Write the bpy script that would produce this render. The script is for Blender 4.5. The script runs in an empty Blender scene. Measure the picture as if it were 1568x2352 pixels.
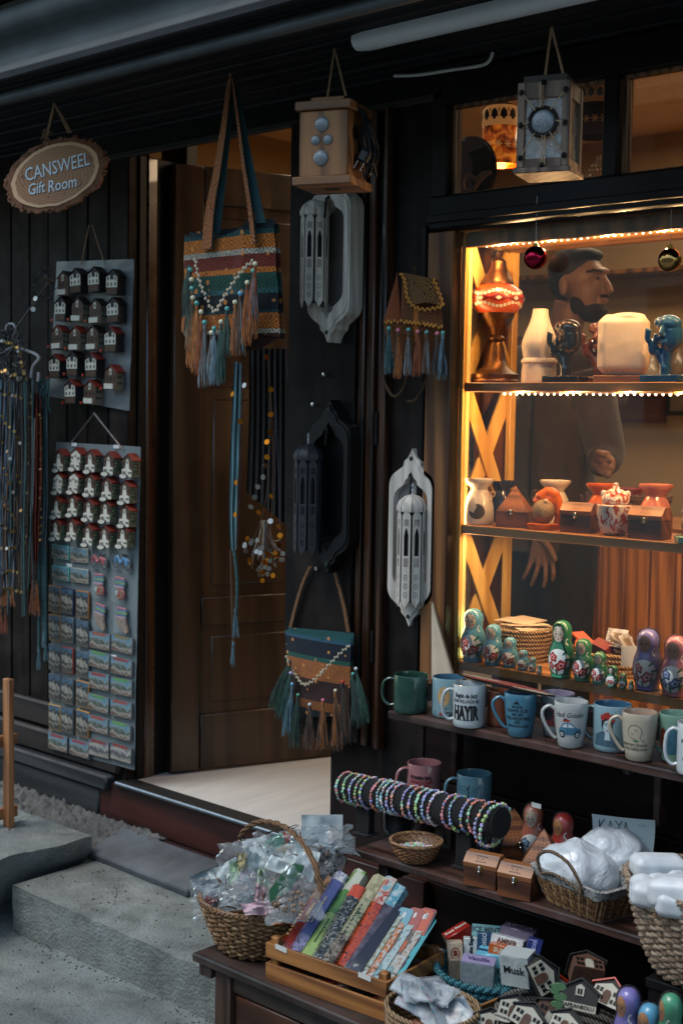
import bpy, bmesh, math, random
from math import sin, cos, pi, radians, sqrt, atan2
from mathutils import Vector, Matrix, noise
random.seed(7)
SC = bpy.context.scene
COL = SC.collection

# ------------------------------------------------------------------ camera
CAM = Vector((0.0, -2.9, 1.293))
VV = Vector((-0.67403204, 0.73491646, -0.07469015))
RI = Vector((0.73605354, 0.6767279, 0.01626451))
UP = Vector((-0.06249797, 0.04401315, 0.99707414))
FPX = 3100.0            # focal length in units of a 1568 x 2352 frame
cd = bpy.data.cameras.new('camera'); cam = bpy.data.objects.new('camera', cd); COL.objects.link(cam)
cam.matrix_world = Matrix(((RI.x, UP.x, -VV.x, CAM.x), (RI.y, UP.y, -VV.y, CAM.y), (RI.z, UP.z, -VV.z, CAM.z), (0, 0, 0, 1)))
cd.sensor_fit = 'VERTICAL'; cd.sensor_height = 36.0; cd.sensor_width = 24.0
cd.lens = 36.0 * FPX / 2352.0
cd.clip_start = 0.05; cd.clip_end = 400
cd.dof.use_dof = True; cd.dof.focus_distance = 3.45; cd.dof.aperture_fstop = 4.5
SC.camera = cam

# ------------------------------------------------------------------ light
W = bpy.data.worlds.new("World"); SC.world = W; W.use_nodes = True
nt = W.node_tree; nt.nodes.clear()
sky = nt.nodes.new('ShaderNodeTexSky'); sky.sky_type = 'NISHITA'; sky.sun_disc = False
SUN_EL, SUN_ROT = radians(58), radians(205)
sky.sun_elevation = SUN_EL; sky.sun_rotation = SUN_ROT
sky.air_density = 1.4; sky.dust_density = 1.5; sky.ozone_density = 1.6
bg = nt.nodes.new('ShaderNodeBackground'); bg.inputs['Strength'].default_value = 0.135
wo = nt.nodes.new('ShaderNodeOutputWorld')
tn = nt.nodes.new('ShaderNodeMixRGB'); tn.blend_type = 'MULTIPLY'; tn.inputs[0].default_value = 1; tn.inputs[2].default_value = (.93, 1.0, .97, 1); nt.links.new(sky.outputs[0], tn.inputs[1]); nt.links.new(tn.outputs[0], bg.inputs[0]); nt.links.new(bg.outputs[0], wo.inputs[0])
sl = bpy.data.lights.new('sun', 'SUN'); sl.energy = 0.9; sl.angle = radians(25); sl.color = (1.0, 0.97, 0.93)
so = bpy.data.objects.new('sun', sl); COL.objects.link(so)
sd = Vector((sin(SUN_ROT) * cos(SUN_EL), cos(SUN_ROT) * cos(SUN_EL), sin(SUN_EL)))   # towards the sun
so.rotation_euler = sd.to_track_quat('Z', 'Y').to_euler()
SC.view_settings.view_transform = 'Standard'; SC.view_settings.look = 'None'
SC.view_settings.exposure = 0.8; SC.view_settings.gamma = 1.0
SC.render.engine = 'CYCLES'
cy = SC.cycles
cy.use_denoising = True
try: cy.denoiser = 'OPENIMAGEDENOISE'
except Exception: pass
cy.max_bounces = 8; cy.transparent_max_bounces = 24; cy.diffuse_bounces = 4; cy.glossy_bounces = 4; cy.transmission_bounces = 6
cy.sample_clamp_indirect = 4.0; cy.caustics_reflective = False; cy.caustics_refractive = False

# ------------------------------------------------------------------ geometry of the view
def ray(x, y): return VV * FPX + RI * (x - 784) - UP * (y - 1176)
def P(x, y, Y):
    r = ray(x, y); return CAM + r * ((Y - CAM.y) / r.y)
def PZ(x, y, Z):
    r = ray(x, y); return CAM + r * ((Z - CAM.z) / r.z)
def px(p):                                  # frame units per metre at a point
    return FPX / ((Vector(p) - CAM).dot(VV))
def XA(x, Y, Z):                            # world X of column x at a given Y, Z
    a, b = Y - CAM.y, Z - CAM.z; k = x - 784
    return (k * (a * VV.y + b * VV.z) - FPX * (a * RI.y + b * RI.z)) / (FPX * RI.x - k * VV.x) + CAM.x
def BASE(x, y, Z, R=0.0):                   # centre of a round thing whose front foot shows at x, y
    p = PZ(x, y, Z); h = Vector((p.x - CAM.x, p.y - CAM.y, 0)).normalized()
    return p + h * R
def FACE(p, off=0.0):                       # turn so that local -Y looks at the viewer's side
    d = CAM - Vector(p); return atan2(d.x, -d.y) + radians(off)

# ------------------------------------------------------------------ objects
USED = {}
def props(o, label=None, cat=None, group=None, kind=None):
    if label: o['label'] = label
    if cat: o['category'] = cat
    if group: o['group'] = group
    if kind: o['kind'] = kind
    return o
def thing(name, label, cat, loc=(0, 0, 0), rz=0.0, group=None, rot=None):
    o = bpy.data.objects.new(name, None); COL.objects.link(o); o.empty_display_size = 0.02
    o.location = loc; o.rotation_euler = rot if rot else (0, 0, rz)
    return props(o, label, cat, group)
def copy_tree(o, parent=None):
    c = o.copy(); COL.objects.link(c)
    if parent is not None: c.parent = parent
    for ch in list(o.children): copy_tree(ch, c)
    return c

I4 = Matrix.Identity(4)
def T(x, y, z): return Matrix.Translation((x, y, z))
def R(ax, deg): return Matrix.Rotation(radians(deg), 4, ax)
def S3(x, y, z): return Matrix.Diagonal((x, y, z, 1))

class MB:
    def __init__(s): s.v = []; s.f = []; s.m = []; s.mats = []; s.M = I4.copy(); s.fl = []
    def mi(s, m):
        if m not in s.mats: s.mats.append(m)
        return s.mats.index(m)
    def add(s, vs, fs, m, flat=False):
        b = len(s.v); s.v += [s.M @ Vector(v) for v in vs]; i = s.mi(m)
        neg = s.M.determinant() < 0
        for f in fs:
            g = [b + k for k in f]
            s.f.append(g[::-1] if neg else g); s.m.append(i); s.fl.append(flat)
        return s
    def box(s, c, d, m, bev=0.0, rot=None):
        hx, hy, hz = d[0] / 2, d[1] / 2, d[2] / 2; b = min(bev, hx * .9, hy * .9, hz * .9)
        vs = []; fs = []
        if b <= 0:
            vs = [(x * hx, y * hy, z * hz) for x in (-1, 1) for y in (-1, 1) for z in (-1, 1)]
            fs = [(0, 1, 3, 2), (4, 6, 7, 5), (0, 4, 5, 1), (2, 3, 7, 6), (0, 2, 6, 4), (1, 5, 7, 3)]
        else:
            idx = {}
            for x in (-1, 1):
                for y in (-1, 1):
                    for z in (-1, 1):
                        for a in range(3):
                            p = [x * (hx - b), y * (hy - b), z * (hz - b)]
                            p[a] = (x, y, z)[a] * (hx, hy, hz)[a]
                            idx[(x, y, z, a)] = len(vs); vs.append(tuple(p))
            def q(*k): fs.append([idx[i] for i in k])
            for sg in (-1, 1):
                q(*[(sg, a, b_, 0) for a, b_ in ((-1, -1), (1, -1), (1, 1), (-1, 1))][::sg])
                q(*[(a, sg, b_, 1) for a, b_ in ((-1, -1), (-1, 1), (1, 1), (1, -1))][::sg])
                q(*[(a, b_, sg, 2) for a, b_ in ((-1, -1), (1, -1), (1, 1), (-1, 1))][::sg])
            for a, b_ in ((-1, -1), (1, -1), (1, 1), (-1, 1)):
                q(*[(a, b_, -1, 0), (a, b_, -1, 1), (a, b_, 1, 1), (a, b_, 1, 0)][::1 if a * b_ > 0 else -1])
                q(*[(a, -1, b_, 2), (a, -1, b_, 0), (a, 1, b_, 0), (a, 1, b_, 2)][::1 if a * b_ > 0 else -1])
                q(*[(-1, a, b_, 1), (-1, a, b_, 2), (1, a, b_, 2), (1, a, b_, 1)][::1 if a * b_ > 0 else -1])
            for x in (-1, 1):
                for y in (-1, 1):
                    for z in (-1, 1):
                        q(*[(x, y, z, 0), (x, y, z, 1), (x, y, z, 2)][::1 if x * y * z > 0 else -1])
        Mx = T(*c) @ (rot if rot is not None else I4)
        return s.add([Mx @ Vector(v) for v in vs], fs, m, flat=True)
    def bb(s, a, b, m, bev=0.0):            # box from corner to corner
        return s.box([(a[i] + b[i]) / 2 for i in range(3)], [abs(b[i] - a[i]) for i in range(3)], m, bev)
    def lathe(s, prof, m, seg=32, c=(0, 0, 0), sx=1, sy=1):
        vs = []; n = len(prof); ms = m if isinstance(m, list) else [m] * (n - 1)
        for r, z in prof:
            for k in range(seg):
                a = 2 * pi * k / seg; vs.append((c[0] + r * cos(a) * sx, c[1] + r * sin(a) * sy, c[2] + z))
        base = len(s.v); s.v += [s.M @ Vector(v) for v in vs]
        for i in range(n - 1):
            mi = s.mi(ms[i])
            for k in range(seg):
                k2 = (k + 1) % seg
                s.f.append([base + i * seg + k, base + i * seg + k2, base + (i + 1) * seg + k2, base + (i + 1) * seg + k]); s.m.append(mi); s.fl.append(False)
        return s
    def sph(s, c, r, m, seg=12, rings=8):
        rr = r if isinstance(r, (tuple, list)) else (r, r, r)
        vs = [(c[0], c[1], c[2] - rr[2])]; fs = []
        for i in range(1, rings):
            t = -pi / 2 + pi * i / rings
            for k in range(seg):
                a = 2 * pi * k / seg; vs.append((c[0] + rr[0] * cos(t) * cos(a), c[1] + rr[1] * cos(t) * sin(a), c[2] + rr[2] * sin(t)))
        vs.append((c[0], c[1], c[2] + rr[2])); L = len(vs) - 1
        for k in range(seg):
            k2 = (k + 1) % seg; fs.append((0, 1 + k2, 1 + k)); fs.append((L, L - seg + k, L - seg + k2))
            for i in range(rings - 2): fs.append((1 + i * seg + k, 1 + i * seg + k2, 1 + (i + 1) * seg + k2, 1 + (i + 1) * seg + k))
        return s.add(vs, fs, m)
    def tube(s, pts, r, m, seg=8, closed=False, flat=1.0, caps=True):
        pts = [Vector(p) for p in pts]; n = len(pts)
        if n < 2: return s
        rs = r if isinstance(r, (list, tuple)) else [r] * n
        vs = []; fs = []; pn = None
        for i in range(n):
            a = pts[(i - 1) % n] if (closed or i > 0) else pts[i]; b = pts[(i + 1) % n] if (closed or i < n - 1) else pts[i]
            t = (b - a)
            t = t.normalized() if t.length > 1e-9 else Vector((0, 0, 1))
            if pn is None:
                pn = t.orthogonal().normalized() if abs(t.z) > .9 else t.cross(Vector((0, 0, 1))).normalized()
            pn = (pn - t * pn.dot(t))
            pn = pn.normalized() if pn.length > 1e-9 else t.orthogonal().normalized()
            bn = t.cross(pn)
            for k in range(seg):
                an = 2 * pi * k / seg; vs.append(pts[i] + pn * (cos(an) * rs[i]) + bn * (sin(an) * rs[i] * flat))
        for i in range(n if closed else n - 1):
            j = (i + 1) % n
            for k in range(seg):
                k2 = (k + 1) % seg; fs.append((i * seg + k, i * seg + k2, j * seg + k2, j * seg + k))
        if caps and not closed: fs.append(tuple(range(seg))[::-1]); fs.append(tuple((n - 1) * seg + k for k in range(seg)))
        return s.add(vs, fs, m)
    def strip(s, pts, w, m, t=0.001):        # ribbon: pts with a side vector w
        vs = []; fs = []
        for i, p in enumerate(pts):
            p = Vector(p); ww = Vector(w[i] if isinstance(w, list) else w)
            vs += [p - ww, p + ww]
        for i in range(len(pts) - 1): fs.append((2 * i, 2 * i + 1, 2 * i + 3, 2 * i + 2))
        return s.add(vs, fs, m)
    def prism(s, poly, y0, y1, m, holes=(), mside=None):   # outline in local x,z extruded along y
        vs, fs = fill([poly] + list(holes))
        s.add([(v[0], y0, v[1]) for v in vs], fs, m, flat=True)
        if y1 != y0:
            s.add([(v[0], y1, v[1]) for v in vs], [f[::-1] for f in fs], m, flat=True)
            for k_, lp in enumerate([poly] + list(holes)):
                n = len(lp); ar = sum(lp[i][0] * lp[(i + 1) % n][1] - lp[(i + 1) % n][0] * lp[i][1] for i in range(n))
                q = [(p[0], y0, p[1]) for p in lp] + [(p[0], y1, p[1]) for p in lp]
                ff = [(i, (i + 1) % n, n + (i + 1) % n, n + i) for i in range(n)]
                if (ar > 0) != (k_ == 0): pass
                else: ff = [f[::-1] for f in ff]
                s.add(q, ff, mside or m, flat=True)
        return s
    def grid(s, fn, nu, nv, m, flip=False):
        vs = [fn(i / nu, j / nv) for j in range(nv + 1) for i in range(nu + 1)]
        fs = [(j * (nu + 1) + i, j * (nu + 1) + i + 1, (j + 1) * (nu + 1) + i + 1, (j + 1) * (nu + 1) + i) for j in range(nv) for i in range(nu)]
        if flip: fs = [f[::-1] for f in fs]
        return s.add(vs, fs, m)
    def decal(self, kind, m, fn, **k):          # flat marks laid on a surface through fn(u, v) -> point
        if kind == 'text': vs, fs = text(k['s'], k['size'], k.get('bold', 0), k.get('shear', 0), k.get('sx', 1)); o = (k['at'][0], k['at'][1]); a = radians(k.get('rot', 0)); vs = [(o[0] + x * cos(a) - y * sin(a), o[1] + x * sin(a) + y * cos(a)) for x, y in vs]
        elif kind == 'disc':
            cx, cz = k['at']; rx, rz = k['r'] if isinstance(k['r'], tuple) else (k['r'], k['r']); n = k.get('n', 20); rg = k.get('rings', 4); pw = k.get('wob', 0); a0 = radians(k.get('rot', 0))
            vs = [(cx, cz)]; fs = []
            for i in range(1, rg + 1):
                for j in range(n):
                    a = 2 * pi * j / n; w = 1 + pw * cos(5 * a + k.get('ph', 0)); x = rx * i / rg * cos(a) * w; z = rz * i / rg * sin(a) * w
                    vs.append((cx + x * cos(a0) - z * sin(a0), cz + x * sin(a0) + z * cos(a0)))
            for j in range(n):
                j2 = (j + 1) % n; fs.append((0, 1 + j, 1 + j2))
                for i in range(rg - 1): fs.append((1 + i * n + j, 1 + (i + 1) * n + j, 1 + (i + 1) * n + j2, 1 + i * n + j2))
        elif kind == 'poly':
            vs, fs = fill([k['p']]); vs, fs = fine(vs, fs, k.get('step', .006))
        elif kind == 'line':
            p = [Vector(q) for q in k['p']]; w = k['w'] / 2; vs = []; fs = []
            for i, q in enumerate(p):
                d = (p[min(i + 1, len(p) - 1)] - p[max(i - 1, 0)]); d = d.normalized() if d.length > 0 else Vector((1, 0)); nn = Vector((-d.y, d.x)) * w
                vs += [tuple(q - nn), tuple(q + nn)]
                if i: fs.append((2 * i - 2, 2 * i, 2 * i + 1, 2 * i - 1))
        return self.add([fn(x, z) for x, z in vs], fs, m)
    def build(s, name, parent=None, loc=None, smooth=True, ang=40):
        me = bpy.data.meshes.new(name); me.from_pydata([tuple(v) for v in s.v], [], s.f)
        for m in s.mats: me.materials.append(m)
        me.polygons.foreach_set('material_index', s.m)
        if smooth:
            me.polygons.foreach_set('use_smooth', [not f for f in s.fl])
            me.set_sharp_from_angle(angle=radians(ang))
        me.update(); o = bpy.data.objects.new(name, me); COL.objects.link(o)
        if parent is not None: o.parent = parent
        if loc is not None: o.location = loc
        return o
def remesh(o, vox, sm=2):                    # fuse a part into one continuous surface
    md = o.modifiers.new('fuse', 'REMESH'); md.mode = 'VOXEL'; md.voxel_size = vox; md.use_smooth_shade = True
    if sm: ms = o.modifiers.new('soft', 'SMOOTH'); ms.iterations = sm; ms.factor = .6
    dg = bpy.context.evaluated_depsgraph_get(); me = bpy.data.meshes.new_from_object(o.evaluated_get(dg))
    old = o.data; me.name = old.name; mats = list(old.materials); o.modifiers.clear(); o.data = me
    me.materials.clear()
    for m in mats[:1]: me.materials.append(m)
    me.polygons.foreach_set('use_smooth', [True] * len(me.polygons)); me.polygons.foreach_set('material_index', [0] * len(me.polygons))
    return o
_fc = {}
def fill(loops):
    key = tuple(tuple((round(a, 6), round(b, 6)) for a, b in l) for l in loops)
    if key in _fc: return _fc[key]
    cu = bpy.data.curves.new('f', 'CURVE'); cu.dimensions = '2D'; cu.fill_mode = 'BOTH'
    for l in loops:
        sp = cu.splines.new('POLY'); sp.points.add(len(l) - 1); sp.use_cyclic_u = True
        for i, q in enumerate(l): sp.points[i].co = (q[0] * 100, q[1] * 100, 0, 1)
    o = bpy.data.objects.new('f', cu); me = o.to_mesh()
    vs = [(v.co.x / 100, v.co.y / 100) for v in me.vertices]
    fs = []
    for p in me.polygons:
        t = list(p.vertices); a = sum(vs[t[i]][0] * vs[t[(i + 1) % len(t)]][1] - vs[t[(i + 1) % len(t)]][0] * vs[t[i]][1] for i in range(len(t)))
        fs.append(tuple(t if a > 0 else t[::-1]))
    o.to_mesh_clear(); bpy.data.objects.remove(o); bpy.data.curves.remove(cu)
    _fc[key] = (vs, fs); return vs, fs
def fine(vs, fs, st):
    vs = list(vs); out = []; q = [tuple(f) for f in fs if len(f) == 3] + [(f[0], f[i], f[i + 1]) for f in fs if len(f) > 3 for i in range(1, len(f) - 1)]; mid = {}
    while q:
        a, b, c = q.pop(); e = [(abs(vs[a][0] - vs[b][0]), a, b, c), (abs(vs[b][0] - vs[c][0]), b, c, a), (abs(vs[c][0] - vs[a][0]), c, a, b)]; m_ = max(e)
        if m_[0] < st: out.append((a, b, c)); continue
        k = tuple(sorted(m_[1:3]))
        if k not in mid: mid[k] = len(vs); vs.append(((vs[k[0]][0] + vs[k[1]][0]) / 2, (vs[k[0]][1] + vs[k[1]][1]) / 2))
        n = mid[k]; q.append((m_[1], n, m_[3])); q.append((n, m_[2], m_[3]))
    return vs, out
_tc = {}
def text(s, size, bold=0, shear=0, sx=1):
    key = (s, size, bold, shear, sx)
    if key in _tc: return _tc[key]
    cu = bpy.data.curves.new('t', 'FONT'); cu.body = s; cu.size = size * 100; cu.align_x = 'CENTER'; cu.align_y = 'CENTER'
    cu.offset = bold * 100; cu.shear = shear; cu.resolution_u = 2; cu.space_line = .95
    o = bpy.data.objects.new('t', cu); me = o.to_mesh()
    vs = [(v.co.x / 100 * sx, v.co.y / 100) for v in me.vertices]; fs = []
    for p in me.polygons:
        t = list(p.vertices); a = sum(vs[t[i]][0] * vs[t[(i + 1) % len(t)]][1] - vs[t[(i + 1) % len(t)]][0] * vs[t[i]][1] for i in range(len(t)))
        fs.append(tuple(t if a > 0 else t[::-1]))
    o.to_mesh_clear(); bpy.data.objects.remove(o); bpy.data.curves.remove(cu)
    _tc[key] = (vs, fs); return vs, fs
def fr(y): return lambda u, v: (u, y, v)     # flat front surface
def rad(prof, ang=0.0, off=.0006):           # surface of revolution, u measured as arc at the front
    def rr(z):
        for (r0, z0), (r1, z1) in zip(prof, prof[1:]):
            if z0 <= z <= z1 and z1 > z0: return r0 + (r1 - r0) * (z - z0) / (z1 - z0)
        return prof[-1][0] if z > prof[-1][1] else prof[0][0]
    rm = max(r for r, z in prof)
    def fn(u, v):
        a = u / rm + radians(ang); r = rr(v) + off; return (r * sin(a), -r * cos(a), v)
    return fn
def rn(a, b): return random.uniform(a, b)
def catm(pts, n=6, closed=False):
    pts = [Vector(p) for p in pts]; N = len(pts); out = []
    for i in range(N if closed else N - 1):
        g = (lambda k: pts[k % N]) if closed else (lambda k: pts[max(0, min(N - 1, k))])
        a, b, c, d = g(i - 1), g(i), g(i + 1), g(i + 2)
        for j in range(n):
            t = j / n; out.append(.5 * ((2 * b) + (c - a) * t + (2 * a - 5 * b + 4 * c - d) * t * t + (3 * b - a - 3 * c + d) * t ** 3))
    if not closed: out.append(pts[-1])
    return out

# ------------------------------------------------------------------ materials
def nodes(name):
    m = bpy.data.materials.new(name); m.use_nodes = True; n = m.node_tree; n.nodes.clear()
    b = n.nodes.new('ShaderNodeBsdfPrincipled'); o = n.nodes.new('ShaderNodeOutputMaterial'); n.links.new(b.outputs[0], o.inputs[0])
    return m, n, b
def setp(b, **k):
    nm = {'rough': 'Roughness', 'metal': 'Metallic', 'spec': 'Specular IOR Level', 'coat': 'Coat Weight', 'trans': 'Transmission Weight', 'sheen': 'Sheen Weight', 'sss': 'Subsurface Weight', 'alpha': 'Alpha', 'ior': 'IOR'}
    for q, v in k.items(): b.inputs[nm[q]].default_value = v
def col4(c): return (c[0], c[1], c[2], 1)
def hx(h):                                   # sRGB hex to linear
    h = h.lstrip('#'); r = []
    for i in (0, 2, 4):
        c = int(h[i:i + 2], 16) / 255; r.append(c / 12.92 if c <= .04045 else ((c + .055) / 1.055) ** 2.4)
    return tuple(r)
def coord(n, scale=(1, 1, 1), rot=(0, 0, 0), which='Object'):
    tc = n.nodes.new('ShaderNodeTexCoord'); mp = n.nodes.new('ShaderNodeMapping'); mp.inputs['Scale'].default_value = scale; mp.inputs['Rotation'].default_value = rot
    n.links.new(tc.outputs[which], mp.inputs['Vector']); return mp.outputs[0]
def noi(n, vec, sc, det=4, dist=0.0, rough=.55):
    t = n.nodes.new('ShaderNodeTexNoise'); t.inputs['Scale'].default_value = sc; t.inputs['Detail'].default_value = det; t.inputs['Distortion'].default_value = dist; t.inputs['Roughness'].default_value = rough
    n.links.new(vec, t.inputs['Vector']); return t
def ramp(n, fac, stops, mode='LINEAR'):
    r = n.nodes.new('ShaderNodeValToRGB'); r.color_ramp.interpolation = mode; e = r.color_ramp.elements
    while len(e) < len(stops): e.new(.5)
    for i, (p, c) in enumerate(stops): e[i].position = p; e[i].color = col4(c)
    n.links.new(fac, r.inputs[0]); return r.outputs[0]
def bumpn(n, b, h, st, dist=.002):
    bp = n.nodes.new('ShaderNodeBump'); bp.inputs['Strength'].default_value = st; bp.inputs['Distance'].default_value = dist
    n.links.new(h, bp.inputs['Height']); n.links.new(bp.outputs[0], b.inputs['Normal'])
def mul(c, k): return tuple(min(1, x * k) for x in c)
_pc = {}
def paint(c, rough=.5, var=.12, sc=30, bump=.15, name='paint', bs=None, **k):
    if isinstance(c, str): c = hx(c)
    key = (tuple(round(x, 4) for x in c), rough, var, sc, bump, name, tuple(sorted(k.items())))
    if key in _pc: return _pc[key]
    m, n, b = nodes(name); setp(b, rough=rough, **k); v = coord(n)
    t = noi(n, v, sc, 5); cr = ramp(n, t.outputs[0], [(.3, mul(c, 1 - var)), (.7, mul(c, 1 + var))]); n.links.new(cr, b.inputs['Base Color'])
    if bump: t2 = noi(n, v, bs or sc * 6, 4); bumpn(n, b, t2.outputs[0], bump, .0012)
    _pc[key] = m; return m
def wood(c1, c2, axis='z', sc=7, rough=.5, bump=.3, name='wood', knots=True, dirt=0, **k):
    c1 = hx(c1) if isinstance(c1, str) else c1; c2 = hx(c2) if isinstance(c2, str) else c2
    m, n, b = nodes(name); setp(b, rough=rough, **k)
    s = {'x': (.06, 1, 1), 'y': (1, .06, 1), 'z': (1, 1, .06)}[axis]
    v = coord(n, s); t = noi(n, v, sc * 2.2, 6, 1.2, .6)
    w = n.nodes.new('ShaderNodeTexWave'); w.wave_type = 'BANDS'; w.bands_direction = 'DIAGONAL'; w.inputs['Scale'].default_value = sc * 1.6; w.inputs['Distortion'].default_value = 7; w.inputs['Detail'].default_value = 3; w.inputs['Detail Scale'].default_value = 1.2
    n.links.new(v, w.inputs['Vector'])
    mx = n.nodes.new('ShaderNodeMath'); mx.operation = 'MULTIPLY_ADD'; mx.inputs[1].default_value = .5
    n.links.new(w.outputs['Fac'], mx.inputs[0])
    mm = n.nodes.new('ShaderNodeMath'); mm.operation = 'MULTIPLY'; mm.inputs[1].default_value = .5; n.links.new(t.outputs[0], mm.inputs[0]); n.links.new(mm.outputs[0], mx.inputs[2])
    mid = tuple((a + b_) / 2 for a, b_ in zip(c1, c2))
    cr = ramp(n, mx.outputs[0], [(.2, c2), (.45, mid), (.75, c1)])
    fine = noi(n, coord(n, tuple(q * 1 for q in s)), sc * 16, 3); 
    mixc = n.nodes.new('ShaderNodeMixRGB'); mixc.blend_type = 'MULTIPLY'; mixc.inputs[0].default_value = .35
    n.links.new(cr, mixc.inputs[1]); n.links.new(ramp(n, fine.outputs[0], [(.3, (.45,) * 3), (.7, (1.3 if 0 else 1.0,) * 3)]), mixc.inputs[2]); out = mixc.outputs[0]
    if dirt:
        dn = noi(n, coord(n), 9, 6); mx2 = n.nodes.new('ShaderNodeMixRGB'); mx2.blend_type = 'MIX'
        n.links.new(ramp(n, dn.outputs[0], [(.45, (0,) * 3), (.7, (dirt,) * 3)]), mx2.inputs[0]); n.links.new(out, mx2.inputs[1]); mx2.inputs[2].default_value = (.16, .15, .14, 1); out = mx2.outputs[0]
    n.links.new(out, b.inputs['Base Color'])
    rr = noi(n, coord(n), 14, 4); mr = n.nodes.new('ShaderNodeMapRange'); mr.inputs['To Min'].default_value = max(.05, rough - .12); mr.inputs['To Max'].default_value = min(1, rough + .15); n.links.new(rr.outputs[0], mr.inputs[0]); n.links.new(mr.outputs[0], b.inputs['Roughness'])
    bumpn(n, b, mx.outputs[0], bump, .0015); return m
def metal(c, rough=.3, var=.2, name='metal', **k):
    return paint(c, rough, var, 40, .08, name, metal=1.0, **k)
def emis(c, st, name='glow'):
    m, n, b = nodes(name); b.inputs['Base Color'].default_value = col4(c); b.inputs['Emission Color'].default_value = col4(c); b.inputs['Emission Strength'].default_value = st; return m
def film(tint=(.9, .93, .95), a=.25, rough=.12, name='clear_film', bump=.5, sc=40, ior=1.5):
    m, n, b = nodes(name); setp(b, rough=rough, spec=.3); b.inputs['Base Color'].default_value = col4(tint)
    v = coord(n); t = noi(n, v, sc, 5, .6); bumpn(n, b, t.outputs[0], bump, .003)
    tr = n.nodes.new('ShaderNodeBsdfTransparent'); mx = n.nodes.new('ShaderNodeMixShader'); t2 = noi(n, v, sc * .5, 4)
    fac = ramp(n, t2.outputs[0], [(.35, (a * .4,) * 3), (.65, (min(1, a * 1.8),) * 3)])
    gl = n.nodes.new('ShaderNodeBsdfGlossy'); gl.inputs['Roughness'].default_value = rough; gl.inputs['Color'].default_value = (1, 1, 1, 1)
    n.links.new(b.inputs['Normal'].links[0].from_socket, gl.inputs['Normal'])
    lw = n.nodes.new('ShaderNodeFresnel'); lw.inputs[0].default_value = ior; n.links.new(b.inputs['Normal'].links[0].from_socket, lw.inputs['Normal'])
    mx2 = n.nodes.new('ShaderNodeMixShader'); out = [q for q in n.nodes if q.type == 'OUTPUT_MATERIAL'][0]
    n.links.new(fac, mx.inputs[0]); n.links.new(tr.outputs[0], mx.inputs[1]); n.links.new(b.outputs[0], mx.inputs[2])
    n.links.new(lw.outputs[0], mx2.inputs[0]); n.links.new(mx.outputs[0], mx2.inputs[1]); n.links.new(gl.outputs[0], mx2.inputs[2]); n.links.new(mx2.outputs[0], out.inputs[0]); return m
def pane_mat(name='window_glass', spec=1.2):
    m, n, b = nodes(name); n.nodes.remove(b); out = n.nodes[0]
    tr = n.nodes.new('ShaderNodeBsdfTransparent'); gl = n.nodes.new('ShaderNodeBsdfGlossy'); gl.inputs['Roughness'].default_value = .015
    fz = n.nodes.new('ShaderNodeFresnel'); fz.inputs[0].default_value = 1.45
    k = n.nodes.new('ShaderNodeMath'); k.operation = 'MULTIPLY'; k.inputs[1].default_value = spec; n.links.new(fz.outputs[0], k.inputs[0])
    mx = n.nodes.new('ShaderNodeMixShader'); n.links.new(k.outputs[0], mx.inputs[0]); n.links.new(tr.outputs[0], mx.inputs[1]); n.links.new(gl.outputs[0], mx.inputs[2])
    df = n.nodes.new('ShaderNodeBsdfDiffuse'); df.inputs[0].default_value = (.6, .6, .58, 1); m3 = n.nodes.new('ShaderNodeMixShader'); t3 = noi(n, coord(n, (1, 1, .4)), 5, 6, .8); n.links.new(ramp(n, t3.outputs[0], [(.35, (.002,) * 3), (.7, (.022,) * 3)]), m3.inputs[0]); n.links.new(mx.outputs[0], m3.inputs[1]); n.links.new(df.outputs[0], m3.inputs[2]); n.links.new(m3.outputs[0], out.inputs[0]); return m  # faint grey diffuse veil mixed in to mimic milky reflection haze
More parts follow.
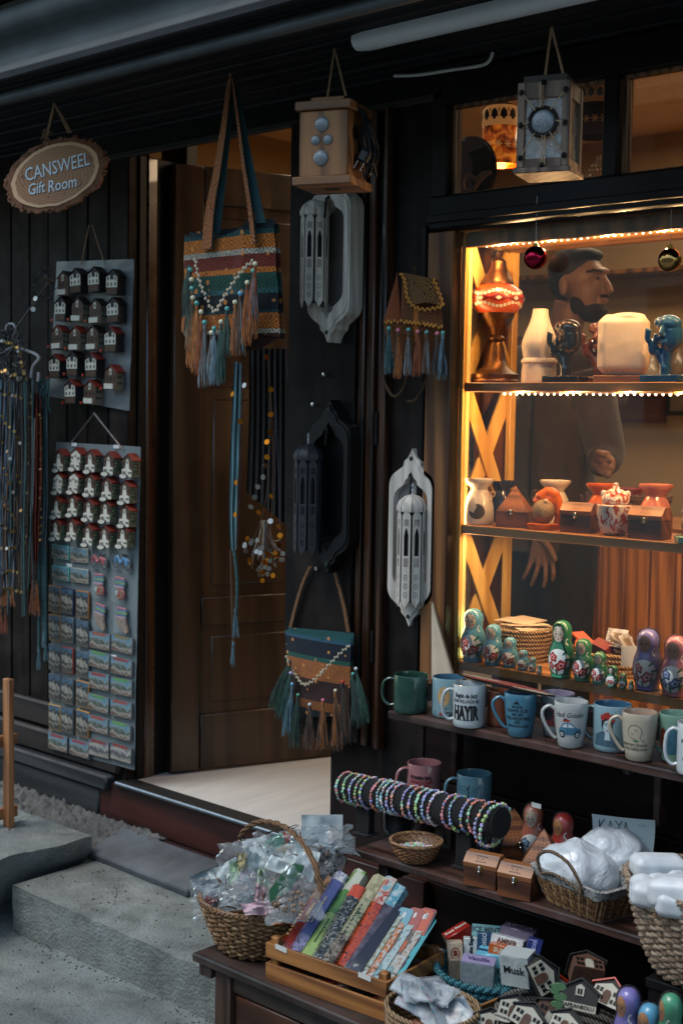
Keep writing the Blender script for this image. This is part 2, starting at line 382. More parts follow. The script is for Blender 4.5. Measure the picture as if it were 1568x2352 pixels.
def kilim(bands, motif, ms=60, amt=.6, name='kilim', axis='z', motif2=None):
    """woven cloth: constant bands along an axis (object coordinates) with scroll motifs"""
    m, n, b = nodes(name); setp(b, rough=.9, spec=.15, sheen=.1)
    tc = n.nodes.new('ShaderNodeTexCoord'); sp = n.nodes.new('ShaderNodeSeparateXYZ'); n.links.new(tc.outputs['Object'], sp.inputs[0])
    lo, hi = bands[0][0], bands[-1][0] + .001
    mr = n.nodes.new('ShaderNodeMapRange'); mr.inputs['From Min'].default_value = lo; mr.inputs['From Max'].default_value = hi
    n.links.new(sp.outputs[{'x': 0, 'y': 1, 'z': 2}[axis]], mr.inputs[0])
    base = ramp(n, mr.outputs[0], [((z - lo) / (hi - lo), hx(c) if isinstance(c, str) else c) for z, c in bands], 'CONSTANT')
    v = coord(n, (1, .2, 1)) if axis != 'x' else coord(n, (1, .2, 1))
    vo = n.nodes.new('ShaderNodeTexVoronoi'); vo.inputs['Scale'].default_value = ms; vo.inputs['Randomness'].default_value = .45; vo.distance = 'MANHATTAN'; dn = noi(n, v, ms * .8, 2); va = n.nodes.new('ShaderNodeVectorMath'); va.operation = 'MULTIPLY_ADD'; va.inputs[1].default_value = (.018, .0, .018); n.links.new(dn.outputs['Color'], va.inputs[0]); n.links.new(v, va.inputs[2]); n.links.new(va.outputs[0], vo.inputs['Vector'])
    w = n.nodes.new('ShaderNodeMath'); w.operation = 'MULTIPLY'; w.inputs[1].default_value = 22; n.links.new(vo.outputs['Distance'], w.inputs[0])
    sn = n.nodes.new('ShaderNodeMath'); sn.operation = 'SINE'; n.links.new(w.outputs[0], sn.inputs[0])
    nn = noi(n, v, ms * 1.3, 3, 2.0); ad = n.nodes.new('ShaderNodeMath'); ad.operation = 'MULTIPLY'; n.links.new(sn.outputs[0], ad.inputs[0]); n.links.new(nn.outputs[0], ad.inputs[1])
    f1 = ramp(n, ad.outputs[0], [(.10, (0,) * 3), (.2, (min(1, amt * 1.35),) * 3)])
    mx = n.nodes.new('ShaderNodeMixRGB'); n.links.new(f1, mx.inputs[0]); n.links.new(base, mx.inputs[1]); mx.inputs[2].default_value = col4(hx(motif))
    out = mx.outputs[0]
    if motif2:
        v2 = n.nodes.new('ShaderNodeTexVoronoi'); v2.inputs['Scale'].default_value = ms * .9; v2.inputs['Randomness'].default_value = 1.0; n.links.new(coord(n, (1, .2, 1), (0, .3, 0)), v2.inputs['Vector'])
        f2 = ramp(n, v2.outputs['Distance'], [(.15, (.85,) * 3), (.2, (0,) * 3)])
        m2 = n.nodes.new('ShaderNodeMixRGB'); n.links.new(f2, m2.inputs[0]); n.links.new(out, m2.inputs[1]); m2.inputs[2].default_value = col4(hx(motif2)); out = m2.outputs[0]
    hs_ = n.nodes.new('ShaderNodeHueSaturation'); hs_.inputs['Saturation'].default_value = .98; hs_.inputs['Value'].default_value = .92; n.links.new(out, hs_.inputs['Color']); out = hs_.outputs[0]
    n.links.new(out, b.inputs['Base Color'])
    cl = n.nodes.new('ShaderNodeTexWave'); cl.inputs['Scale'].default_value = 320; cl.bands_direction = 'DIAGONAL'; n.links.new(tc.outputs['Object'], cl.inputs['Vector']); bumpn(n, b, cl.outputs['Fac'], .25, .0008)
    return m

# ================================================================== palette
M_darkboard = wood('#1e1410', '#0e0907', 'z', 5, .6, .5, 'dark_stained_boards', spec=.15, dirt=.10)
M_darkboardx = wood('#2b2220', '#120d0b', 'x', 5, .6, .5, 'dark_boards')
M_soffit = wood('#1f2024', '#0e0f11', 'x', 6, .6, .5, 'soffit_boards', spec=.2)
M_black = paint('#121010', .5, .2, 20, .2, 'black_frame_paint', spec=.22)
M_redbrown = wood('#4a2a1a', '#20100a', 'z', 6, .28, .35, 'varnished_frame', coat=.5)
M_sillboard = wood('#46201a', '#26100e', 'x', 4, .5, .35, 'red_brown_board')
M_door = wood('#47301c', '#251508', 'z', 3.2, .42, .3, 'varnished_door', coat=.25)
M_shutter = wood('#1f1815', '#120e0c', 'z', 4, .6, .3, 'dark_shutter_paint', spec=.18, dirt=.07)
M_pier = paint('#221918', .7, .3, 14, .5, 'dark_pier_paint', spec=.2)
M_pine = wood('#c98a45', '#7a4519', 'z', 5, .45, .3, 'pine_board')
M_pinex = wood('#bd8348', '#7d4c22', 'x', 5, .5, .3, 'pine_shelf')
M_pined = wood('#8a5a30', '#472712', 'z', 6, .5, .4, 'weathered_pine')
M_lattice = wood('#e0b460', '#b88438', 'z', 4, .4, .25, 'lattice_slat')
M_burnt = wood('#b8702a', '#3f1c08', 'z', 5, .5, .3, 'burnt_plank')
M_shelfd = wood('#4c322a', '#241512', 'x', 6, .42, .4, 'dark_shelf_board', dirt=.25)
M_alu = metal('#9aa1a5', .35, .1, 'aluminium')
M_steel = metal('#b9b9b6', .25, .1, 'steel')
M_gutter = paint('#4c5153', .62, .18, 9, .2, 'grey_gutter_metal', bs=60, spec=.3)
M_wall = paint('#a08660', .8, .06, 3, .15, 'interior_plaster')
M_ceil = paint('#d9b184', .8, .05, 3, .1, 'interior_ceiling')
M_cream = paint('#d8cdb8', .45, .06, 20, .1, 'cream_wood')
M_grain = wood('#b9aa98', '#948472', 'z', 10, .6, .25, 'pale_plywood')
M_blackc = paint('#080808', .9, .2, 30, .2, 'black_cloth')
M_white = paint('#cfcfca', .4, .05, 20, .05, 'white_plastic')
M_chrome = metal('#cccccc', .15, .05, 'chrome')
M_brass = metal('#8a6a33', .35, .25, 'brass')
M_rope = paint('#a4896a', .9, .25, 90, .8, 'jute_rope')
M_gold = metal('#8f7246', .35, .3, 'gold_coin')
def stone(name, c, sc=9, bump=.9):
    m, n, b = nodes(name); setp(b, rough=.85); v = coord(n); t = noi(n, v, sc, 9, .2, .65)
    t3 = noi(n, v, 2.2, 4); mx = n.nodes.new('ShaderNodeMixRGB'); mx.blend_type = 'MULTIPLY'; mx.inputs[0].default_value = .8
    n.links.new(ramp(n, t.outputs[0], [(.28, mul(c, .5)), (.5, c), (.78, mul(c, 1.4))]), mx.inputs[1]); n.links.new(ramp(n, t3.outputs[0], [(.35, (.55, .56, .56)), (.62, (1, 1, 1))]), mx.inputs[2])
    n.links.new(mx.outputs[0], b.inputs['Base Color']); t2 = noi(n, v, sc * 12, 6, .1, .7)
    vo = n.nodes.new('ShaderNodeTexVoronoi'); vo.inputs['Scale'].default_value = sc * 11; n.links.new(v, vo.inputs['Vector'])
    ad = n.nodes.new('ShaderNodeMath'); ad.operation = 'MULTIPLY_ADD'; ad.inputs[1].default_value = .5; n.links.new(vo.outputs['Distance'], ad.inputs[0]); n.links.new(t2.outputs[0], ad.inputs[2]); bumpn(n, b, ad.outputs[0], bump, .006); return m
M_stone = stone('tuff_stone', (.215, .235, .225))
M_stoned = stone('dark_slate', (.095, .105, .115), 5, .35)
M_rubble = stone('rubble_mortar', (.19, .185, .17), 30, 1.0)
def tiles():
    m, n, b = nodes('pale_floor_laminate'); setp(b, rough=.35); v = coord(n, (1, .08, 1), (0, 0, .55)); t = noi(n, v, 26, 5, .8)
    n.links.new(ramp(n, t.outputs[0], [(.3, (.50, .49, .46)), (.7, (.62, .61, .58))]), b.inputs['Base Color']); bumpn(n, b, t.outputs[0], .05); return m
M_tile = tiles()

# ================================================================== ground and steps
def lump(mb, x0, x1, y0, y1, z0, z1, mat, nx, ny, nz, amp, seed, front=None):
    """rough cut stone: a subdivided box whose faces wander"""
    def dsp(p):
        q = Vector(p); d = noise.noise_vector(q * 9 + Vector((seed, 0, 0))) * amp + noise.noise_vector(q * 30 + Vector((seed, 3, 0))) * amp * .5
        if front: q = Vector(front(q))
        return q + Vector((d.x, d.y, d.z * .35))
    g = lambda f, a, b, fl: mb.grid(lambda u, v: dsp(f(u, v)), a, b, mat, fl)
    L = lambda a, b, t: a + (b - a) * t
    g(lambda u, v: (L(x0, x1, u), L(y0, y1, v), z1), nx, ny, False)
    g(lambda u, v: (L(x0, x1, u), y0, L(z0, z1, v)), nx, nz, False)
    g(lambda u, v: (x1, L(y0, y1, u), L(z0, z1, v)), ny, nz, False)
    g(lambda u, v: (x0, L(y0, y1, u), L(z0, z1, v)), ny, nz, True)
    g(lambda u, v: (L(x0, x1, u), y1, L(z0, z1, v)), nx, nz, True)
GZ = -.338
m = MB(); m.bb((-60, -60, -.62), (60, -.9, -.5), M_stone); m.build('ground', None)['kind'] = 'structure'
m = MB(); lump(m, -3.30, 1.0, -.96, .05, -.6, GZ, M_stone, 110, 26, 8, .008, 1)
lump(m, -6.0, -3.31, -1.1, .05, -.6, GZ - .012, M_stone, 60, 26, 8, .008, 4)
props(m.build('lower_pavement', ang=80), kind='structure')
m = MB(); lump(m, -3.525, -1.0, -.549, .03, GZ - .03, -.2, M_stone, 160, 36, 12, .0055, 2)
props(m.build('stone_step', ang=80), kind='structure')
def tip(q):                                   # the upper slab ends in a broken slanting face
    q = q.copy()
    if q.x > -3.62: q.x += -.10 * max(0, (-.12 - q.z) / .2) + .05 * noise.noise(Vector((q.y * 7, q.z * 9, 2)))
    return q
m = MB(); lump(m, -6.0, -3.535, -1.6, -.24, -.5, -.115, M_stone, 90, 50, 14, .009, 3, tip)
props(m.build('upper_pavement', ang=80), kind='structure')
m = MB(); m.grid(lambda u, v: Vector((-6 + 2.60 * u, -.055 - .16 * v - .01 * noise.noise(Vector((u * 90, v * 6, 1))), -.13 - .075 * v + .02 * noise.noise(Vector((u * 110, v * 7, 5))) + .03 * abs(noise.noise(Vector((u * 210, v * 14, 5)))))), 300, 22, M_rubble, True)
m.bb((-6, -.05, -.3), (-3.4, .0, -.14), M_rubble)
props(m.build('rubble_footing', ang=80), kind='structure')
m = MB(); m.box((0, 0, 0), (.52, .165, .03), M_stoned, .006)
slab = thing('slate_plate', 'dark slate plate lying tilted on the step below the doorway', 'stone plate', (-3.31, -.155, -.165), 0, rot=(radians(17), 0, radians(-1.5)))
m.build('plate', slab)

# ================================================================== the shop building
B = thing('shop_building', 'dark timber shop front with a glazed display window and open doorway', 'building', (0, 0, 0))
def bp(name, f, ang=40, smooth=True):
    m = MB(); f(m); return m.build(name, B, smooth=smooth, ang=ang)
def f(m):                                     # vertical boards left of the door
    x = -6.0
    while x < -3.74:
        w = .118; m.bb((x, .004 * ((int(x * 100)) % 3), .16), (x + w - .006, .06, 2.3), M_darkboard, .004); x += w
    m.bb((-6, .05, -.1), (-3.7, .09, 2.3), M_black)
bp('board_wall', f)
def f(m):
    m.bb((-6, -.018, .115), (-3.66, .05, .205), M_darkboardx, .008)
    m.bb((-6, -.034, .02), (-3.66, .05, .108), M_darkboardx, .01)
    m.bb((-6, -.052, -.04), (-3.70, .05, .014), M_base, .008)
    m.bb((-6, -.035, -.143), (-3.765, .05, -.045), M_base, .006)
M_base = wood('#3d4143', '#1d2022', 'x', 4, .6, .5, 'grey_weathered_board')
bp('base_board', f)
def f(m):
    m.bb((-3.762, -.03, -.143), (-2.30, .0, -.012), M_sillboard, .003)
    m.bb((-3.762, -.05, -.168), (-2.30, .0, -.146), M_sillboard, .004)
bp('sill_board', f)
def f(m):
    m.bb((-3.66, -.036, -.012), (-2.69, .03, .004), M_alu, .004); m.tube([(-3.66, -.036, -.004), (-2.69, -.036, -.004)], .009, M_alu, 10)
bp('metal_nosing', f)
m = MB(); m.bb((-4.6, .031, -.1), (.6, 3.0, .0), M_tile); props(m.build('floor'), kind='structure')
def f(m):
    m.bb((-3.74, -.012, -.02), (-3.64, .03, 2.14), M_darkboard, .004)          # outer architrave
    m.bb((-3.70, .03, .0), (-3.632, .062, 2.14), M_black, .003)
    m.bb((-3.70, .062, .0), (-3.628, .108, 2.14), M_redbrown, .006)
    m.bb((-3.70, .108, .0), (-3.636, .21, 2.14), M_black, .003); m.bb((-3.74, .212, .0), (-3.604, .26, 2.3), M_black, .002)
bp('door_frame', f)
def f(m):
    m.bb((-3.9, -.01, 2.135), (-.5, .02, 2.32), M_black, .004)
    m.bb((-3.74, -.02, 2.128), (-2.3, .0, 2.15), M_darkboardx, .004)
bp('lintel', f)
def f(m):                                     # soffit boards
    y = .02; k = 0
    while y > -.60:
        z = 2.205 - .03 * y; m.bb((-6, y - .052, z + (.004 if k % 2 else 0)), (.4, y, z + .03), M_soffit, .005); y -= .056; k += 1
    m.bb((-6, -.47, 2.27), (.4, .1, 2.33), M_black)
bp('soffit', f)
def f(m):
    pr = [(-.565, 2.20), (-.585, 2.182), (-.602, 2.184), (-.608, 2.194), (-.600, 2.202), (-.594, 2.206), (-.556, 2.262), (-.52, 2.318), (-.505, 2.330), (-.492, 2.338), (-.484, 2.352), (-.482, 2.372), (-.490, 2.392), (-.512, 2.408), (-.535, 2.422), (-.546, 2.442), (-.546, 2.462), (-.534, 2.482), (-.512, 2.492), (-.50, 2.50), (-.505, 2.512), (-.49, 2.52), (-.4, 2.525)]
    n = len(pr); vs = [(x, y, z) for x in (-6, .4) for y, z in pr]
    m.add(vs, [(i, i + 1, n + i + 1, n + i) for i in range(n - 1)], M_gutter)
bp('gutter', f, ang=70)
def f(m):
    m.bb((-6, -.62, 2.535), (.4, -.30, 2.56), wood('#4a3a3a', '#2a2022', 'x', 5, .7, .4, 'eave_board'), .004)
bp('eave_board', f)
# door leaf
dl = bpy.data.objects.new('door', None)
m = MB(); LW, LH = .86, 2.12
m.bb((0, -.016, 0), (LW, .016, LH), M_door)
fr_ = [((0, 0), (.11, LH)), ((LW - .11, 0), (LW, LH)), ((.11, LH - .13), (LW - .11, LH)), ((.11, 0), (LW - .11, .2)), ((.11, .52), (LW - .11, .62)), ((.11, 1.36), (LW - .11, 1.46))]
for (a, c), (b_, d) in fr_: m.bb((a + .001, -.026, c + .001), (b_ - .001, .026, d - .001), M_door, .004)
for z0, z1 in ((.2, .52), (.62, 1.36), (1.46, LH - .13)): m.bb((.15, -.021, z0 + .04), (LW - .15, .021, z1 - .04), M_door, .006)
door = m.build('door', B, (-3.619, .16, .008)); door.rotation_euler = (0, 0, radians(69.8))
m = MB(); m.bb((.80, -.05, 1.0), (.82, -.026, 1.16), M_brass, .004); m.tube([(.81, -.06, 1.08), (.70, -.06, 1.08)], .008, M_brass); m.build('handle', door)
# shutter leaf beside the doorway
m = MB(); xs = XA(659, -.03, 1.3); m.bb((xs, -.03, .318), (-2.592, -.004, 2.13), M_shutter, .003)
m.bb((xs + .02, -.034, .36), (-2.62, -.030, .38), M_shutter, .002)
m.build('shutter', B)
def f(m):
    m.bb((-2.69, .0, -.2), (-2.48, .16, 2.2), M_pier, .004)
bp('pier', f)
def f(m):
    for x0, x1, y in ((-2.586, -2.564, -.022), (-2.547, -2.521, -.030), (-2.514, -2.506, -.018), (-2.492, -2.473, -.036)): m.bb((x0, y, .33), (x1, .0, 2.13), M_strip, .004)
    for z in (1.18, .56): m.tube([(-2.559, -.028, z), (-2.559, -.028, z + .09)], .008, M_black, 8); m.tube([(-2.504, -.03, z + .02), (-2.504, -.03, z + .11)], .007, M_black, 8)
M_strip = wood('#4a2c18', '#1c0f09', 'z', 7, .35, .4, 'door_trim_strip', coat=.3)
bp('door_trim', f)
def f(m): m.bb((-2.485, .0, -.2), (-2.335, .06, 2.2), M_shutter, .002); m.bb((-2.372, -.012, .5), (-2.352, .0, 1.8), M_black, .003)
bp('wall_panel', f)
def f(m):                                     # wall below the window
    for k, (z0, z1) in enumerate(((-.34, -.02), (-.015, .27), (.275, .49))): m.bb((-2.48, .006 + .004 * (k % 2), z0), (.4, .06, z1), M_under, .004)
    m.bb((-2.335, -.02, .49), (.4, .03, .556), M_black, .004)
M_under = wood('#1e1211', '#0f0908', 'x', 4, .5, .3, 'dark_lower_wall', spec=.2)
bp('lower_wall', f)
# transom and window frame
def f(m):
    m.bb((-2.335, -.03, 1.782), (.4, .03, 1.872), M_black, .006)
    m.bb((-2.335, -.036, 1.80), (.4, -.03, 1.822), M_black, .003)
    m.bb((-2.335, -.02, 2.112), (.4, .04, 2.2), M_black, .004)
    for x0, x1 in ((-2.335, -2.282), (-1.803, -1.762), (-1.29, -1.25)): m.bb((x0, -.02, 1.87), (x1, .04, 2.115), M_black, .004)
    for x0, x1 in ((-2.279, -1.806), (-1.759, -1.293)):          # slim worn inner beads
        for a, b_ in (((x0, .0, 1.872), (x0 + .009, .03, 2.112)), ((x1 - .009, .0, 1.872), (x1, .03, 2.112)), ((x0 + .009, .0, 1.872), (x1 - .009, .03, 1.879)), ((x0 + .009, .0, 2.105), (x1 - .009, .03, 2.112))): m.bb(a, b_, M_worn, .001)
M_worn = wood('#8a6a4a', '#2c1a10', 'z', 12, .5, .5, 'worn_bead')
bp('window_frame', f)
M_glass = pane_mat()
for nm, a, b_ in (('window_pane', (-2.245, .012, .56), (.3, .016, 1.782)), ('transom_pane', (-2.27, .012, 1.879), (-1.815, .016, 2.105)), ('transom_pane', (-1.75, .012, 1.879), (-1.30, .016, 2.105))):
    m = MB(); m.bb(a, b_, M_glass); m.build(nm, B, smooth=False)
def f(m):
    m.bb((-4.7, 2.6, 0), (.6, 2.7, 2.6), M_wall)
    m.bb((-4.7, .1, 0), (-4.6, 2.6, 2.6), M_wall)
    m.bb((.5, .1, 0), (.6, 2.6, 2.6), M_wall)
    m.bb((-4.6, .12, 2.15), (-3.74, .16, 2.6), M_wall)
bp('interior_wall', f)
def f(m): m.bb((-4.7, .1, 2.56), (.6, 2.7, 2.62), M_ceil)
bp('ceiling', f)
def f(m): m.bb((-6, -.43, 2.335), (.6, .1, 2.53), M_black)
bp('roof', f)

# the houses across the lane: they close the view behind the viewer and show in the glass
M_render = paint('#b4ada2', .9, .15, 2, .2, 'lane_plaster'); M_tiles = paint('#6b4436', .8, .3, 6, .6, 'lane_roof_tiles')
m = MB(); m.bb((-14, -9, -.5), (10, -6.6, 2.9), M_render)
for k in range(9):
    x = -13 + k * 2.5; m.bb((x, -6.63, 1.2), (x + .9, -6.59, 2.3), M_black); m.bb((x - .06, -6.66, 1.14), (x + .96, -6.63, 1.2), M_pined)
for k in range(22): m.bb((-14.4, -6.1 - k * .16, 2.95 + k * .07), (10.4, -6.3 - k * .16, 3.04 + k * .07), M_tiles)
props(m.build('houses_across', ang=30), kind='structure')

m = MB(); dk_ = paint('#23241f', .9, .3, 60, .3, 'grit'); lf_ = paint('#4a3c28', .9, .3, 60, .3, 'dead_leaf')
for k in range(260):
    x = rn(-4.3, -2.5); r_ = random.random(); y, z = (rn(-.54, -.2), -.199) if r_ < .35 else (rn(-.95, -.57), GZ + .001) if r_ < .8 else (rn(-.6, -.27), -.114)
    if r_ >= .8: x = rn(-4.3, -3.66)
    if r_ < .35: x = rn(-3.5, -2.6); y = -.53 + .33 * random.random() ** 1.0
    m.sph((x, y, z + .0005), (rn(.0012, .004), rn(.0012, .004), .0015), dk_ if random.random() < .8 else lf_, 6, 3)
for k in range(120): x = rn(-3.5, -2.55); m.sph((x, -.552 - abs(random.gauss(0, .03)), GZ + .0005), (rn(.001, .004), rn(.001, .004), .0015), dk_, 6, 3)
o = m.build('ground_grit'); props(o, 'grit and scraps scattered on the stone steps', 'grit', None, 'stuff')

# ================================================================== hanging goods
def WM(root):
    m = MB(); m.M = root.matrix_basis.inverted(); return m
def PP(l, Y): return [P(x, y, Y) for x, y in l]
def rope(m, pts, r, mat=None, n=6, seg=6):
    m.tube(catm(pts, n) if len(pts) > 2 else pts, r, mat or M_rope, seg)
def braid(m, pts, r, mat, tw=60):
    c = catm(pts, 8); L = 0; acc = [0]
    for a, b in zip(c, c[1:]): L += (b - a).length; acc.append(L)
    for k in range(3):
        q = []
        for p, s_ in zip(c, acc):
            a = s_ * tw * 2 + k * 2 * pi / 3; q.append(p + Vector((cos(a) * r * .6, sin(a) * r * .35, sin(2 * a) * r * .25)))
        m.tube(q, r * .62, mat, 5)
def chunky(m, pts, r, mat, step=None):        # crochet trim: a line of little bumps
    c = catm(pts, 12); step = step or r * 1.5; d = 0; last = c[0]; k = 0
    for a, b in zip(c, c[1:]):
        d += (b - a).length
        if d >= step:
            d = 0; t = (b - a).normalized(); s_ = t.cross(Vector((0, 1, 0))) * (r * .5 * (1 if k % 2 else -1)); k += 1
            m.sph(b + s_, (r, r * .7, r), mat, 6, 4)
def tassel(m, top, L, n, spread, mats, bead=None, br=.006, lean=(0, 0)):
    top = Vector(top)
    for k in range(int(n * 1.4)):
        a = rn(0, 2 * pi); q = sqrt(random.random()) * spread * 1.25; l = L * rn(.82, 1.05); dx, dy = q * cos(a) + lean[0] * L, q * sin(a) * .5 + lean[1] * L
        w = rn(-.25, .25) * spread
        pts = [top + Vector((rn(-1, 1) * .0015, rn(-1, 1) * .0015, 0)), top + Vector((dx * .45 + w, dy * .5, -l * .35)), top + Vector((dx * .85 - w * .6, dy * .9, -l * .7)), top + Vector((dx * 1.05 + rn(-.2, .2) * spread, dy, -l))]
        m.tube(catm(pts, 3), [.0009] * 9 + [.0005], random.choice(mats), 3, caps=False)
    m.lathe([(.0012, .004), (.0042, .001), (.0046, -.008), (.0032, -.014)], random.choice(mats), 8, top)
    if bead: m.sph(top + Vector((0, 0, br * .9)), br, bead, 10, 6); 
TH = {k: paint(v, .75, .3, 60, .1, 'thread', sheen=.2) for k, v in dict(green='#1c4034', dgreen='#122a26', orange='#96561c', brown='#4e3420', grey='#66747a', blue='#526c7a', teal='#1c4648', rust='#743614', tan='#866c4e', dark='#15191c', lav='#6a6c9a').items()}
BD = {k: paint(v, .25, .05, 20, 0, 'glass_bead', coat=.4) for k, v in dict(teal='#4fa39c', cream='#d8cfae', pink='#d8748a', orange='#d87832', blue='#6aa8c8', lav='#a99fd0', green='#4a9a70', white='#c8d0d4', red='#b03018').items()}
def quad(m, c, mat, nu, nv, fn=None, Y=None, sag=0):
    """cloth or sheet between four frame points (TL,TR,BR,BL) given on plane Y"""
    tl, tr, br, bl = [P(x, y, Y) for x, y in c]
    def g(u, v):
        p = (tl * (1 - u) + tr * u) * (1 - v) + (bl * (1 - u) + br * u) * v
        return p + (fn(u, v) if fn else Vector((0, 0, 0)))
    m.grid(g, nu, nv, mat, True)

# --- round wooden sign
def sign():
    c = P(128, 402, -.40); t = thing('hanging_sign', 'oval log slice sign lettered in white, hung at the upper left', 'sign', c, FACE(c, -14))
    K = px(c); A = 0.118 * 1.0; ax, az = 104 / K * 1.03, 64 / K * 1.03
    def outl(s, w, n=90): return [(ax * s * cos(a) * (1 + w * noise.noise(Vector((cos(a) * 3.3, sin(a) * 3.3, 4))) + w * .6 * noise.noise(Vector((cos(a) * 11, sin(a) * 11, 2)))), az * s * sin(a) * (1 + w * noise.noise(Vector((cos(a) * 3.3, sin(a) * 3.3, 4))) + w * .6 * noise.noise(Vector((cos(a) * 11, sin(a) * 11, 2))))) for a in [2 * pi * i / n for i in range(n)]]
    bark = paint('#7c5640', .9, .45, 26, 1, 'bark'); m = MB(); m.M = R('Y', -24)
    m.prism(outl(1.15, .10), 0, .022, bark, mside=bark)
    for i in range(150):
        a = rn(0, 2 * pi); r = rn(1.06, 1.16); m.sph((ax * r * cos(a), rn(-.001, .02), az * r * sin(a)), (rn(.004, .011), .006, rn(.003, .008)), bark, 6, 4)
    o = m.build('bark_rim', t)
    m = MB(); m.M = R('Y', -24); ring = paint('#e0b48c', .6, .12, 60, .2, 'sapwood'); M_in = None
    mm, n, b = nodes('heartwood'); setp(b, rough=.6); v = coord(n, (.66, 1, 1), (0, radians(24), 0)); w = n.nodes.new('ShaderNodeTexWave'); w.wave_type = 'RINGS'; w.rings_direction = 'Y'; w.inputs['Scale'].default_value = 42; w.inputs['Distortion'].default_value = 1.5; n.links.new(v, w.inputs['Vector'])
    n.links.new(ramp(n, w.outputs['Fac'], [(.2, hx('#9c6e4c')), (.8, hx('#b08460'))]), b.inputs['Base Color'])
    m.prism(outl(1.0, .03), -.004, 0, ring); m.build('sapwood_ring', t)
    m = MB(); m.M = R('Y', -24); m.prism(outl(.9, .03), -.006, -.004, mm); f = m.build('face', t)
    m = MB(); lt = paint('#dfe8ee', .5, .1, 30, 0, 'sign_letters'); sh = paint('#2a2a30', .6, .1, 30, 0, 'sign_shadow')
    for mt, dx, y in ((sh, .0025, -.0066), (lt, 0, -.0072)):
        fn = fr(y)
        m.decal('text', mt, fn, s='CANSWEEL', size=.056, at=(.004 + dx, .021 - dx), rot=15, shear=.25, sx=.72, bold=.0003)
        m.decal('text', mt, fn, s='Gift', size=.047, at=(-.060 + dx, -.044 - dx), rot=12, shear=.3, sx=.75, bold=.0003)
        m.decal('text', mt, fn, s='Room', size=.05, at=(.020 + dx, -.030 - dx), rot=12, shear=.3, sx=.75, bold=.0003)
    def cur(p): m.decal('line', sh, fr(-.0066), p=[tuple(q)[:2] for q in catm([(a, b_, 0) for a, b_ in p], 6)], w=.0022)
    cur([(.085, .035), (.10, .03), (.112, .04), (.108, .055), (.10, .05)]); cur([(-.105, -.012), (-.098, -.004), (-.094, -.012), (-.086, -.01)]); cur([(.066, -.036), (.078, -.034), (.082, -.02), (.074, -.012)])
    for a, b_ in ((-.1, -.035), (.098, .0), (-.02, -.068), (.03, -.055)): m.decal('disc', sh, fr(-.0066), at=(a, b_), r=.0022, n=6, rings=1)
    m.build('lettering', f)
    m = WM(t); top = P(125, 236, -.40)
    for e in ((104, 322), (108, 318), (158, 305), (163, 303)): rope(m, [top, (top + P(e[0], e[1], -.395)) / 2 + Vector((rn(-.004, .004), 0, 0)), P(e[0], e[1], -.395)], .003)
    for i in range(26): q = P(rn(96, 112), rn(296, 322), -.40); m.tube([q, q + Vector((rn(-.02, .02), rn(-.01, .01), rn(-.02, .015)))], .0012, M_rope, 4)
    m.build('rope', t)
sign()

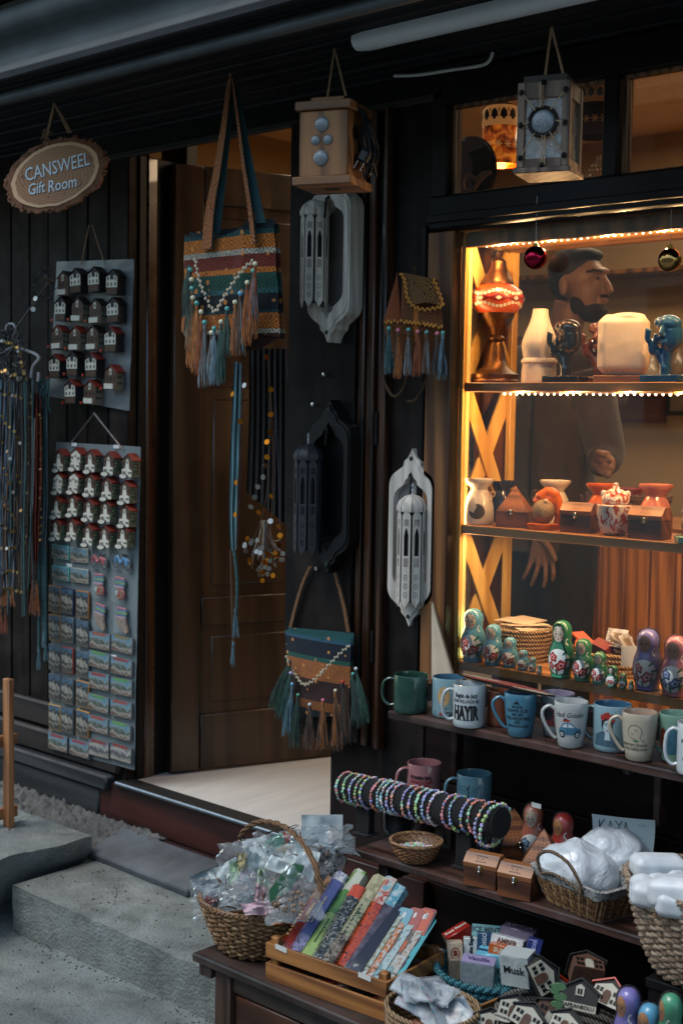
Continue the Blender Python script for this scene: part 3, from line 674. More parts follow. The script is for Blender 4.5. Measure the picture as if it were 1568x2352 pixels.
# --- little wooden house magnets
def house(kind, roofc):
    m = MB(); wv = paint('#c9c4b6', .6, .08, 40, .05, 'white_facade'); bw = paint('#4a3323', .7, .2, 30, .2, 'brown_facade'); dk = paint('#1b1a1c', .7, .2, 30, .2, 'dark_facade'); wn = paint('#15110f', .4, .1, 20, 0, 'window_mark')
    rf = paint({'red': '#7e2c20', 'dark': '#2a1d1a'}[roofc], .6, .15, 50, .2, 'house_roof'); grn = paint('#4a5a3c', .8, .3, 60, .2, 'tree_cutout'); st = paint('#8b8272', .8, .3, 90, .3, 'stone_course')
    w, d, h, a = .031, .034, .062, .082
    side = dk if kind in ('white', 'dark') else paint('#6f6a5c', .8, .3, 60, .3, 'side_wall')
    body = [(-w, 0), (w, 0), (w, h), (0, a), (-w, h)]
    m.prism(body, -d, 0, bw if kind != 'white' else dk, mside=side)
    for s in (1,):
        m.add([(0, -d - .003, a + .003), (w + .005, -d - .003, h - .002), (w + .005, .002, h - .002), (0, .002, a + .003)], [(0, 1, 2, 3)], rf)
        m.add([(0, -d - .003, a + .0065), (w + .005, -d - .003, h + .0015), (w + .005, .002, h + .0015), (0, .002, a + .0065)], [(0, 1, 2, 3)], rf)
        m.add([(0, -d - .003, a + .003), (w + .005, -d - .003, h - .002), (w + .005, -d - .003, h + .0015), (0, -d - .003, a + .0065)], [(0, 1, 2, 3)], rf)
    m.add([(-w - .005, -d - .003, h - .001), (0, -d - .003, a + .004), (0, .002, a + .004), (-w - .005, .002, h - .001)], [(0, 1, 2, 3)], rf)
    y = -d - .0015
    if kind == 'white':
        m.prism([(-w + .001, .026), (w - .001, .026), (w - .001, h - .002), (w * .35, a - .014), (w * .3, .052), (-w * .3, .052), (-w * .35, a - .014), (-w + .001, h - .002)], y, -d, wv)
        for x in (-.02, 0, .02):
            for z in (.031,) + ((.05,) if x else ()): m.bb((x - .0035, y - .0006, z), (x + .0035, y, z + .011), wn)
        m.bb((-w + .003, y, .003), (w - .003, -d, .024), bw)
    elif kind == 'brown':
        m.prism([(-.006, .052), (.006, .052), (.006, .07), (0, .076), (-.006, .07)], y, -d, wv); m.bb((-.0025, y - .0006, .056), (.0025, y, .066), wn)
        m.bb((-w, y - .003, .004), (.018, -d, .022), wv)
        for x in (-.02, 0, .02): m.bb((x - .003, y, .032), (x + .003, -d, .045), wn)
    else:                                      # arched white lower storey with an oval tag
        up = wv if kind == 'arched' else bw
        m.prism([(-w + .002, .03), (w - .002, .03), (w - .002, h - .003), (0, a - .006), (-w + .002, h - .003)], y, -d, up)
        m.prism([(-w, .0), (w - .004, 0), (w - .004, .026), (.012, .03), (.01, .05), (.004, .066), (-.004, .066), (-.01, .05), (-.012, .03), (-w, .026)], y - .002, y, wv)
        for x in (-.022, -.012, .012, .022): m.bb((x - .003, y - .003, .012), (x + .003, y - .002, .019), wn); m.bb((x - .003, y - .0006, .042), (x + .003, y, .052), wn)
        m.bb((-.003, y - .003, .05), (.003, y - .002, .058), wn)
        pts = [(-.018 + .02 * cos(t_), .0 + .008 * sin(t_)) for t_ in [2 * pi * i / 18 for i in range(18)]]; m.prism([(q[0], q[1]) for q in pts], y - .008, y - .004, wv)
        pts = [(-.018 + .026 * cos(t_), .0 + .0105 * sin(t_)) for t_ in [2 * pi * i / 18 for i in range(18)]]; m.prism(pts, y - .0045, y - .002, dk)
        for i in range(12): m.sph((w + rn(-.002, .006), rn(-d, -.004), rn(.008, .055)), rn(.003, .006), grn, 6, 4)
    for z in (.02, .042):
        for yy in (-.025, -.012): m.bb((w, yy - .003, z), (w + .0008, yy + .003, z + .009), wn)
    return m.build('house_magnet', None, ang=30)
HOUSES = {}
RED = paint('#b02a18', .4, .05, 30, 0, 'heart_red')
def put_house(kind, roofc, x, y, Y, label, group, s=1.0):
    k = (kind, roofc)
    if k not in HOUSES: o = HOUSES[k] = house(kind, roofc)
    else: o = HOUSES[k].copy(); COL.objects.link(o)
    p = P(x, y, Y - .036 * s); o.location = (p.x, Y, p.z - .04 * s); o.scale = (s, s, s); o.rotation_euler = (0, radians(rn(-2.5, 2.5)), 0)
    props(o, label, 'magnet', group)
ORD = ['first', 'second', 'third', 'fourth', 'fifth', 'sixth', 'seventh', 'eighth', 'ninth']
def sheet(name, label, corners, Y, mat):
    c = P(*[(corners[0][i] + corners[2][i]) / 2 for i in (0, 1)], Y); t = thing(name, label, 'display sheet', c)
    m = WM(t); quad(m, corners, mat, 30, 60, lambda u, v: Vector((0, -.004 * noise.noise(Vector((u * 4, v * 6, Y))) - .0015 * noise.noise(Vector((u * 17, v * 25, 3))), 0)), Y)
    b = [(x + .3, y + .3) for x, y in corners]; quad(m, b, mat, 30, 60, lambda u, v: Vector((0, .0012 - .004 * noise.noise(Vector((u * 4, v * 6, Y))) - .0015 * noise.noise(Vector((u * 17, v * 25, 3))), 0)), Y)
    m.build('sheet', t); return t
M_foil = paint('#6f757a', .38, .14, 6, .25, 'silver_card', metal=.35, bs=9)
t = sheet('hanging_display', 'silver foil sheet carrying dark wooden house magnets', [(131, 601), (308, 595), (297, 944), (114, 910)], -.026, M_foil)
m = WM(t); rope(m, [P(205, 517, -.03), P(187, 608, -.03)], .0018); rope(m, [P(212, 517, -.03), P(241, 608, -.03)], .0018); m.build('string', t)
H1 = [[(560, 300, 'brown', 'dark'), (672, 275, 'white', 'dark'), (832, 265, 'white', 'dark'), (990, 290, 'white', 'dark')],
      [(535, 525, 'white', 'dark'), (685, 530, 'brown', 'dark'), (845, 545, 'brown', 'dark'), (1000, 535, 'white', 'dark')],
      [(512, 775, 'brown', 'red'), (665, 785, 'brown', 'red'), (820, 780, 'brown', 'dark'), (978, 795, 'white', 'red')],
      [(485, 1030, 'white', 'red'), (640, 1010, 'white', 'dark'), (808, 1020, 'white', 'red'), (978, 1130, 'brown', 'red')],
      [(625, 1255, 'white', 'red'), (795, 1260, 'brown', 'red')]]
RW = ['top', 'second', 'third', 'fourth', 'bottom']
for r, row in enumerate(H1):
    for c, (x, y, k, rc) in enumerate(row):
        put_house(k, rc, x / 3.84 - 2, 571.7 + y / 3.84 + 3, -.03, f"{'white fronted' if k == 'white' else 'brown'} house magnet with {rc} roof, {ORD[c]} in {RW[r]} row of the silver sheet", 'house magnets on the silver sheet', .98)
hs = paint('#a8311c', .4, .05, 30, 0, 'heart_red')
m = MB()
for x, y in ((455, 628), (600, 622), (752, 636), (425, 862), (575, 876), (888, 895), (418, 1135), (565, 1103), (728, 1114), (552, 1357), (712, 1357), (888, 1230)):
    p = P(x / 3.84, 571.7 + y / 3.84, -.066); q = [(.0, -.006), (.006, .001), (.004, .005), (0, .003), (-.004, .005), (-.006, .001)]; m.M = T(*(p - t.location)); m.prism(q, 0, .004, hs)
m.build('heart_tag', t)['kind'] = 'stuff'

# --- long magnet panel
M_panel = paint('#727c7e', .4, .08, 8, .2, 'grey_plastic_panel', bs=12)
t = sheet('hanging_display', 'long grey plastic panel full of souvenir magnets beside the doorway', [(130, 1015), (323, 1026), (309, 1769), (113, 1716)], -.036, M_panel)
m = WM(t); gm = paint('#8f8c88', .7, .1, 50, .2, 'cotton_tape')
for a, b_ in (((218, 948), (160, 1022)), ((216, 948), (283, 1033))): m.tube(PP([a, b_], -.042), .0045, gm, 6, flat=.35)
m.build('hanging_tape', t)
m = MB(); st = paint('#d8d8d8', .5, .02, 30, 0, 'price_sticker')
for x, y in ((171, 1021), (268, 1026), (160, 1298), (270, 1668), (188, 1664), (212, 1570), (262, 1580), (214, 1498), (262, 1508)): p = P(x, y, -.0405) - t.location; m.bb((p.x - .016, p.y - .001, p.z - .006), (p.x + .016, p.y, p.z + .006), st)
m.build('price_sticker', t)['kind'] = 'stuff'
H2 = [[(395, 220), (505, 212), (605, 225), (725, 240), (848, 255)], [(388, 368), (492, 365), (600, 380), (715, 405), (833, 430)],
      [(380, 530), (487, 515), (592, 545), (705, 555), (830, 585)], [(375, 675), (482, 675), (588, 712), (700, 725), (818, 720)]]
for r, row in enumerate(H2):
    for c, (x, y) in enumerate(row):
        k = 'arched' if (r, c) in ((0, 1), (1, 0), (1, 1)) else 'half'
        put_house(k, 'red', x / 2.88 - 2, 980 + y / 2.88 + 2, -.04, f"{'white' if k == 'arched' else 'brown and white'} red-roofed house magnet, {ORD[c]} in {['top', 'second', 'third', 'fourth'][r]} row of the grey panel", 'house magnets on the grey panel', .88)
def picmat(kind):
    m, n, b = nodes('picture_' + kind); setp(b, rough=.4, coat=.1)
    tc = n.nodes.new('ShaderNodeTexCoord'); sp = n.nodes.new('ShaderNodeSeparateXYZ'); n.links.new(tc.outputs['Object'], sp.inputs[0])
    v = coord(n); t1 = noi(n, v, 42, 3, .6); ad = n.nodes.new('ShaderNodeMath'); ad.operation = 'MULTIPLY_ADD'; ad.inputs[1].default_value = {'tall': .075, 'wide': .06, 'town': .05}[kind]
    n.links.new(t1.outputs[0], ad.inputs[0]); n.links.new(sp.outputs[2], ad.inputs[2])
    mr = n.nodes.new('ShaderNodeMapRange'); h = {'tall': .05, 'wide': .03, 'town': .03}[kind]; mr.inputs['From Min'].default_value = -h * .62; mr.inputs['From Max'].default_value = h * .95 + .04; n.links.new(ad.outputs[0], mr.inputs[0])
    if kind == 'tall': st = [(0, '#14161a'), (.2, '#5c584e'), (.3, '#22262c'), (.42, '#8c8678'), (.5, '#1c2026'), (.62, '#a09c90'), (.74, '#181a20'), (.88, '#4a6478'), (1, '#3a5468')]
    elif kind == 'wide': st = [(0, '#3c332c'), (.2, '#8c8274'), (.3, '#54382c'), (.42, '#98948c'), (.52, '#38402c'), (.66, '#7c8c90'), (.8, '#5c8498'), (1, '#446a80')]
    else: st = [(0, '#4a4c50'), (.25, '#9a9488'), (.45, '#3c424c'), (.6, '#a8a49c'), (.8, '#48566a'), (1, '#5a6c84')]
    c = ramp(n, mr.outputs[0], [(p, hx(q)) for p, q in st]); t2 = noi(n, v, 240, 4, .3); mx = n.nodes.new('ShaderNodeMixRGB'); mx.blend_type = 'OVERLAY'; mx.inputs[0].default_value = .75
    n.links.new(c, mx.inputs[1]); n.links.new(t2.outputs[0], mx.inputs[2]); n.links.new(mx.outputs[0], b.inputs['Base Color']); return m
PIC = {k: picmat(k) for k in ('tall', 'wide', 'town')}
M_sleeve = film((.85, .9, .92), .03, .2, 'clear_sleeve', .6, 30, 1.12)
PMC = {}
def picmagnet(kind, w, h, edge, title, x, y, label, group, cat='magnet'):
    k = (kind, w, h, edge, title)
    if k in PMC: o = PMC[k].copy(); COL.objects.link(o); kids = list(PMC[k].children)
    else:
        m = MB(); ec = paint(edge, .5, .1, 30, 0, 'magnet_edge'); m.box((0, 0, 0), (w, .008, h), ec, .001); m.bb((-w / 2 + .003, -.0046, -h / 2 + .003), (w / 2 - .003, -.004, h / 2 - .003), PIC[kind])
        if title:
            m.bb((-w / 2, -.006, h / 2 - .010), (w / 2, -.004, h / 2 + .001), paint({'#': '#1c2a20'}.get('x', '#20262a'), .6, .1, 30, 0, 'title_bar')) if 0 else None
            m.decal('text', paint(title, .4, .05, 30, 0, 'title_letters'), fr(-.0055), s='SAFRANBOLU', size=.0145, at=(0, h / 2 - .005), bold=.0004, sx=.88)
        o = PMC[k] = m.build('souvenir_magnet'); kids = []
    p = P(x, y, -.045); o.location = (p.x, -.045, p.z); o.rotation_euler = (0, radians(rn(-2, 2)), 0)
    props(o, label, cat, group); return o
TX = [(372, 455, 555)] * 5; TY = [(1140, 1155, 1175), (1330, 1345, 1372), (1530, 1545, 1575), (1725, 1750, 1770), (1925, 1945, 1965)]
EC = [['#b07840', '#1f2a48', '#a86c3a'], ['#a8703c', '#5c6468', '#4c5458'], ['#5a6064', '#8a2f26', '#565e62'], ['#54585c', '#50565a', '#a87a44'], ['#b0884c', '#4c5256', '#b0803c']]
for r in range(5):
    for c in range(3):
        picmagnet('tall', .072, .094, EC[r][c], None, (TX[r][c] - 4) / 2.88, 980 + TY[r][c] / 2.88, f"upright picture magnet of old street, {ORD[c]} in {['top', 'second', 'third', 'fourth', 'lowest'][r]} row of upright ones", 'upright picture magnets')
WX = [(665, 1418, '#c0642c'), (812, 1440, '#9c8a4c'), (662, 1545, '#6aa84c'), (808, 1588, '#a83c30'), (660, 1685, '#b03838'), (808, 1722, '#6ab054'), (657, 1832, '#66a850'), (806, 1868, '#b8482c'), (655, 1972, '#b8482c'), (800, 2012, '#6cb450'), (388, 2090, '#b04038'), (530, 2130, '#b03844')]
nm = ['orange', 'tan', 'green', 'dark red', 'crimson', 'bright green', 'grass green', 'red', 'rusty', 'lime', 'brick red', 'rose red']
for i, (x, y, tc_) in enumerate(WX):
    picmagnet('wide', .116, .058, '#5d6266', tc_, x / 2.88, 980 + y / 2.88, f"landscape magnet with {nm[i]} town name, {'left' if x < 700 else 'right'} column, {ORD[min(i // 2, 5)]} pair down the grey panel", 'landscape town magnets')
for i, (x, y) in enumerate(((660, 2130), (805, 2160))): picmagnet('town', .116, .058, '#4c5256', '#a83c30', x / 2.88, 980 + y / 2.88, f"grey town view magnet at the foot of the panel, {['left', 'right'][i]} one", 'grey town view magnets')
for i, (x, y, e) in enumerate(((405, 830, '#5fb0a8'), (405, 970, '#5fb0a8'), (530, 850, '#a8a49a'), (530, 985, '#a8a49a'))):
    picmagnet('wide', .102, .05, e, None, x / 2.88, 980 + y / 2.88, f"{'turquoise' if i < 2 else 'cream'} framed bookshelf picture magnet, {['upper', 'lower'][i % 2]} of its pair", 'framed picture magnets')
def scooter(c, x, y, label):
    m = MB(); b = paint(c, .35, .15, 40, 0, 'scooter_body'); k = paint('#1c2024', .5, .2, 30, 0, 'tyre_black'); s = paint('#9aa4a8', .4, .1, 30, 0, 'spoke')
    for xx in (-.03, .032):
        m.lathe([(.010, 0), (.019, 0), (.019, .008), (.010, .008)], k, 18, (0, 0, 0)) if 0 else None
        pts = [(xx + .016 * cos(a), -.004, -.012 + .016 * sin(a)) for a in [2 * pi * i / 20 for i in range(20)]]; m.tube(pts, .004, k, 6, True)
        for i in range(6): a = pi * i / 6; m.tube([(xx + .013 * cos(a), -.003, -.012 + .013 * sin(a)), (xx - .013 * cos(a), -.003, -.012 - .013 * sin(a))], .0008, s, 4)
    m.tube(catm([(-.03, -.005, -.012), (-.02, -.006, .012), (0, -.006, -.006), (.018, -.006, .01), (.032, -.005, -.012)], 6), .006, b, 8)
    m.tube([(-.02, -.006, .012), (-.026, -.006, .03), (-.034, -.006, .032)], .0025, k, 6); m.box((.02, -.005, .02), (.03, .01, .008), k, .003); m.sph((.03, -.005, .004), (.014, .006, .010), b, 10, 6); m.sph((-.028, -.005, .0), (.009, .006, .012), b, 10, 6)
    m.bb((-.05, -.009, -.034), (.055, -.0085, .038), M_sleeve)
    o = m.build('scooter_magnet'); p = P(x / 2.88, 980 + y / 2.88, -.045); o.location = p; o.rotation_euler = (0, radians(4), 0); props(o, label, 'magnet')
scooter('#a85a5c', 660, 880, 'pink red scooter shaped magnet in a clear bag on the panel'); scooter('#5a8cb0', 812, 885, 'light blue scooter shaped magnet in a clear bag on the panel')
def bootm(x, y, ball, label, rz=0):
    m = MB(); cs = ['#b0606c', '#4c86a8', '#86a868', '#4a7c9c', '#c89aa8']
    for i, c in enumerate(cs): m.box((.004 * sin(i), -.004, .032 - i * .0075), (.05 - .003 * (i % 2), .009, .007), paint(c, .5, .1, 30, 0, 'book_stripe'), .0015)
    if ball:
        m.sph((.006, -.005, -.022), (.026, .007, .02), paint('#a8443c', .4, .25, 60, 0, 'balloon_red'), 16, 10); m.sph((-.008, -.007, -.02), (.012, .006, .011), paint('#a8acb0', .4, .3, 90, 0, 'balloon_grey'), 10, 6)
        for i in range(7): a = i * .9; m.sph((.006 + .016 * cos(a), -.011, -.022 + .012 * sin(a)), .003, paint('#7ca86c', .4, .2, 60, 0, 'leaf_dots'), 6, 4)
    else: m.prism([(-.026, .0), (.02, .0), (.038, -.04), (.03, -.05), (.0, -.042), (-.022, -.02)], -.008, 0, paint('#9c8470', .5, .6, 70, 0, 'painted_pattern'))
    m.bb((-.034, -.012, -.05), (.036, -.0115, .04), M_sleeve)
    o = m.build('boot_magnet'); o.location = P(x / 2.88, 980 + y / 2.88, -.045); o.rotation_euler = (0, radians(rz), 0); props(o, label, 'magnet', 'striped boot magnets')
bootm(662, 1040, 1, 'striped boot magnet with red balloon, left of the upper pair'); bootm(800, 1065, 1, 'striped boot magnet with red balloon, right of the upper pair', 3); bootm(668, 1240, 0, 'striped boot magnet with patterned toe, left of the lower pair', 8); bootm(812, 1265, 0, 'striped boot magnet with patterned toe, right of the lower pair', 0)

# ================================================================== scarves and belts at the far left
def cloth(m, L, Rr, mat, nu, nv, pl, amp, Y, jit=0):
    L = catm([(a, b, 0) for a, b in L], 8); Rr = catm([(a, b, 0) for a, b in Rr], 8)
    def at(l, v): k = v * (len(l) - 1); i = min(int(k), len(l) - 2); return l[i].lerp(l[i + 1], k - i)
    def g(u, v):
        a, b = at(L, v), at(Rr, v); q = a.lerp(b, u); p = P(q.x, q.y, Y + amp * sin(u * pl * 2 * pi) + jit * noise.noise(Vector((u * 3, v * 5, Y * 9)))); return p
    m.grid(g, nu, nv, mat, True)
def coins(m, pts, Y, n, r=.0075, mats=None, jx=.006):
    c = catm([(a, b, 0) for a, b in pts], 16)
    for i in range(n):
        q = c[int((i + .5) / n * (len(c) - 1))]; p = P(q.x, q.y, Y - rn(0, .02)) + Vector((rn(-jx, jx), 0, rn(-jx, jx))); a = rn(-.9, .9)
        mt = random.choice(mats or [M_gold, M_gold, M_silv])
        M0 = m.M.copy(); m.M = M0 @ T(*p) @ Matrix.Rotation(a + .7, 4, 'Z') @ Matrix.Rotation(rn(-.5, .5), 4, 'X') @ R('X', 90); m.lathe([(0.0003, -.0006), (r, -.0006), (r, .0006), (0.0003, .0006)], mt, 10); m.M = M0
M_silv = metal('#a8a49c', .35, .1, 'silver_coin')
t = thing('clothes_hanger', 'white plastic hanger with black lace hooked at the left wall', 'hanger', P(40, 820, -.14))
m = WM(t); wp = paint('#9a9a9c', .4, .05, 20, 0, 'hanger_plastic')
m.tube(catm(PP([(14, 762), (18, 746), (32, 745), (36, 760), (30, 775), (24, 800)], -.14), 6), .0045, wp, 8); m.tube(catm(PP([(-20, 840), (24, 800), (70, 808), (90, 822), (76, 842), (72, 868)], -.14), 6), .0055, wp, 8); m.tube(PP([(90, 855), (88, 876)], -.14), .0055, wp, 8); m.build('hook', t)
m = WM(t); bl = paint('#0c0d10', .6, .2, 60, .3, 'black_lace', sheen=.3)
for i in range(150): q = P(rn(-8, 58), rn(752, 878), -.16 + rn(-.02, .02)); m.tube([q, q + Vector((rn(-.02, .02), rn(-.012, .012), rn(-.035, .02))), q + Vector((rn(-.03, .03), rn(-.01, .01), rn(-.05, .01)))], .0022, bl, 4)
coins(m, [(0, 780), (40, 800), (60, 870)], -.175, 16, .006); coins(m, [(5, 850), (50, 872)], -.175, 10, .007); m.build('lace', t)
t = thing('wall_hook_rod', 'thin metal rod with a tuft of black tinsel beside silver sheet', 'hook', P(80, 690, -.08))
m = WM(t); m.tube(PP([(30, 765), (118, 640)], -.09), .0028, metal('#77706c', .4, .1, 'rod_metal'), 8); m.build('rod', t)
m = WM(t)
for i in range(190): a = rn(0, 2 * pi); q = P(101 + 20 * cos(a) + rn(-5, 5), 655 + 32 * sin(a) + rn(-6, 6), -.09 + rn(-.02, .02)); m.tube([q, q + Vector((rn(-.012, .012), rn(-.012, .012), rn(-.014, .014)))], .0014, bl, 3)
coins(m, [(80, 685), (78, 712)], -.115, 3, .009, [M_silv]); coins(m, [(106, 636), (122, 646)], -.12, 4, .007, [M_gold, M_silv]); m.build('tinsel', t)
def belt(name, label, cat, f, at):
    t = thing(name, label, cat, at); m = WM(t); f(m, t); return t
def f(m, t):
    bs = wood('#64768f', '#1f2c42', 'z', 20, .7, .4, 'blue_pleated_cloth', sheen=.2)
    cloth(m, [(-30, 872), (-34, 1100), (-30, 1330)], [(54, 880), (36, 1060), (14, 1200)], bs, 60, 30, 9, .008, -.15); cloth(m, [(2, 1180), (0, 1270), (6, 1352)], [(22, 1180), (34, 1290), (30, 1352)], bs, 20, 12, 4, .006, -.14)
    for x in (8, 18, 28): tassel(m, P(x, 1350, -.14), .07, 16, .014, [TH['rust'], TH['orange'], TH['tan']])
    for x in (14, 4): tassel(m, P(x, 1400, -.15), .09, 14, .01, [TH['rust']])
    m.build('skirt', t); m = WM(t)
    for k in range(26):
        x = -5 + k * 3.4 + rn(-2, 2); rope(m, PP([(x, 872), (x + rn(-6, 4), 1050), (x + rn(-10, 2), 1200), (x + rn(-12, 2), rn(1260, 1420))], -.165 + rn(-.01, .012)), rn(.0016, .0034), random.choice([TH['dark'], TH['teal'], TH['blue'], TH['brown'], TH['dark']]))
    m.build('cords', t); m = WM(t)
    for k in range(6): coins(m, [(2 + k * 9, 890), (8 + k * 8, 1050 + k * 20), (4 + k * 6, 1240), (10 + k * 7, 1370)], -.175, 9, .006)
    m.build('coin_fringe', t)
belt('belly_dance_skirt', 'blue pleated cloth with gold coin fringe at the left edge', 'skirt', f, P(20, 900, -.15))
def f(m, t):
    rd = wood('#7a2c1c', '#2c0f0b', 'z', 22, .7, .3, 'red_cloth'); wl = paint('#a8a2a0', .7, .1, 40, .1, 'white_stripe')
    cloth(m, [(72, 900), (66, 1100), (68, 1200), (76, 1290)], [(96, 905), (98, 1100), (92, 1200), (88, 1290)], rd, 18, 30, 3, .006, -.12)
    m.tube(catm(PP([(80, 960), (77, 1100), (74, 1190)], -.128), 5), .003, wl, 6); m.tube(PP([(80, 1290), (80, 1345)], -.12), .004, TH['brown'], 6)
    for x in (76, 84): tassel(m, P(x, 1335, -.12), .12, 26, .018, [TH['rust'], TH['orange'], TH['brown']])
    m.build('belt_cloth', t); m = WM(t)
    coins(m, [(70, 890), (62, 1100), (60, 1250), (50, 1360)], -.14, 26, .0065, [M_gold]); coins(m, [(92, 950), (94, 1250)], -.14, 30, .004, [M_gold])
    for k in range(7): rope(m, PP([(50 + k * 4, 900), (48 + k * 4, 1080), (46 + k * 5, 1240 + rn(-20, 20)), (50 + k * 4, 1330 + rn(-30, 30))], -.13 + rn(-.015, .015)), .0016, TH['brown'])
    m.build('coin_strings', t)
belt('coin_belt', 'red striped belt with gold coins beside the blue pleated cloth', 'belt', f, P(80, 900, -.12))
def f(m, t):
    te = wood('#1f5a5e', '#0e2e34', 'z', 20, .7, .3, 'teal_cloth', sheen=.2); cloth(m, [(88, 872), (90, 960), (91, 1150), (89, 1262)], [(106, 875), (110, 960), (111, 1150), (105, 1262)], te, 16, 30, 3, .006, -.10, .01)
    for k in range(60): q = P(rn(88, 114), rn(868, 925), -.11 + rn(-.01, .01)); m.tube([q, q + Vector((rn(-.01, .01), rn(-.01, .01), rn(-.05, 0)))], .002, TH['teal'], 4)
    m.build('scarf_cloth', t)
    for x0, x1, y1 in ((92, 90, 1490), (99, 101, 1440), (104, 106, 1470)):
        m = WM(t); braid(m, PP([(x0, 1258), ((x0 + x1) / 2, 1360), (x1, y1)], -.10), .0062, TH['teal'], 46); tassel(m, P(x1, y1, -.10), .075, 22, .009, [TH['teal'], TH['blue']]); m.build('braid', t)
belt('braided_scarf', 'teal scarf tie with long braided tails beside the magnet panel', 'scarf', f, P(104, 870, -.10))

# ================================================================== goods hanging in the doorway
t = thing('blue_sash', 'long blue grey sash with braided tassels hanging on the door', 'sash', P(545, 840, .03))
m = WM(t); ss = wood('#4f7f88', '#1f3f4a', 'z', 20, .7, .3, 'sash_cloth', sheen=.2)
cloth(m, [(538, 830), (530, 1000), (526, 1180), (530, 1265)], [(556, 835), (552, 1000), (545, 1180), (543, 1262)], ss, 12, 30, 2, .005, .03); m.build('sash', t)
m = WM(t); braid(m, PP([(538, 1262), (545, 1340), (541, 1440)], .03), .006, TH['teal'], 46); tassel(m, P(541, 1400, .03), .09, 20, .012, [TH['teal'], TH['blue']]); m.build('braid', t)
m = WM(t); braid(m, PP([(530, 1265), (533, 1390), (536, 1480)], .035), .0035, TH['brown'], 60); tassel(m, P(536, 1475, .035), .08, 20, .009, [TH['blue'], TH['teal']]); m.build('braid', t)
t = thing('dark_pleated_cloth', 'dark pleated cloth hanging in front of the open door', 'cloth', P(610, 830, .03))
m = WM(t); dp = paint('#14100f', .85, .25, 20, .3, 'dark_pleats'); cloth(m, [(572, 800), (572, 960), (566, 1130)], [(662, 800), (662, 1000), (662, 1210)], dp, 60, 20, 7, .006, .06); m.build('cloth', t)
m = WM(t); vt = paint('#57506a', .7, .1, 30, 0, 'cord_lilac')
for l in ([(630, 830), (640, 1100), (645, 1270)], [(560, 840), (552, 1100), (545, 1260)], [(654, 780), (662, 880)]): m.tube(catm(PP(l, .04), 5), .0012, vt, 5)
m.build('cord', t)
def f(m, t):
    rope(m, PP([(614, 815), (620, 900), (620, 1000), (615, 1100), (608, 1160), (592, 1215), (575, 1255)], .0), .0012, TH['brown']); rope(m, PP([(622, 900), (626, 1050), (622, 1260)], .0), .0012, TH['brown'])
    for x, y, c in ((613, 820, 0), (622, 895, 0), (622, 952, 0), (621, 992, 0), (613, 1015, 0), (613, 1050, 0), (609, 1070, 1), (604, 1096, 1), (592, 1118, 1), (585, 1142, 1), (576, 1164, 1), (623, 1140, 0), (561, 885, 1), (534, 905, 0), (552, 968, 0), (542, 1108, 0), (540, 1182, 0), (594, 1177, 0), (621, 1197, 1), (640, 1210, 0), (643, 1230, 0), (640, 1253, 0), (632, 1270, 0), (640, 1285, 0)):
        coins(m, [(x, y), (x + .1, y)], -.0, 1, .0088, [M_amber if not c else M_silv], 0)
    m.build('coin_string', t); m = WM(t)
    for k in range(24):
        x = rn(570, 650); y = rn(1215, 1260); rope(m, PP([(610 + rn(-12, 12), 1195), ((x + 605) / 2, 1240), (x, y + rn(15, 75))], rn(-.02, .01)), .0017, random.choice([TH['tan'], TH['brown'], TH['grey']]))
    for k in range(46): x = rn(562, 652); y = rn(1235, 1300) + (45 if abs(x - 618) < 26 else 0) * rn(0, 1); coins(m, [(x, y), (x + .1, y)], rn(-.03, 0), 1, .0078, [M_amber, M_silv, M_silv], 0)
    m.build('coin_tassel', t)
M_amber = metal('#b8701c', .35, .15, 'amber_coin')
belt('coin_necklace', 'string of amber and silver coins with coin tassel in the doorway', 'belt', f, P(612, 820, 0))
for x, y, nm_ in ((749, 860, 'upper'), (723, 929, 'middle'), (731, 1305, 'lower')):
    m = MB(); m.M = R('X', 90); m.lathe([(.0003, .012), (.006, .011), (.007, .007), (.003, .004), (.003, 0)], M_chrome, 14); o = m.build('metal_knob'); o.location = P(x, y, -.031); props(o, f'small shiny metal knob, {nm_} of three on the dark shutter', 'knob', 'knobs on the shutter')

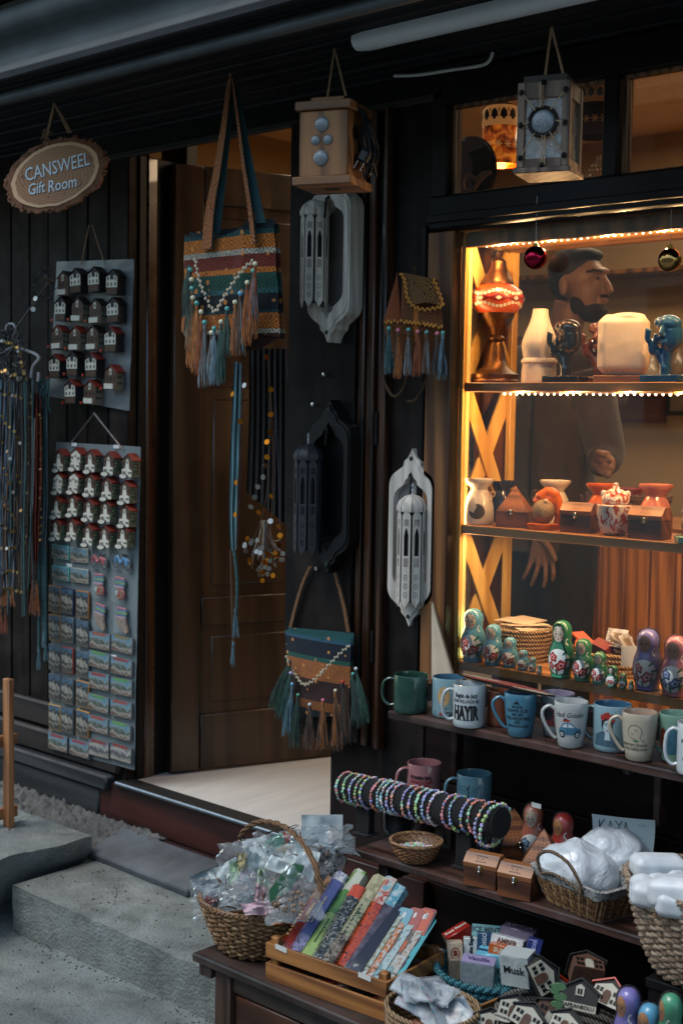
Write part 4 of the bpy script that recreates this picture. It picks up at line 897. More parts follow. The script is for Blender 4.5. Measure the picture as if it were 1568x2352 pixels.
# --- carved plywood wall frames with little tower lanterns
def ogee(w, h, tipw=.3, n=8):                 # half outlines of the pointed frame
    r = []
    pts = [(0, h), (.08 * w, h - .024), (.17 * w, h - .036), (.2 * w, h - .05), (.33 * w, h - .064), (.44 * w, h - .078), (.495 * w, h - .098), (.5 * w, h - .122)]
    pts = [Vector((a, b, 0)) for a, b in pts]; c = catm(pts, 4); up = [(p.x, p.y) for p in c]
    full = up + [(x, -z) for x, z in up[::-1]][0:]
    full = full + [(-x, z) for x, z in full[::-1] if abs(x) > 1e-6]
    return full
def panel_part(m, mat, w=.0215, h=.172, y=0):
    o = [(-w / 2, -h / 2 + .012), (0, -h / 2), (w / 2, -h / 2 + .012), (w / 2, h / 2 - .014), (0, h / 2), (-w / 2, h / 2 - .014)][::1]
    arch = [(-.0058, .003), (.0058, .003), (.0058, .038), (.003, .047), (0, .052), (-.003, .047), (-.0058, .038)]
    hs_ = [arch]
    for x in (-.0048, -.0016, .0016, .0048): hs_.append([(x - .0009, -.016), (x + .0009, -.016), (x + .0009, -.001), (x - .0009, -.001)]); hs_.append([(x - .0009, .056 - abs(x) * .6), (x + .0009, .056 - abs(x) * .6), (x + .0009, .066), (x - .0009, .066)])
    for z in (-.034, -.049, -.064):
        for k in range(6): a = pi * k / 3; q = [(.0022 * cos(a) - .0008 * sin(a), z + .0022 * sin(a) + .0008 * cos(a)), (.0022 * cos(a) + .0008 * sin(a), z + .0022 * sin(a) - .0008 * cos(a)), (.0055 * cos(a) + .0012 * sin(a), z + .0055 * sin(a) - .0012 * cos(a)), (.0055 * cos(a) - .0012 * sin(a), z + .0055 * sin(a) + .0012 * cos(a))]; hs_.append(q)
    m.prism(o, y - .0012, y + .0012, mat, holes=hs_)
def sconce(x, ytop, ybot, Y, mat, matb, lf, ll, side=.045, lamp_at=None, lmat=None, s=1.0):
    ct = P(x, (ytop + ybot) / 2, Y - side); zt = P(x, ytop, Y - side).z; zb = P(x, ybot, Y - side).z; H = (zt - zb) / 2; Wd = .162 * s
    t = thing('carved_wall_frame', lf, 'wall frame', (ct.x, Y, (zt + zb) / 2)); out = ogee(Wd, H); 
    inn = [(a * .74, b * (H - .062) / H) for a, b in out]; mid = [(a * .93, b * (H - .014) / H) for a, b in out]
    m = MB(); m.prism(out, -side + .004, 0, mat, holes=[inn]); m.prism(mid, -side, -side + .0038, mat, holes=[inn]); m.build('frame', t)
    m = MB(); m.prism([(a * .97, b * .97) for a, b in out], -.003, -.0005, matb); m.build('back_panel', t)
    m = MB()
    for z in (H - .028, -H + .028): m.M = T(0, -side, z) @ R('X', 90); m.lathe([(.0003, .002), (.006, .0016), (.0065, 0)], paint('#1c2826', .4, .1, 30, 0, 'screw_cap'), 12)
    m.M = I4; m.tube(catm([(0, -side * .4, H - .055), (-.004, -side * 1.0, H - .075), (.008, -side * 1.3, H - .085), (.004, -side * 1.3, H - .13)], 6), .0035, M_black, 6); m.build('hook', t)
    lx, ly0, ly1 = lamp_at; lc = P(lx, (ly0 + ly1) / 2, Y - side - .015); lm = lmat or mat
    l = thing('tower_lantern', ll, 'lantern', lc, FACE(lc, 12)); n = 8; rr = .037 * s; hh = (P(lx, ly0, Y - side).z - P(lx, ly1, Y - side).z)
    sc = hh / .172
    for k in range(n):
        m = MB(); m.M = Matrix.Rotation(2 * pi * k / n + radians(10), 4, 'Z') @ T(0, -rr * 1.0, 0) @ S3(1.14, 1, sc); panel_part(m, lm); m.build('fretwork_panel', l)
    m = MB()
    for k in range(n):
        M0 = Matrix.Rotation(2 * pi * k / n + radians(10), 4, 'Z'); m.M = M0; w = .014
        pr = [(rr * 1.05, hh / 2 - .012), (rr * 1.1, hh / 2), (rr * .9, hh / 2 + .018), (rr * .5, hh / 2 + .03), (.001, hh / 2 + .036)]
        m.grid(lambda u, v: Vector(((u - .5) * 2 * w * (pr[min(int(v * 4), 4)][0] / rr), -pr[min(int(v * 4 + .01), 4)][0], pr[min(int(v * 4 + .01), 4)][1])), 2, 4, lm)
    m.M = I4; m.build('dome', l)
    m = MB(); m.lathe([(.0003, -hh / 2 + .012), (rr * .86, -hh / 2 + .014), (rr * .86, hh / 2 - .014), (.0003, hh / 2 - .012)], M_black, 16); m.build('added_dark_core', l)  # black core added so the fretwork openings read dark inside
    m = MB(); 
    for k in range(5): m.tube([(.003 * cos(a) * (1 if k % 2 else .3), .003 * sin(a) * (.3 if k % 2 else 1), hh / 2 + .038 + k * .006 + .004 * sin(a * 1.0)) for a in [2 * pi * i / 10 for i in range(10)]], .0007, M_chrome, 4, True)
    m.build('chain', l)
    return t
M_plyd = paint('#0c0c0d', .35, .2, 20, .1, 'black_plywood'); M_plyw = wood('#d8d0c6', '#b4aca2', 'z', 9, .6, .2, 'white_plywood')
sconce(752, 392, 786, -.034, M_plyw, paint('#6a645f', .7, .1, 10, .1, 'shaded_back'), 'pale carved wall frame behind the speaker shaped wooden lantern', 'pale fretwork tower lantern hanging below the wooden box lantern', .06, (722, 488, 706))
sconce(752, 918, 1318, -.034, M_plyd, M_plyd, 'black carved wall frame in the middle of the shutter', 'dark fretwork tower lantern on the black wall frame', .05, (706, 1048, 1272), paint('#2a2b30', .5, .2, 20, .1, 'dark_fretwork'))
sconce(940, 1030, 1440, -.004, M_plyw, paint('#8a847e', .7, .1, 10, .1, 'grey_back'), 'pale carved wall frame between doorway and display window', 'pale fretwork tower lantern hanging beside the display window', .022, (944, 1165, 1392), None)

# --- box lantern with round glass studs
c = P(765, 340, -.35); t = thing('box_lantern', 'square wooden box lantern with round crackled glass studs and plug', 'lantern', c, FACE(c, -22))
wl = wood('#9a6a3e', '#583418', 'z', 6, .5, .3, 'lantern_wood'); K = px(c); w, h = .066, .082
m = MB(); m.bb((-w, -w, -h), (w, w, h), wl, .003); m.build('body', t)
m = MB(); wl2 = wood('#966a44', '#5a3a22', 'x', 6, .5, .3, 'lantern_cap'); m.bb((-w - .009, -w - .009, h), (w + .009, w + .009, h + .022), wl2, .002); m.bb((-.045, -.045, h + .022), (.045, .045, h + .037), wl2, .002); m.build('cap', t)
m = MB(); m.bb((-w - .013, -w - .013, -h - .021), (w + .013, w + .013, -h), wl2, .002); m.M = T(0, 0, -h - .0215); m.lathe([(.0003, 0), (.022, 0)][::-1], paint('#1c130e', .8, .1, 20, 0, 'bottom_hole'), 24); m.build('base', t)
cg = paint('#70767a', .12, .35, 220, .9, 'crackle_glass', bs=260, spec=.9)
for x, z, r in ((-.004, .047, .019), (-.021, .008, .0125), (.012, .008, .0125), (-.006, -.036, .02)):
    m = MB(); m.sph((x, -w - .001, z), (r, r * .35, r), cg, 20, 12); m.build('glass_stud', t)
m = MB()
for y, z, r in ((-.02, .03, .018), (.01, .0, .012), (-.01, -.04, .018), (.04, -.03, .01)): m.M = T(w + .0006, y, z) @ R('Y', 90); m.lathe([(r, 0), (.0003, 0)], M_black, 20)
m.M = I4; m.build('side_hole', t)
m = MB(); ck = paint('#10161a', .4, .1, 20, 0, 'black_cable')
for k in range(9): y0 = rn(-.02, .04); m.tube(catm([(w + .004, rn(-.02, .03), h + .02), (w + .025, y0, .05), (w + .03 + rn(0, .015), y0 + rn(-.02, .02), -.01), (w + .02 + rn(0, .02), y0 + .01, -.055 + rn(-.03, .02)), (w + .012, y0 + .02, .0), (w + .01, y0 + .01, .06)], 6), .0027, ck, 6)
m.build('cable', t)
m = MB(); m.M = T(w + .03, -.03, -.03) @ R('Y', 28); m.box((0, 0, 0), (.028, .022, .034), ck, .006); m.build('plug', t)
m = MB(); m.M = T(w + .03, -.03, -.03) @ R('Y', 28); m.tube([(-.009, -.003, -.017), (-.009, -.003, -.038)], .0025, M_chrome, 8); m.tube([(.009, -.003, -.017), (.009, -.003, -.038)], .0025, M_chrome, 8); m.build('plug_pin', t)
m = WM(t); tp = P(768, 112, -.35)
for e in ((752, 224), (794, 220)): rope(m, [tp, P(e[0], e[1], -.36)], .0028)
m.build('rope', t)
# --- white frame lantern
c = P(1262, 297, -.3); t = thing('frame_lantern', 'pale wooden frame lantern strung with twine across a round disc', 'lantern', c, FACE(c, -15)); w, h = .051, .094
fw = wood('#7c6858', '#4c3a30', 'z', 9, .6, .4, 'whitewashed_wood')
m = MB()
for sx in (-1, 1):
    for sy in (-1, 1): m.box((sx * w, sy * w, 0), (.018, .018, h * 2), fw, .002)
for z, q in ((h - .018, .036), (-h + .01, .02)):
    for s_ in (-1, 1): m.box((0, s_ * w, z), (w * 2 - .018, .014, q), fw, .001); m.box((s_ * w, 0, z), (.014, w * 2 - .018, q), fw, .001)
m.bb((-w - .014, -w - .014, -h - .012), (w + .014, w + .014, -h), fw, .002); m.bb((-.05, -.05, h), (.05, .05, h + .016), paint('#3a322e', .7, .2, 20, .3, 'dark_cap'), .002); m.build('frame', t)
m = MB()
for s_, ax in ((-1, 0), (1, 0), (-1, 1), (1, 1)):
    if ax == 0: m.bb((-w + .01, s_ * w - .001, -h + .02), (w - .01, s_ * w + .001, h - .036), film((.7, .72, .72), .28, .1, 'dusty_glass', .2))
    else: m.bb((s_ * w - .001, -w + .01, -h + .02), (s_ * w + .001, w - .01, h - .036), film((.7, .72, .72), .28, .1, 'dusty_glass', .2))
m.build('glass_side', t)
m = MB(); m.tube([(.031 * cos(a), -w - .010, .005 + .031 * sin(a)) for a in [2 * pi * i / 28 for i in range(28)]], .0045, M_black, 8, True); m.build('ring', t)
m = MB(); m.sph((0, -w - .010, .005), (.026, .006, .026), cg, 20, 12); m.sph((-.036, -w + .018, -.035), .016, M_white, 12, 8); m.sph((.034, -w + .018, -.032), .017, M_white, 12, 8); m.sph((.006, -w + .02, -.06), .016, M_white, 12, 8); m.build('glass_stud', t)
m = MB()
for a in (90, 90, 125, 55, 180, 0, -90, -55, -125):
    e = Vector((cos(radians(a)), 0, sin(radians(a)))); Lx = min(.05 / max(abs(e.x), 1e-3), .09 / max(abs(e.z), 1e-3)); m.tube([Vector((0, -w - .014, .005)) + e * .03, Vector((0, -w - .012, .0)) + e * Lx], .0016, M_rope, 5)
    m.sph(Vector((0, -w - .012, 0)) + e * Lx, .0065, M_black, 8, 6)
m.tube([(.006, -w - .014, -.025), (.006, -w - .012, -.09)], .0016, M_rope, 5); m.tube([(-.006, -w - .014, .035), (-.006, -w - .012, .09)], .0016, M_rope, 5); m.build('twine', t)
m = WM(t); tp = P(1266, 62, -.3)
for e in ((1250, 178), (1296, 180)): rope(m, [tp, P(e[0], e[1] + 4, -.31)], .003)
m.build('rope', t)

# --- fluorescent tube, wires
t = thing('fluorescent_light', 'long unlit white fluorescent fitting under the eave', 'light', P(1190, 40, -.35))
a, b_ = P(813, 98, -.36), P(1700, -70, -.36); z = a.z
m = MB(); m.M = T(a.x - t.location.x, -.36 - t.location.y, z - t.location.z)
L = b_.x - a.x; pr = [(-.028, .012), (-.030, -.004), (-.022, -.018), (-.008, -.026), (.008, -.026), (.022, -.018), (.030, -.004), (.028, .012)]
vs = [(x, y * k, q * k) for x, k in ((0, .35), (.012, .85), (.05, 1), (L, 1)) for y, q in pr]; fs = [(i * 8 + j, i * 8 + (j + 1) % 8, (i + 1) * 8 + (j + 1) % 8, (i + 1) * 8 + j) for i in range(3) for j in range(8)]
m.add(vs, fs + [tuple(range(8))[::-1]], paint('#dfe2e2', .35, .04, 10, .02, 'diffuser_plastic')); m.build('diffuser', t)
m = MB(); m.bb((.03 + a.x - t.location.x, -.028, .012 + z - t.location.z), (b_.x - t.location.x, .02, .032 + z - t.location.z), M_black); q = P(1054, 40, -.36) - t.location
m.tube([(q.x, -.03, q.z + .02 - .03), (q.x, -.03, q.z + .05)], .002, M_black, 6); m.build('bracket', t)
t = thing('white_cable', 'white cable running under the eave and bending upward', 'cable', P(1000, 160, -.05))
m = WM(t); m.tube(catm(PP([(905, 174), (960, 172), (1040, 160), (1105, 150), (1124, 138), (1131, 120)], -.06), 6), .0045, M_white, 8); m.build('cable', t)
t = thing('thin_wire', 'thin pale wire crossing the lintel above the door', 'cable', P(560, 240, -.03))
m = WM(t); m.tube(PP([(478, 257), (560, 240), (640, 222), (688, 213)], -.035), .0022, M_white, 6); m.build('wire', t)

# ================================================================== patterned bags
def zof(x, y, Y, z0): return P(x, y, Y).z - z0
def tote():
    Y = -.3; c = P(530, 660, Y); t = thing('tote_bag', 'large striped kilim tote bag with tassels hanging in the doorway', 'bag', c); z0 = c.z
    by = [(820, '#3a1c12'), (770, '#a39a8a'), (760, '#a8611f'), (724, '#1d3f44'), (718, '#0f1a22'), (680, '#28585c'), (668, '#1f4d44'), (634, '#b4681f'), (622, '#6e2a1c'), (590, '#a9a294'), (578, '#b4691f'), (547, '#1c4a4a'), (536, '#12242a')]
    bands = [(zof(520, y, Y, z0), c_) for y, c_ in by]
    km = kilim(bands, '#1c1a1a', 26, .55, 'kilim_cloth', motif2='#c07a34')
    m = WM(t)
    def fn(u, v): return Vector((0, -.028 * sin(pi * min(1, u * 1.02)) ** .5 * (.35 + .65 * v) - .012 * (1 - abs((u - .72) / .12)) * (abs(u - .72) < .12) + .006 * noise.noise(Vector((u * 5, v * 6, 1))), (-.022 * sin(pi * u * 1.35) if u < .74 else .012) * (1 - v * .6)))
    quad(m, [(424, 538), (628, 512), (643, 778), (418, 762)], km, 60, 60, fn, Y); quad(m, [(424, 532), (628, 512), (643, 778), (418, 762)], km, 30, 30, lambda u, v: Vector((0, .02 + .02 * sin(pi * u) * v, 0)), Y)
    quad(m, [(418, 760), (643, 776), (590, 806), (440, 800)], km, 30, 8, lambda u, v: Vector((0, -.028 * sin(pi * u) * (1 - v) + .0 * v, 0)), Y)
    m.build('bag_body', t)
    lin = paint('#16242c', .9, .2, 20, .2, 'bag_lining'); m = WM(t); quad(m, [(424, 532), (628, 508), (622, 522), (428, 548)], lin, 30, 4, lambda u, v: Vector((0, .016, -.018 * sin(pi * u))), Y); m.build('lining', t)
    st = kilim([(-.2, '#5a2018'), (.9, '#5a2018')], '#c08048', 30, .8, 'strap_cloth'); st2 = paint('#1d3f44', .85, .2, 30, .2, 'strap_edge')
    def strapf(p0, p1, w0, w1, nm):
        m = WM(t); a = catm(PP(p0, Y - .03), 8); n = len(a)
        tw = lambda i: Vector((w0 + (w1 - w0) * i / n, -.004, .0))
        m.strip(a, [tw(i) for i in range(n)], st); m.strip([q + Vector((0, .006, 0)) for q in a], [tw(i) * 1.0 for i in range(n)], st2)
        b_ = catm(PP(p1, Y - .012), 8); m.strip(b_, [Vector((.012, .006, 0))] * len(b_), st2); m.build('strap', t)
    strapf([(474, 572), (482, 480), (500, 380), (516, 270), (527, 180)], [(495, 535), (508, 420), (520, 300), (530, 185)], .026, .012, 1)
    strapf([(582, 560), (572, 470), (556, 360), (544, 260), (533, 180)], [(600, 512), (582, 430), (560, 320), (540, 200)], .013, .008, 2)
    m = WM(t); rope(m, [P(530, 182, Y - .02), P(528, 160, Y - .02)], .003); m.build('hook', t)
    m = WM(t); cr = paint('#bcae98', .8, .15, 60, .3, 'crochet_trim'); chunky(m, PP([(447, 588), (454, 630), (468, 672), (492, 715), (510, 690), (535, 650), (562, 615), (583, 598)], Y - .045), .0052, cr); m.build('crochet_trim', t)
    T_ = [(433, 612, 95, 'green', 'dgreen', None), (437, 625, 120, 'green', 'dark', 'teal'), (440, 648, 120, 'green', 'brown', 'cream'), (441, 668, 140, 'tan', 'brown', 'teal'), (443, 690, 150, 'orange', 'rust', 'cream'), (452, 702, 150, 'orange', 'tan', 'teal'), (462, 722, 140, 'rust', 'orange', 'cream'), (470, 746, 140, 'grey', 'brown', 'teal'), (486, 770, 90, 'grey', 'brown', 'cream'), (492, 760, 120, 'blue', 'grey', 'teal'), (508, 745, 130, 'green', 'teal', 'cream'), (522, 715, 100, 'green', 'dgreen', 'teal'), (540, 700, 110, 'orange', 'brown', 'cream'), (552, 680, 130, 'brown', 'grey', 'blue'), (568, 655, 130, 'orange', 'rust', 'cream'), (582, 628, 140, 'orange', 'brown', 'teal'), (586, 612, 120, 'rust', 'blue', 'cream')]
    K = px(c)
    for x, y, L, a, b_, bd in T_:
        m = WM(t); tassel(m, P(x, y, Y - .055), L * 1.0 / K, 60, .016, [TH[a], TH[a], TH[b_]], BD[bd] if bd else None, .0075, (rn(-.06, .02), 0)); m.build('tassel', t)
tote()
def smallbag():
    Y = -.075; c = P(732, 1540, Y); t = thing('small_bag', 'small fringed kilim shoulder bag hanging low on the shutter', 'bag', c); z0 = c.z
    by = [(1660, '#14181a'), (1628, '#8a4f18'), (1608, '#3a1a12'), (1560, '#a9622a'), (1518, '#1f5a4c'), (1508, '#111a2a'), (1472, '#2c5c74'), (1464, '#1f5c5c'), (1446, '#16343a')]
    km = kilim([(zof(730, y, Y, z0), q) for y, q in by], '#283034', 38, .6, 'kilim_small', motif2='#c88a48')
    m = WM(t); fn = lambda u, v: Vector((0, -.022 * sin(pi * u) * (.4 + .6 * v), -.01 * sin(pi * u)))
    quad(m, [(655, 1446), (806, 1458), (802, 1640), (664, 1632)], km, 40, 40, fn, Y); quad(m, [(655, 1442), (806, 1454), (802, 1640), (664, 1632)], km, 20, 20, lambda u, v: Vector((0, .012, 0)), Y); m.build('bag_body', t)
    m = WM(t); sm = kilim([(-.3, '#23201e'), (.9, '#23201e')], '#a06c3c', 60, .7, 'strap_small')
    for l in ([(664, 1450), (676, 1400), (694, 1340), (712, 1300)], [(800, 1458), (788, 1390), (772, 1330), (764, 1296)]):
        m = WM(t); a = catm(PP(l, Y + .03), 8); m.strip(a, [Vector((.008, -.002, .002))] * len(a), sm); m.strip([q + Vector((0, .004, 0)) for q in a], [Vector((.008, -.002, .002))] * len(a), sm); m.build('strap', t)
    m = WM(t); cr = paint('#b9b096', .8, .15, 60, .3, 'crochet_trim_small'); chunky(m, PP([(656, 1502), (664, 1525), (680, 1552), (697, 1572), (720, 1562), (750, 1532), (776, 1505), (802, 1482)], Y - .03), .004, cr); m.build('crochet_trim', t)
    K = px(c)
    for x, y, L, a, b_, bd, ln in [(667, 1530, 110, 'green', 'dgreen', 'orange', -.3), (670, 1550, 110, 'green', 'teal', 'lav', -.25), (674, 1575, 120, 'blue', 'teal', 'blue', -.12), (690, 1600, 120, 'dgreen', 'green', 'green', -.08), (722, 1622, 100, 'brown', 'dark', 'white', 0), (758, 1612, 110, 'brown', 'orange', 'pink', 0), (792, 1590, 130, 'brown', 'orange', 'cream', .05), (812, 1570, 130, 'dark', 'brown', 'red', .1), (840, 1552, 110, 'dgreen', 'green', 'teal', .1), (848, 1540, 110, 'green', 'dgreen', 'white', .22), (668, 1520, 120, 'dgreen', 'green', None, -.4), (835, 1560, 100, 'dgreen', 'dark', None, .3)]:
        x = 655 + (x - 655) * .84
        m = WM(t); tassel(m, P(x, y, Y - .04), L / K, 44, .018, [TH[a], TH[a], TH[b_]], BD[bd] if bd else None, .0055, (ln, 0)); m.build('tassel', t)
    for cc in (['orange', 'brown'], ['green', 'dgreen'], ['lav', 'blue']):
        pass
smallbag()
def backpack():
    Y = -.045; c = P(950, 740, Y); t = thing('backpack', 'small orange and black kilim backpack hanging beside the display window', 'bag', c)
    f = lambda l: [(865.7 + x / 6.858, 604.3 + y / 6.858) for x, y in l]
    km = kilim([(-.13, '#9a4c20'), (-.065, '#9a4c20'), (-.06, '#5c2818'), (-.05, '#34200f'), (.01, '#5a2c18'), (.03, '#24180f'), (.075, '#a85a1c'), (.09, '#3a2418'), (.2, '#3a2418')], '#8f5526', 34, .6, 'kilim_pack', 'x')
    side = kilim([(-.3, '#8a4a2a'), (.3, '#8a4a2a')], '#5a2a18', 40, .7, 'kilim_pack_side')
    m = WM(t); q = f([(320, 150), (880, 250), (1045, 1010), (370, 930)]); quad(m, q, km, 30, 30, lambda u, v: Vector((0, .02 * (1 - v) - .012 * sin(pi * u), 0)), Y - .085)
    q = f([(320, 150), (322, 150), (372, 930), (95, 925)]); quad(m, q, side, 12, 20, lambda u, v: Vector((0, -.004 * sin(pi * u), 0)), Y - .07)
    q = f([(95, 925), (1045, 1010), (1010, 1560), (120, 1480)]); quad(m, q, km, 30, 20, lambda u, v: Vector((0, -.012 * sin(pi * u) + .02 * v, 0)), Y - .082); m.build('bag_body', t)
    m = WM(t); q = f([(380, 140), (870, 245), (1045, 670), (520, 690)]); fm = kilim([(-.13, '#1f1a15'), (-.005, '#1f1a15'), (.0, '#b85a1c'), (.02, '#2c2218'), (.2, '#2c2218')], '#9a6a34', 36, .65, 'kilim_flap', 'x')
    quad(m, q, fm, 24, 24, lambda u, v: Vector((0, .012 * (1 - v) - .012 * sin(pi * u), .008 * sin(pi * u) * v)), Y - .098); m.build('flap', t)
    m = WM(t); tr = paint('#b87c2a', .8, .15, 60, .3, 'yellow_trim'); chunky(m, PP(f([(345, 145), (400, 200), (440, 330), (460, 480), (500, 600), (590, 690), (740, 730), (900, 710), (1030, 670), (1010, 560), (950, 400), (890, 260)]), Y - .105), .004, tr); chunky(m, PP(f([(100, 925), (350, 920), (700, 955), (1030, 1015)]), Y - .1), .0042, tr); m.build('trim', t)
    K = px(c)
    for x, y, L, a, b_, bd in [(185, 1060, 95, 'teal', 'grey', 'teal'), (328, 1090, 100, 'orange', 'brown', 'pink'), (495, 1080, 95, 'brown', 'grey', 'teal'), (640, 1110, 92, 'rust', 'rust', 'pink'), (780, 1120, 85, 'brown', 'grey', 'teal'), (945, 1140, 90, 'dark', 'brown', 'pink'), (1035, 1130, 95, 'blue', 'dark', 'teal')]:
        x, y = f([(x, y)])[0]; m = WM(t); tassel(m, P(x, y, Y - .1), L / K, 40, .012, [TH[a], TH[a], TH[b_]], BD[bd], .0058); m.build('tassel', t)
    m = WM(t); sc = kilim([(-.4, '#1c1a18'), (.9, '#1c1a18')], '#6a5030', 70, .7, 'strap_pack')
    for l in ([(100, 1700), (130, 1900), (230, 2080), (330, 2080), (420, 1950), (480, 1720)], [(470, 2180), (600, 2160), (700, 2020), (780, 1800)], [(590, 230), (590, 120), (585, 60)]):
        m = WM(t); rope(m, PP(f(l), Y - .03), .004, sc); m.build('strap', t)
backpack()

# ================================================================== the display unit in the window
ZS = (1.375, .990, .615)                       # tops of the three shelves
U = thing('display_shelf', 'pine display shelf with crossed side slats standing in the window', 'shelf', (-2.25, .0, .588))
m = WM(U); m.bb((-2.339, -.022, .545), (-2.2515, .03, 1.778), M_pined, .003); m.bb((-2.2515, .018, .56), (-2.238, .05, 1.765), M_lattice, .002); m.build('front_post', U)
m = WM(U); m.bb((-2.252, .235, .56), (-2.236, .262, 1.765), M_lattice, .002); m.bb((-2.40, .285, .56), (-2.262, .30, 1.79), M_burnt, .002); m.build('rear_post', U)
m = WM(U); m.bb((-2.2375, .03, 1.742), (.3, .25, 1.768), M_pinex, .002); m.bb((-2.2375, .018, 1.735), (.3, .03, 1.775), M_pined, .002); m.build('top_board', U)
for z in ZS:
    m = WM(U); m.bb((-2.2375, .022, z - .025), (.3, .262, z), M_pinex, .002); m.build('shelf_board', U)
for z0, z1 in ((1.377, 1.74), (.993, 1.348), (.617, .963)):
    for k, (ya, yb) in enumerate(((.045, .245), (.245, .045))):
        a, b_ = Vector((-2.247 - .009 * k, ya, z1)), Vector((-2.247 - .009 * k, yb, z0)); d = b_ - a; L = d.length
        m = WM(U); m.M = m.M @ T(*((a + b_) / 2)) @ Matrix.Rotation(atan2(d.y, -d.z) * 1.0, 4, 'X'); m.box((0, 0, 0), (.008, .05, L * .985), M_lattice, .001); m.build('side_slat', U)
def ledstrip(z, x0, x1, label):
    t = thing('led_strip', label, 'light strip', ((x0 + x1) / 2, .03, z)); m = WM(t); m.bb((x0, .026, z), (x1, .036, z + .002), M_white); m.build('tape', t)
    m = WM(t); x = x0 + .01; k = 0
    while x < x1:
        m.sph((x, .031, z - .002), rn(.0022, .0038), M_led if random.random() > .12 else M_led2, 8, 6)
        x += .0195; k += 1
    o = m.build('bulb', t); o['kind'] = 'stuff'
    x = x0 + .05
    while x < x1:
        l = bpy.data.lights.new('strip_light', 'POINT'); l.energy = 1.6; l.color = (1, .58, .25); l.shadow_soft_size = .004; o = bpy.data.objects.new('strip_light', l); COL.objects.link(o); o.parent = t; o.location = t.matrix_basis.inverted() @ Vector((x, .031, z - .012)); x += .16
M_led = emis((1, .66, .34), 9, 'led_bulb'); M_led2 = emis((1, .6, .3), 3, 'led_bulb_dim')
ledstrip(1.738, XA(1110, .03, 1.738), -1.25, 'row of warm lights under the top board of the display shelf')
ledstrip(1.347, XA(1150, .03, 1.347), -1.25, 'row of warm lights under the shelf with the salt lamps')
for x, y, c_, nm_ in ((1229, 592, '#a01c38', 'shiny crimson glass bauble hanging from the top of the window'), (1537, 597, '#b58a52', 'golden mirrored bauble hanging at the right of the window')):
    p = P(x, y, -.035); t = thing('bauble', nm_, 'bauble', p); r = 27 / px(p)
    m = MB(); m.sph((0, 0, 0), r, metal(c_, .06, .05, 'mirror_' + nm_.split()[1]), 32, 20); m.build('ball', t)
    m = MB(); m.lathe([(.0002, r + .008), (.006, r + .007), (.0065, r - .002)], M_brass, 12); m.tube([(0, 0, r + .006), (0, 0, r + .012)], .001, M_brass); m.tube([(0, 0, r + .01), (0, 0, 1.84 - p.z if x < 1300 else .12)], .0006, M_steel, 4); m.build('cap', t)

t = thing('led_strip', 'warm light strip running down the inner edge of the window post', 'light strip', (-2.236, .04, 1.2)); m = WM(t); m.bb((-2.2375, .030, .62), (-2.2362, .044, 1.73), emis((1, .50, .13), .28, 'added_strip_glow')); m.build('tape', t)  # added glowing tape for the post's bright edge; the fitting is a guess
l = bpy.data.lights.new('strip_light', 'AREA'); l.shape = 'RECTANGLE'; l.size = 1.05; l.size_y = .012; l.energy = .9; l.color = (1, .56, .22); o = bpy.data.objects.new('strip_light', l); COL.objects.link(o); o.parent = t; o.location = t.matrix_basis.inverted() @ Vector((-2.2355, .037, 1.15)); o.rotation_euler = (0, radians(-90), 0)  # added area light that goes with the guessed post strip
m = WM(U); m.bb((-2.22, .052, ZS[1] - .0275), (-1.0, .060, ZS[1] - .0255), emis((1, .55, .2), 1.5, 'added_tape_glow')); m.build('added_tape', U)  # added unseen tape behind the shelf lip, a guess to brighten the dolls
l = bpy.data.lights.new('added_tape_light', 'AREA'); l.shape = 'RECTANGLE'; l.size = 1.2; l.size_y = .01; l.energy = 3.4; l.color = (1, .66, .36); o = bpy.data.objects.new('added_tape_light', l); COL.objects.link(o); o.parent = U; o.location = U.matrix_basis.inverted() @ Vector((-1.61, .056, ZS[1] - .029))  # added unseen area light for the dolls on the shelf below
# --- mosaic lamp
c = Vector((XA(1136, .12, 1.376), .12, 1.3755)); t = thing('mosaic_lamp', 'orange mosaic glass table lamp with brass foot on the top shelf', 'lamp', c)
br_ = paint('#5a3c1e', .36, .35, 90, .8, 'embossed_brass', metal=.9, bs=240)
m = MB(); m.lathe([(.0003, 0), (.066, 0), (.068, .006), (.064, .012), (.067, .018), (.066, .024), (.052, .032), (.036, .045), (.028, .07), (.022, .1), (.017, .113), (.024, .118), (.024, .124), (.017, .13), (.024, .145), (.04, .165), (.048, .182), (.05, .19), (.046, .192)], br_, 36); m.build('foot', t)
og = paint('#a8320a', .25, .45, 260, .6, 'orange_bead_glass', coat=.5); og.node_tree.nodes['Principled BSDF'].inputs['Emission Color'].default_value = (1, .16, .02, 1); og.node_tree.nodes['Principled BSDF'].inputs['Emission Strength'].default_value = .12
gp = [(.040, .168), (.052, .174), (.064, .186), (.0705, .2), (.0725, .212), (.0705, .224), (.062, .238), (.048, .248), (.04, .252)]; gp = [(r, z + .017) for r, z in gp]
m = MB(); m.lathe(gp, og, 40); fn = rad(gp, 0, .0012); wt = paint('#d9cdb0', .3, .1, 60, .1, 'mirror_tile'); rd = paint('#7a1408', .3, .2, 60, .1, 'red_tile')
for s_ in (-1, 1):
    for k in range(40):
        u = (k - 20) * .0115; v = .2275 + s_ * .0165 + .0055 * cos(u * 62) * s_ * -1
        m.decal('poly', wt, fn, p=[(u - .0045, v - .004), (u + .0045, v - .004), (u + .0045, v + .004), (u - .0045, v + .004)])
for k in range(-4, 5):
    u = k * .1013 / 1; m.decal('poly', rd, fn, p=[(u - .03, .2275), (u, .2275 - .011), (u + .03, .2275), (u, .2275 + .011)]); fn2 = rad(gp, 0, .002); m.decal('poly', wt, fn2, p=[(u - .009, .2275), (u, .2275 - .006), (u + .009, .2275), (u, .2275 + .006)])
m.build('glass_globe', t)
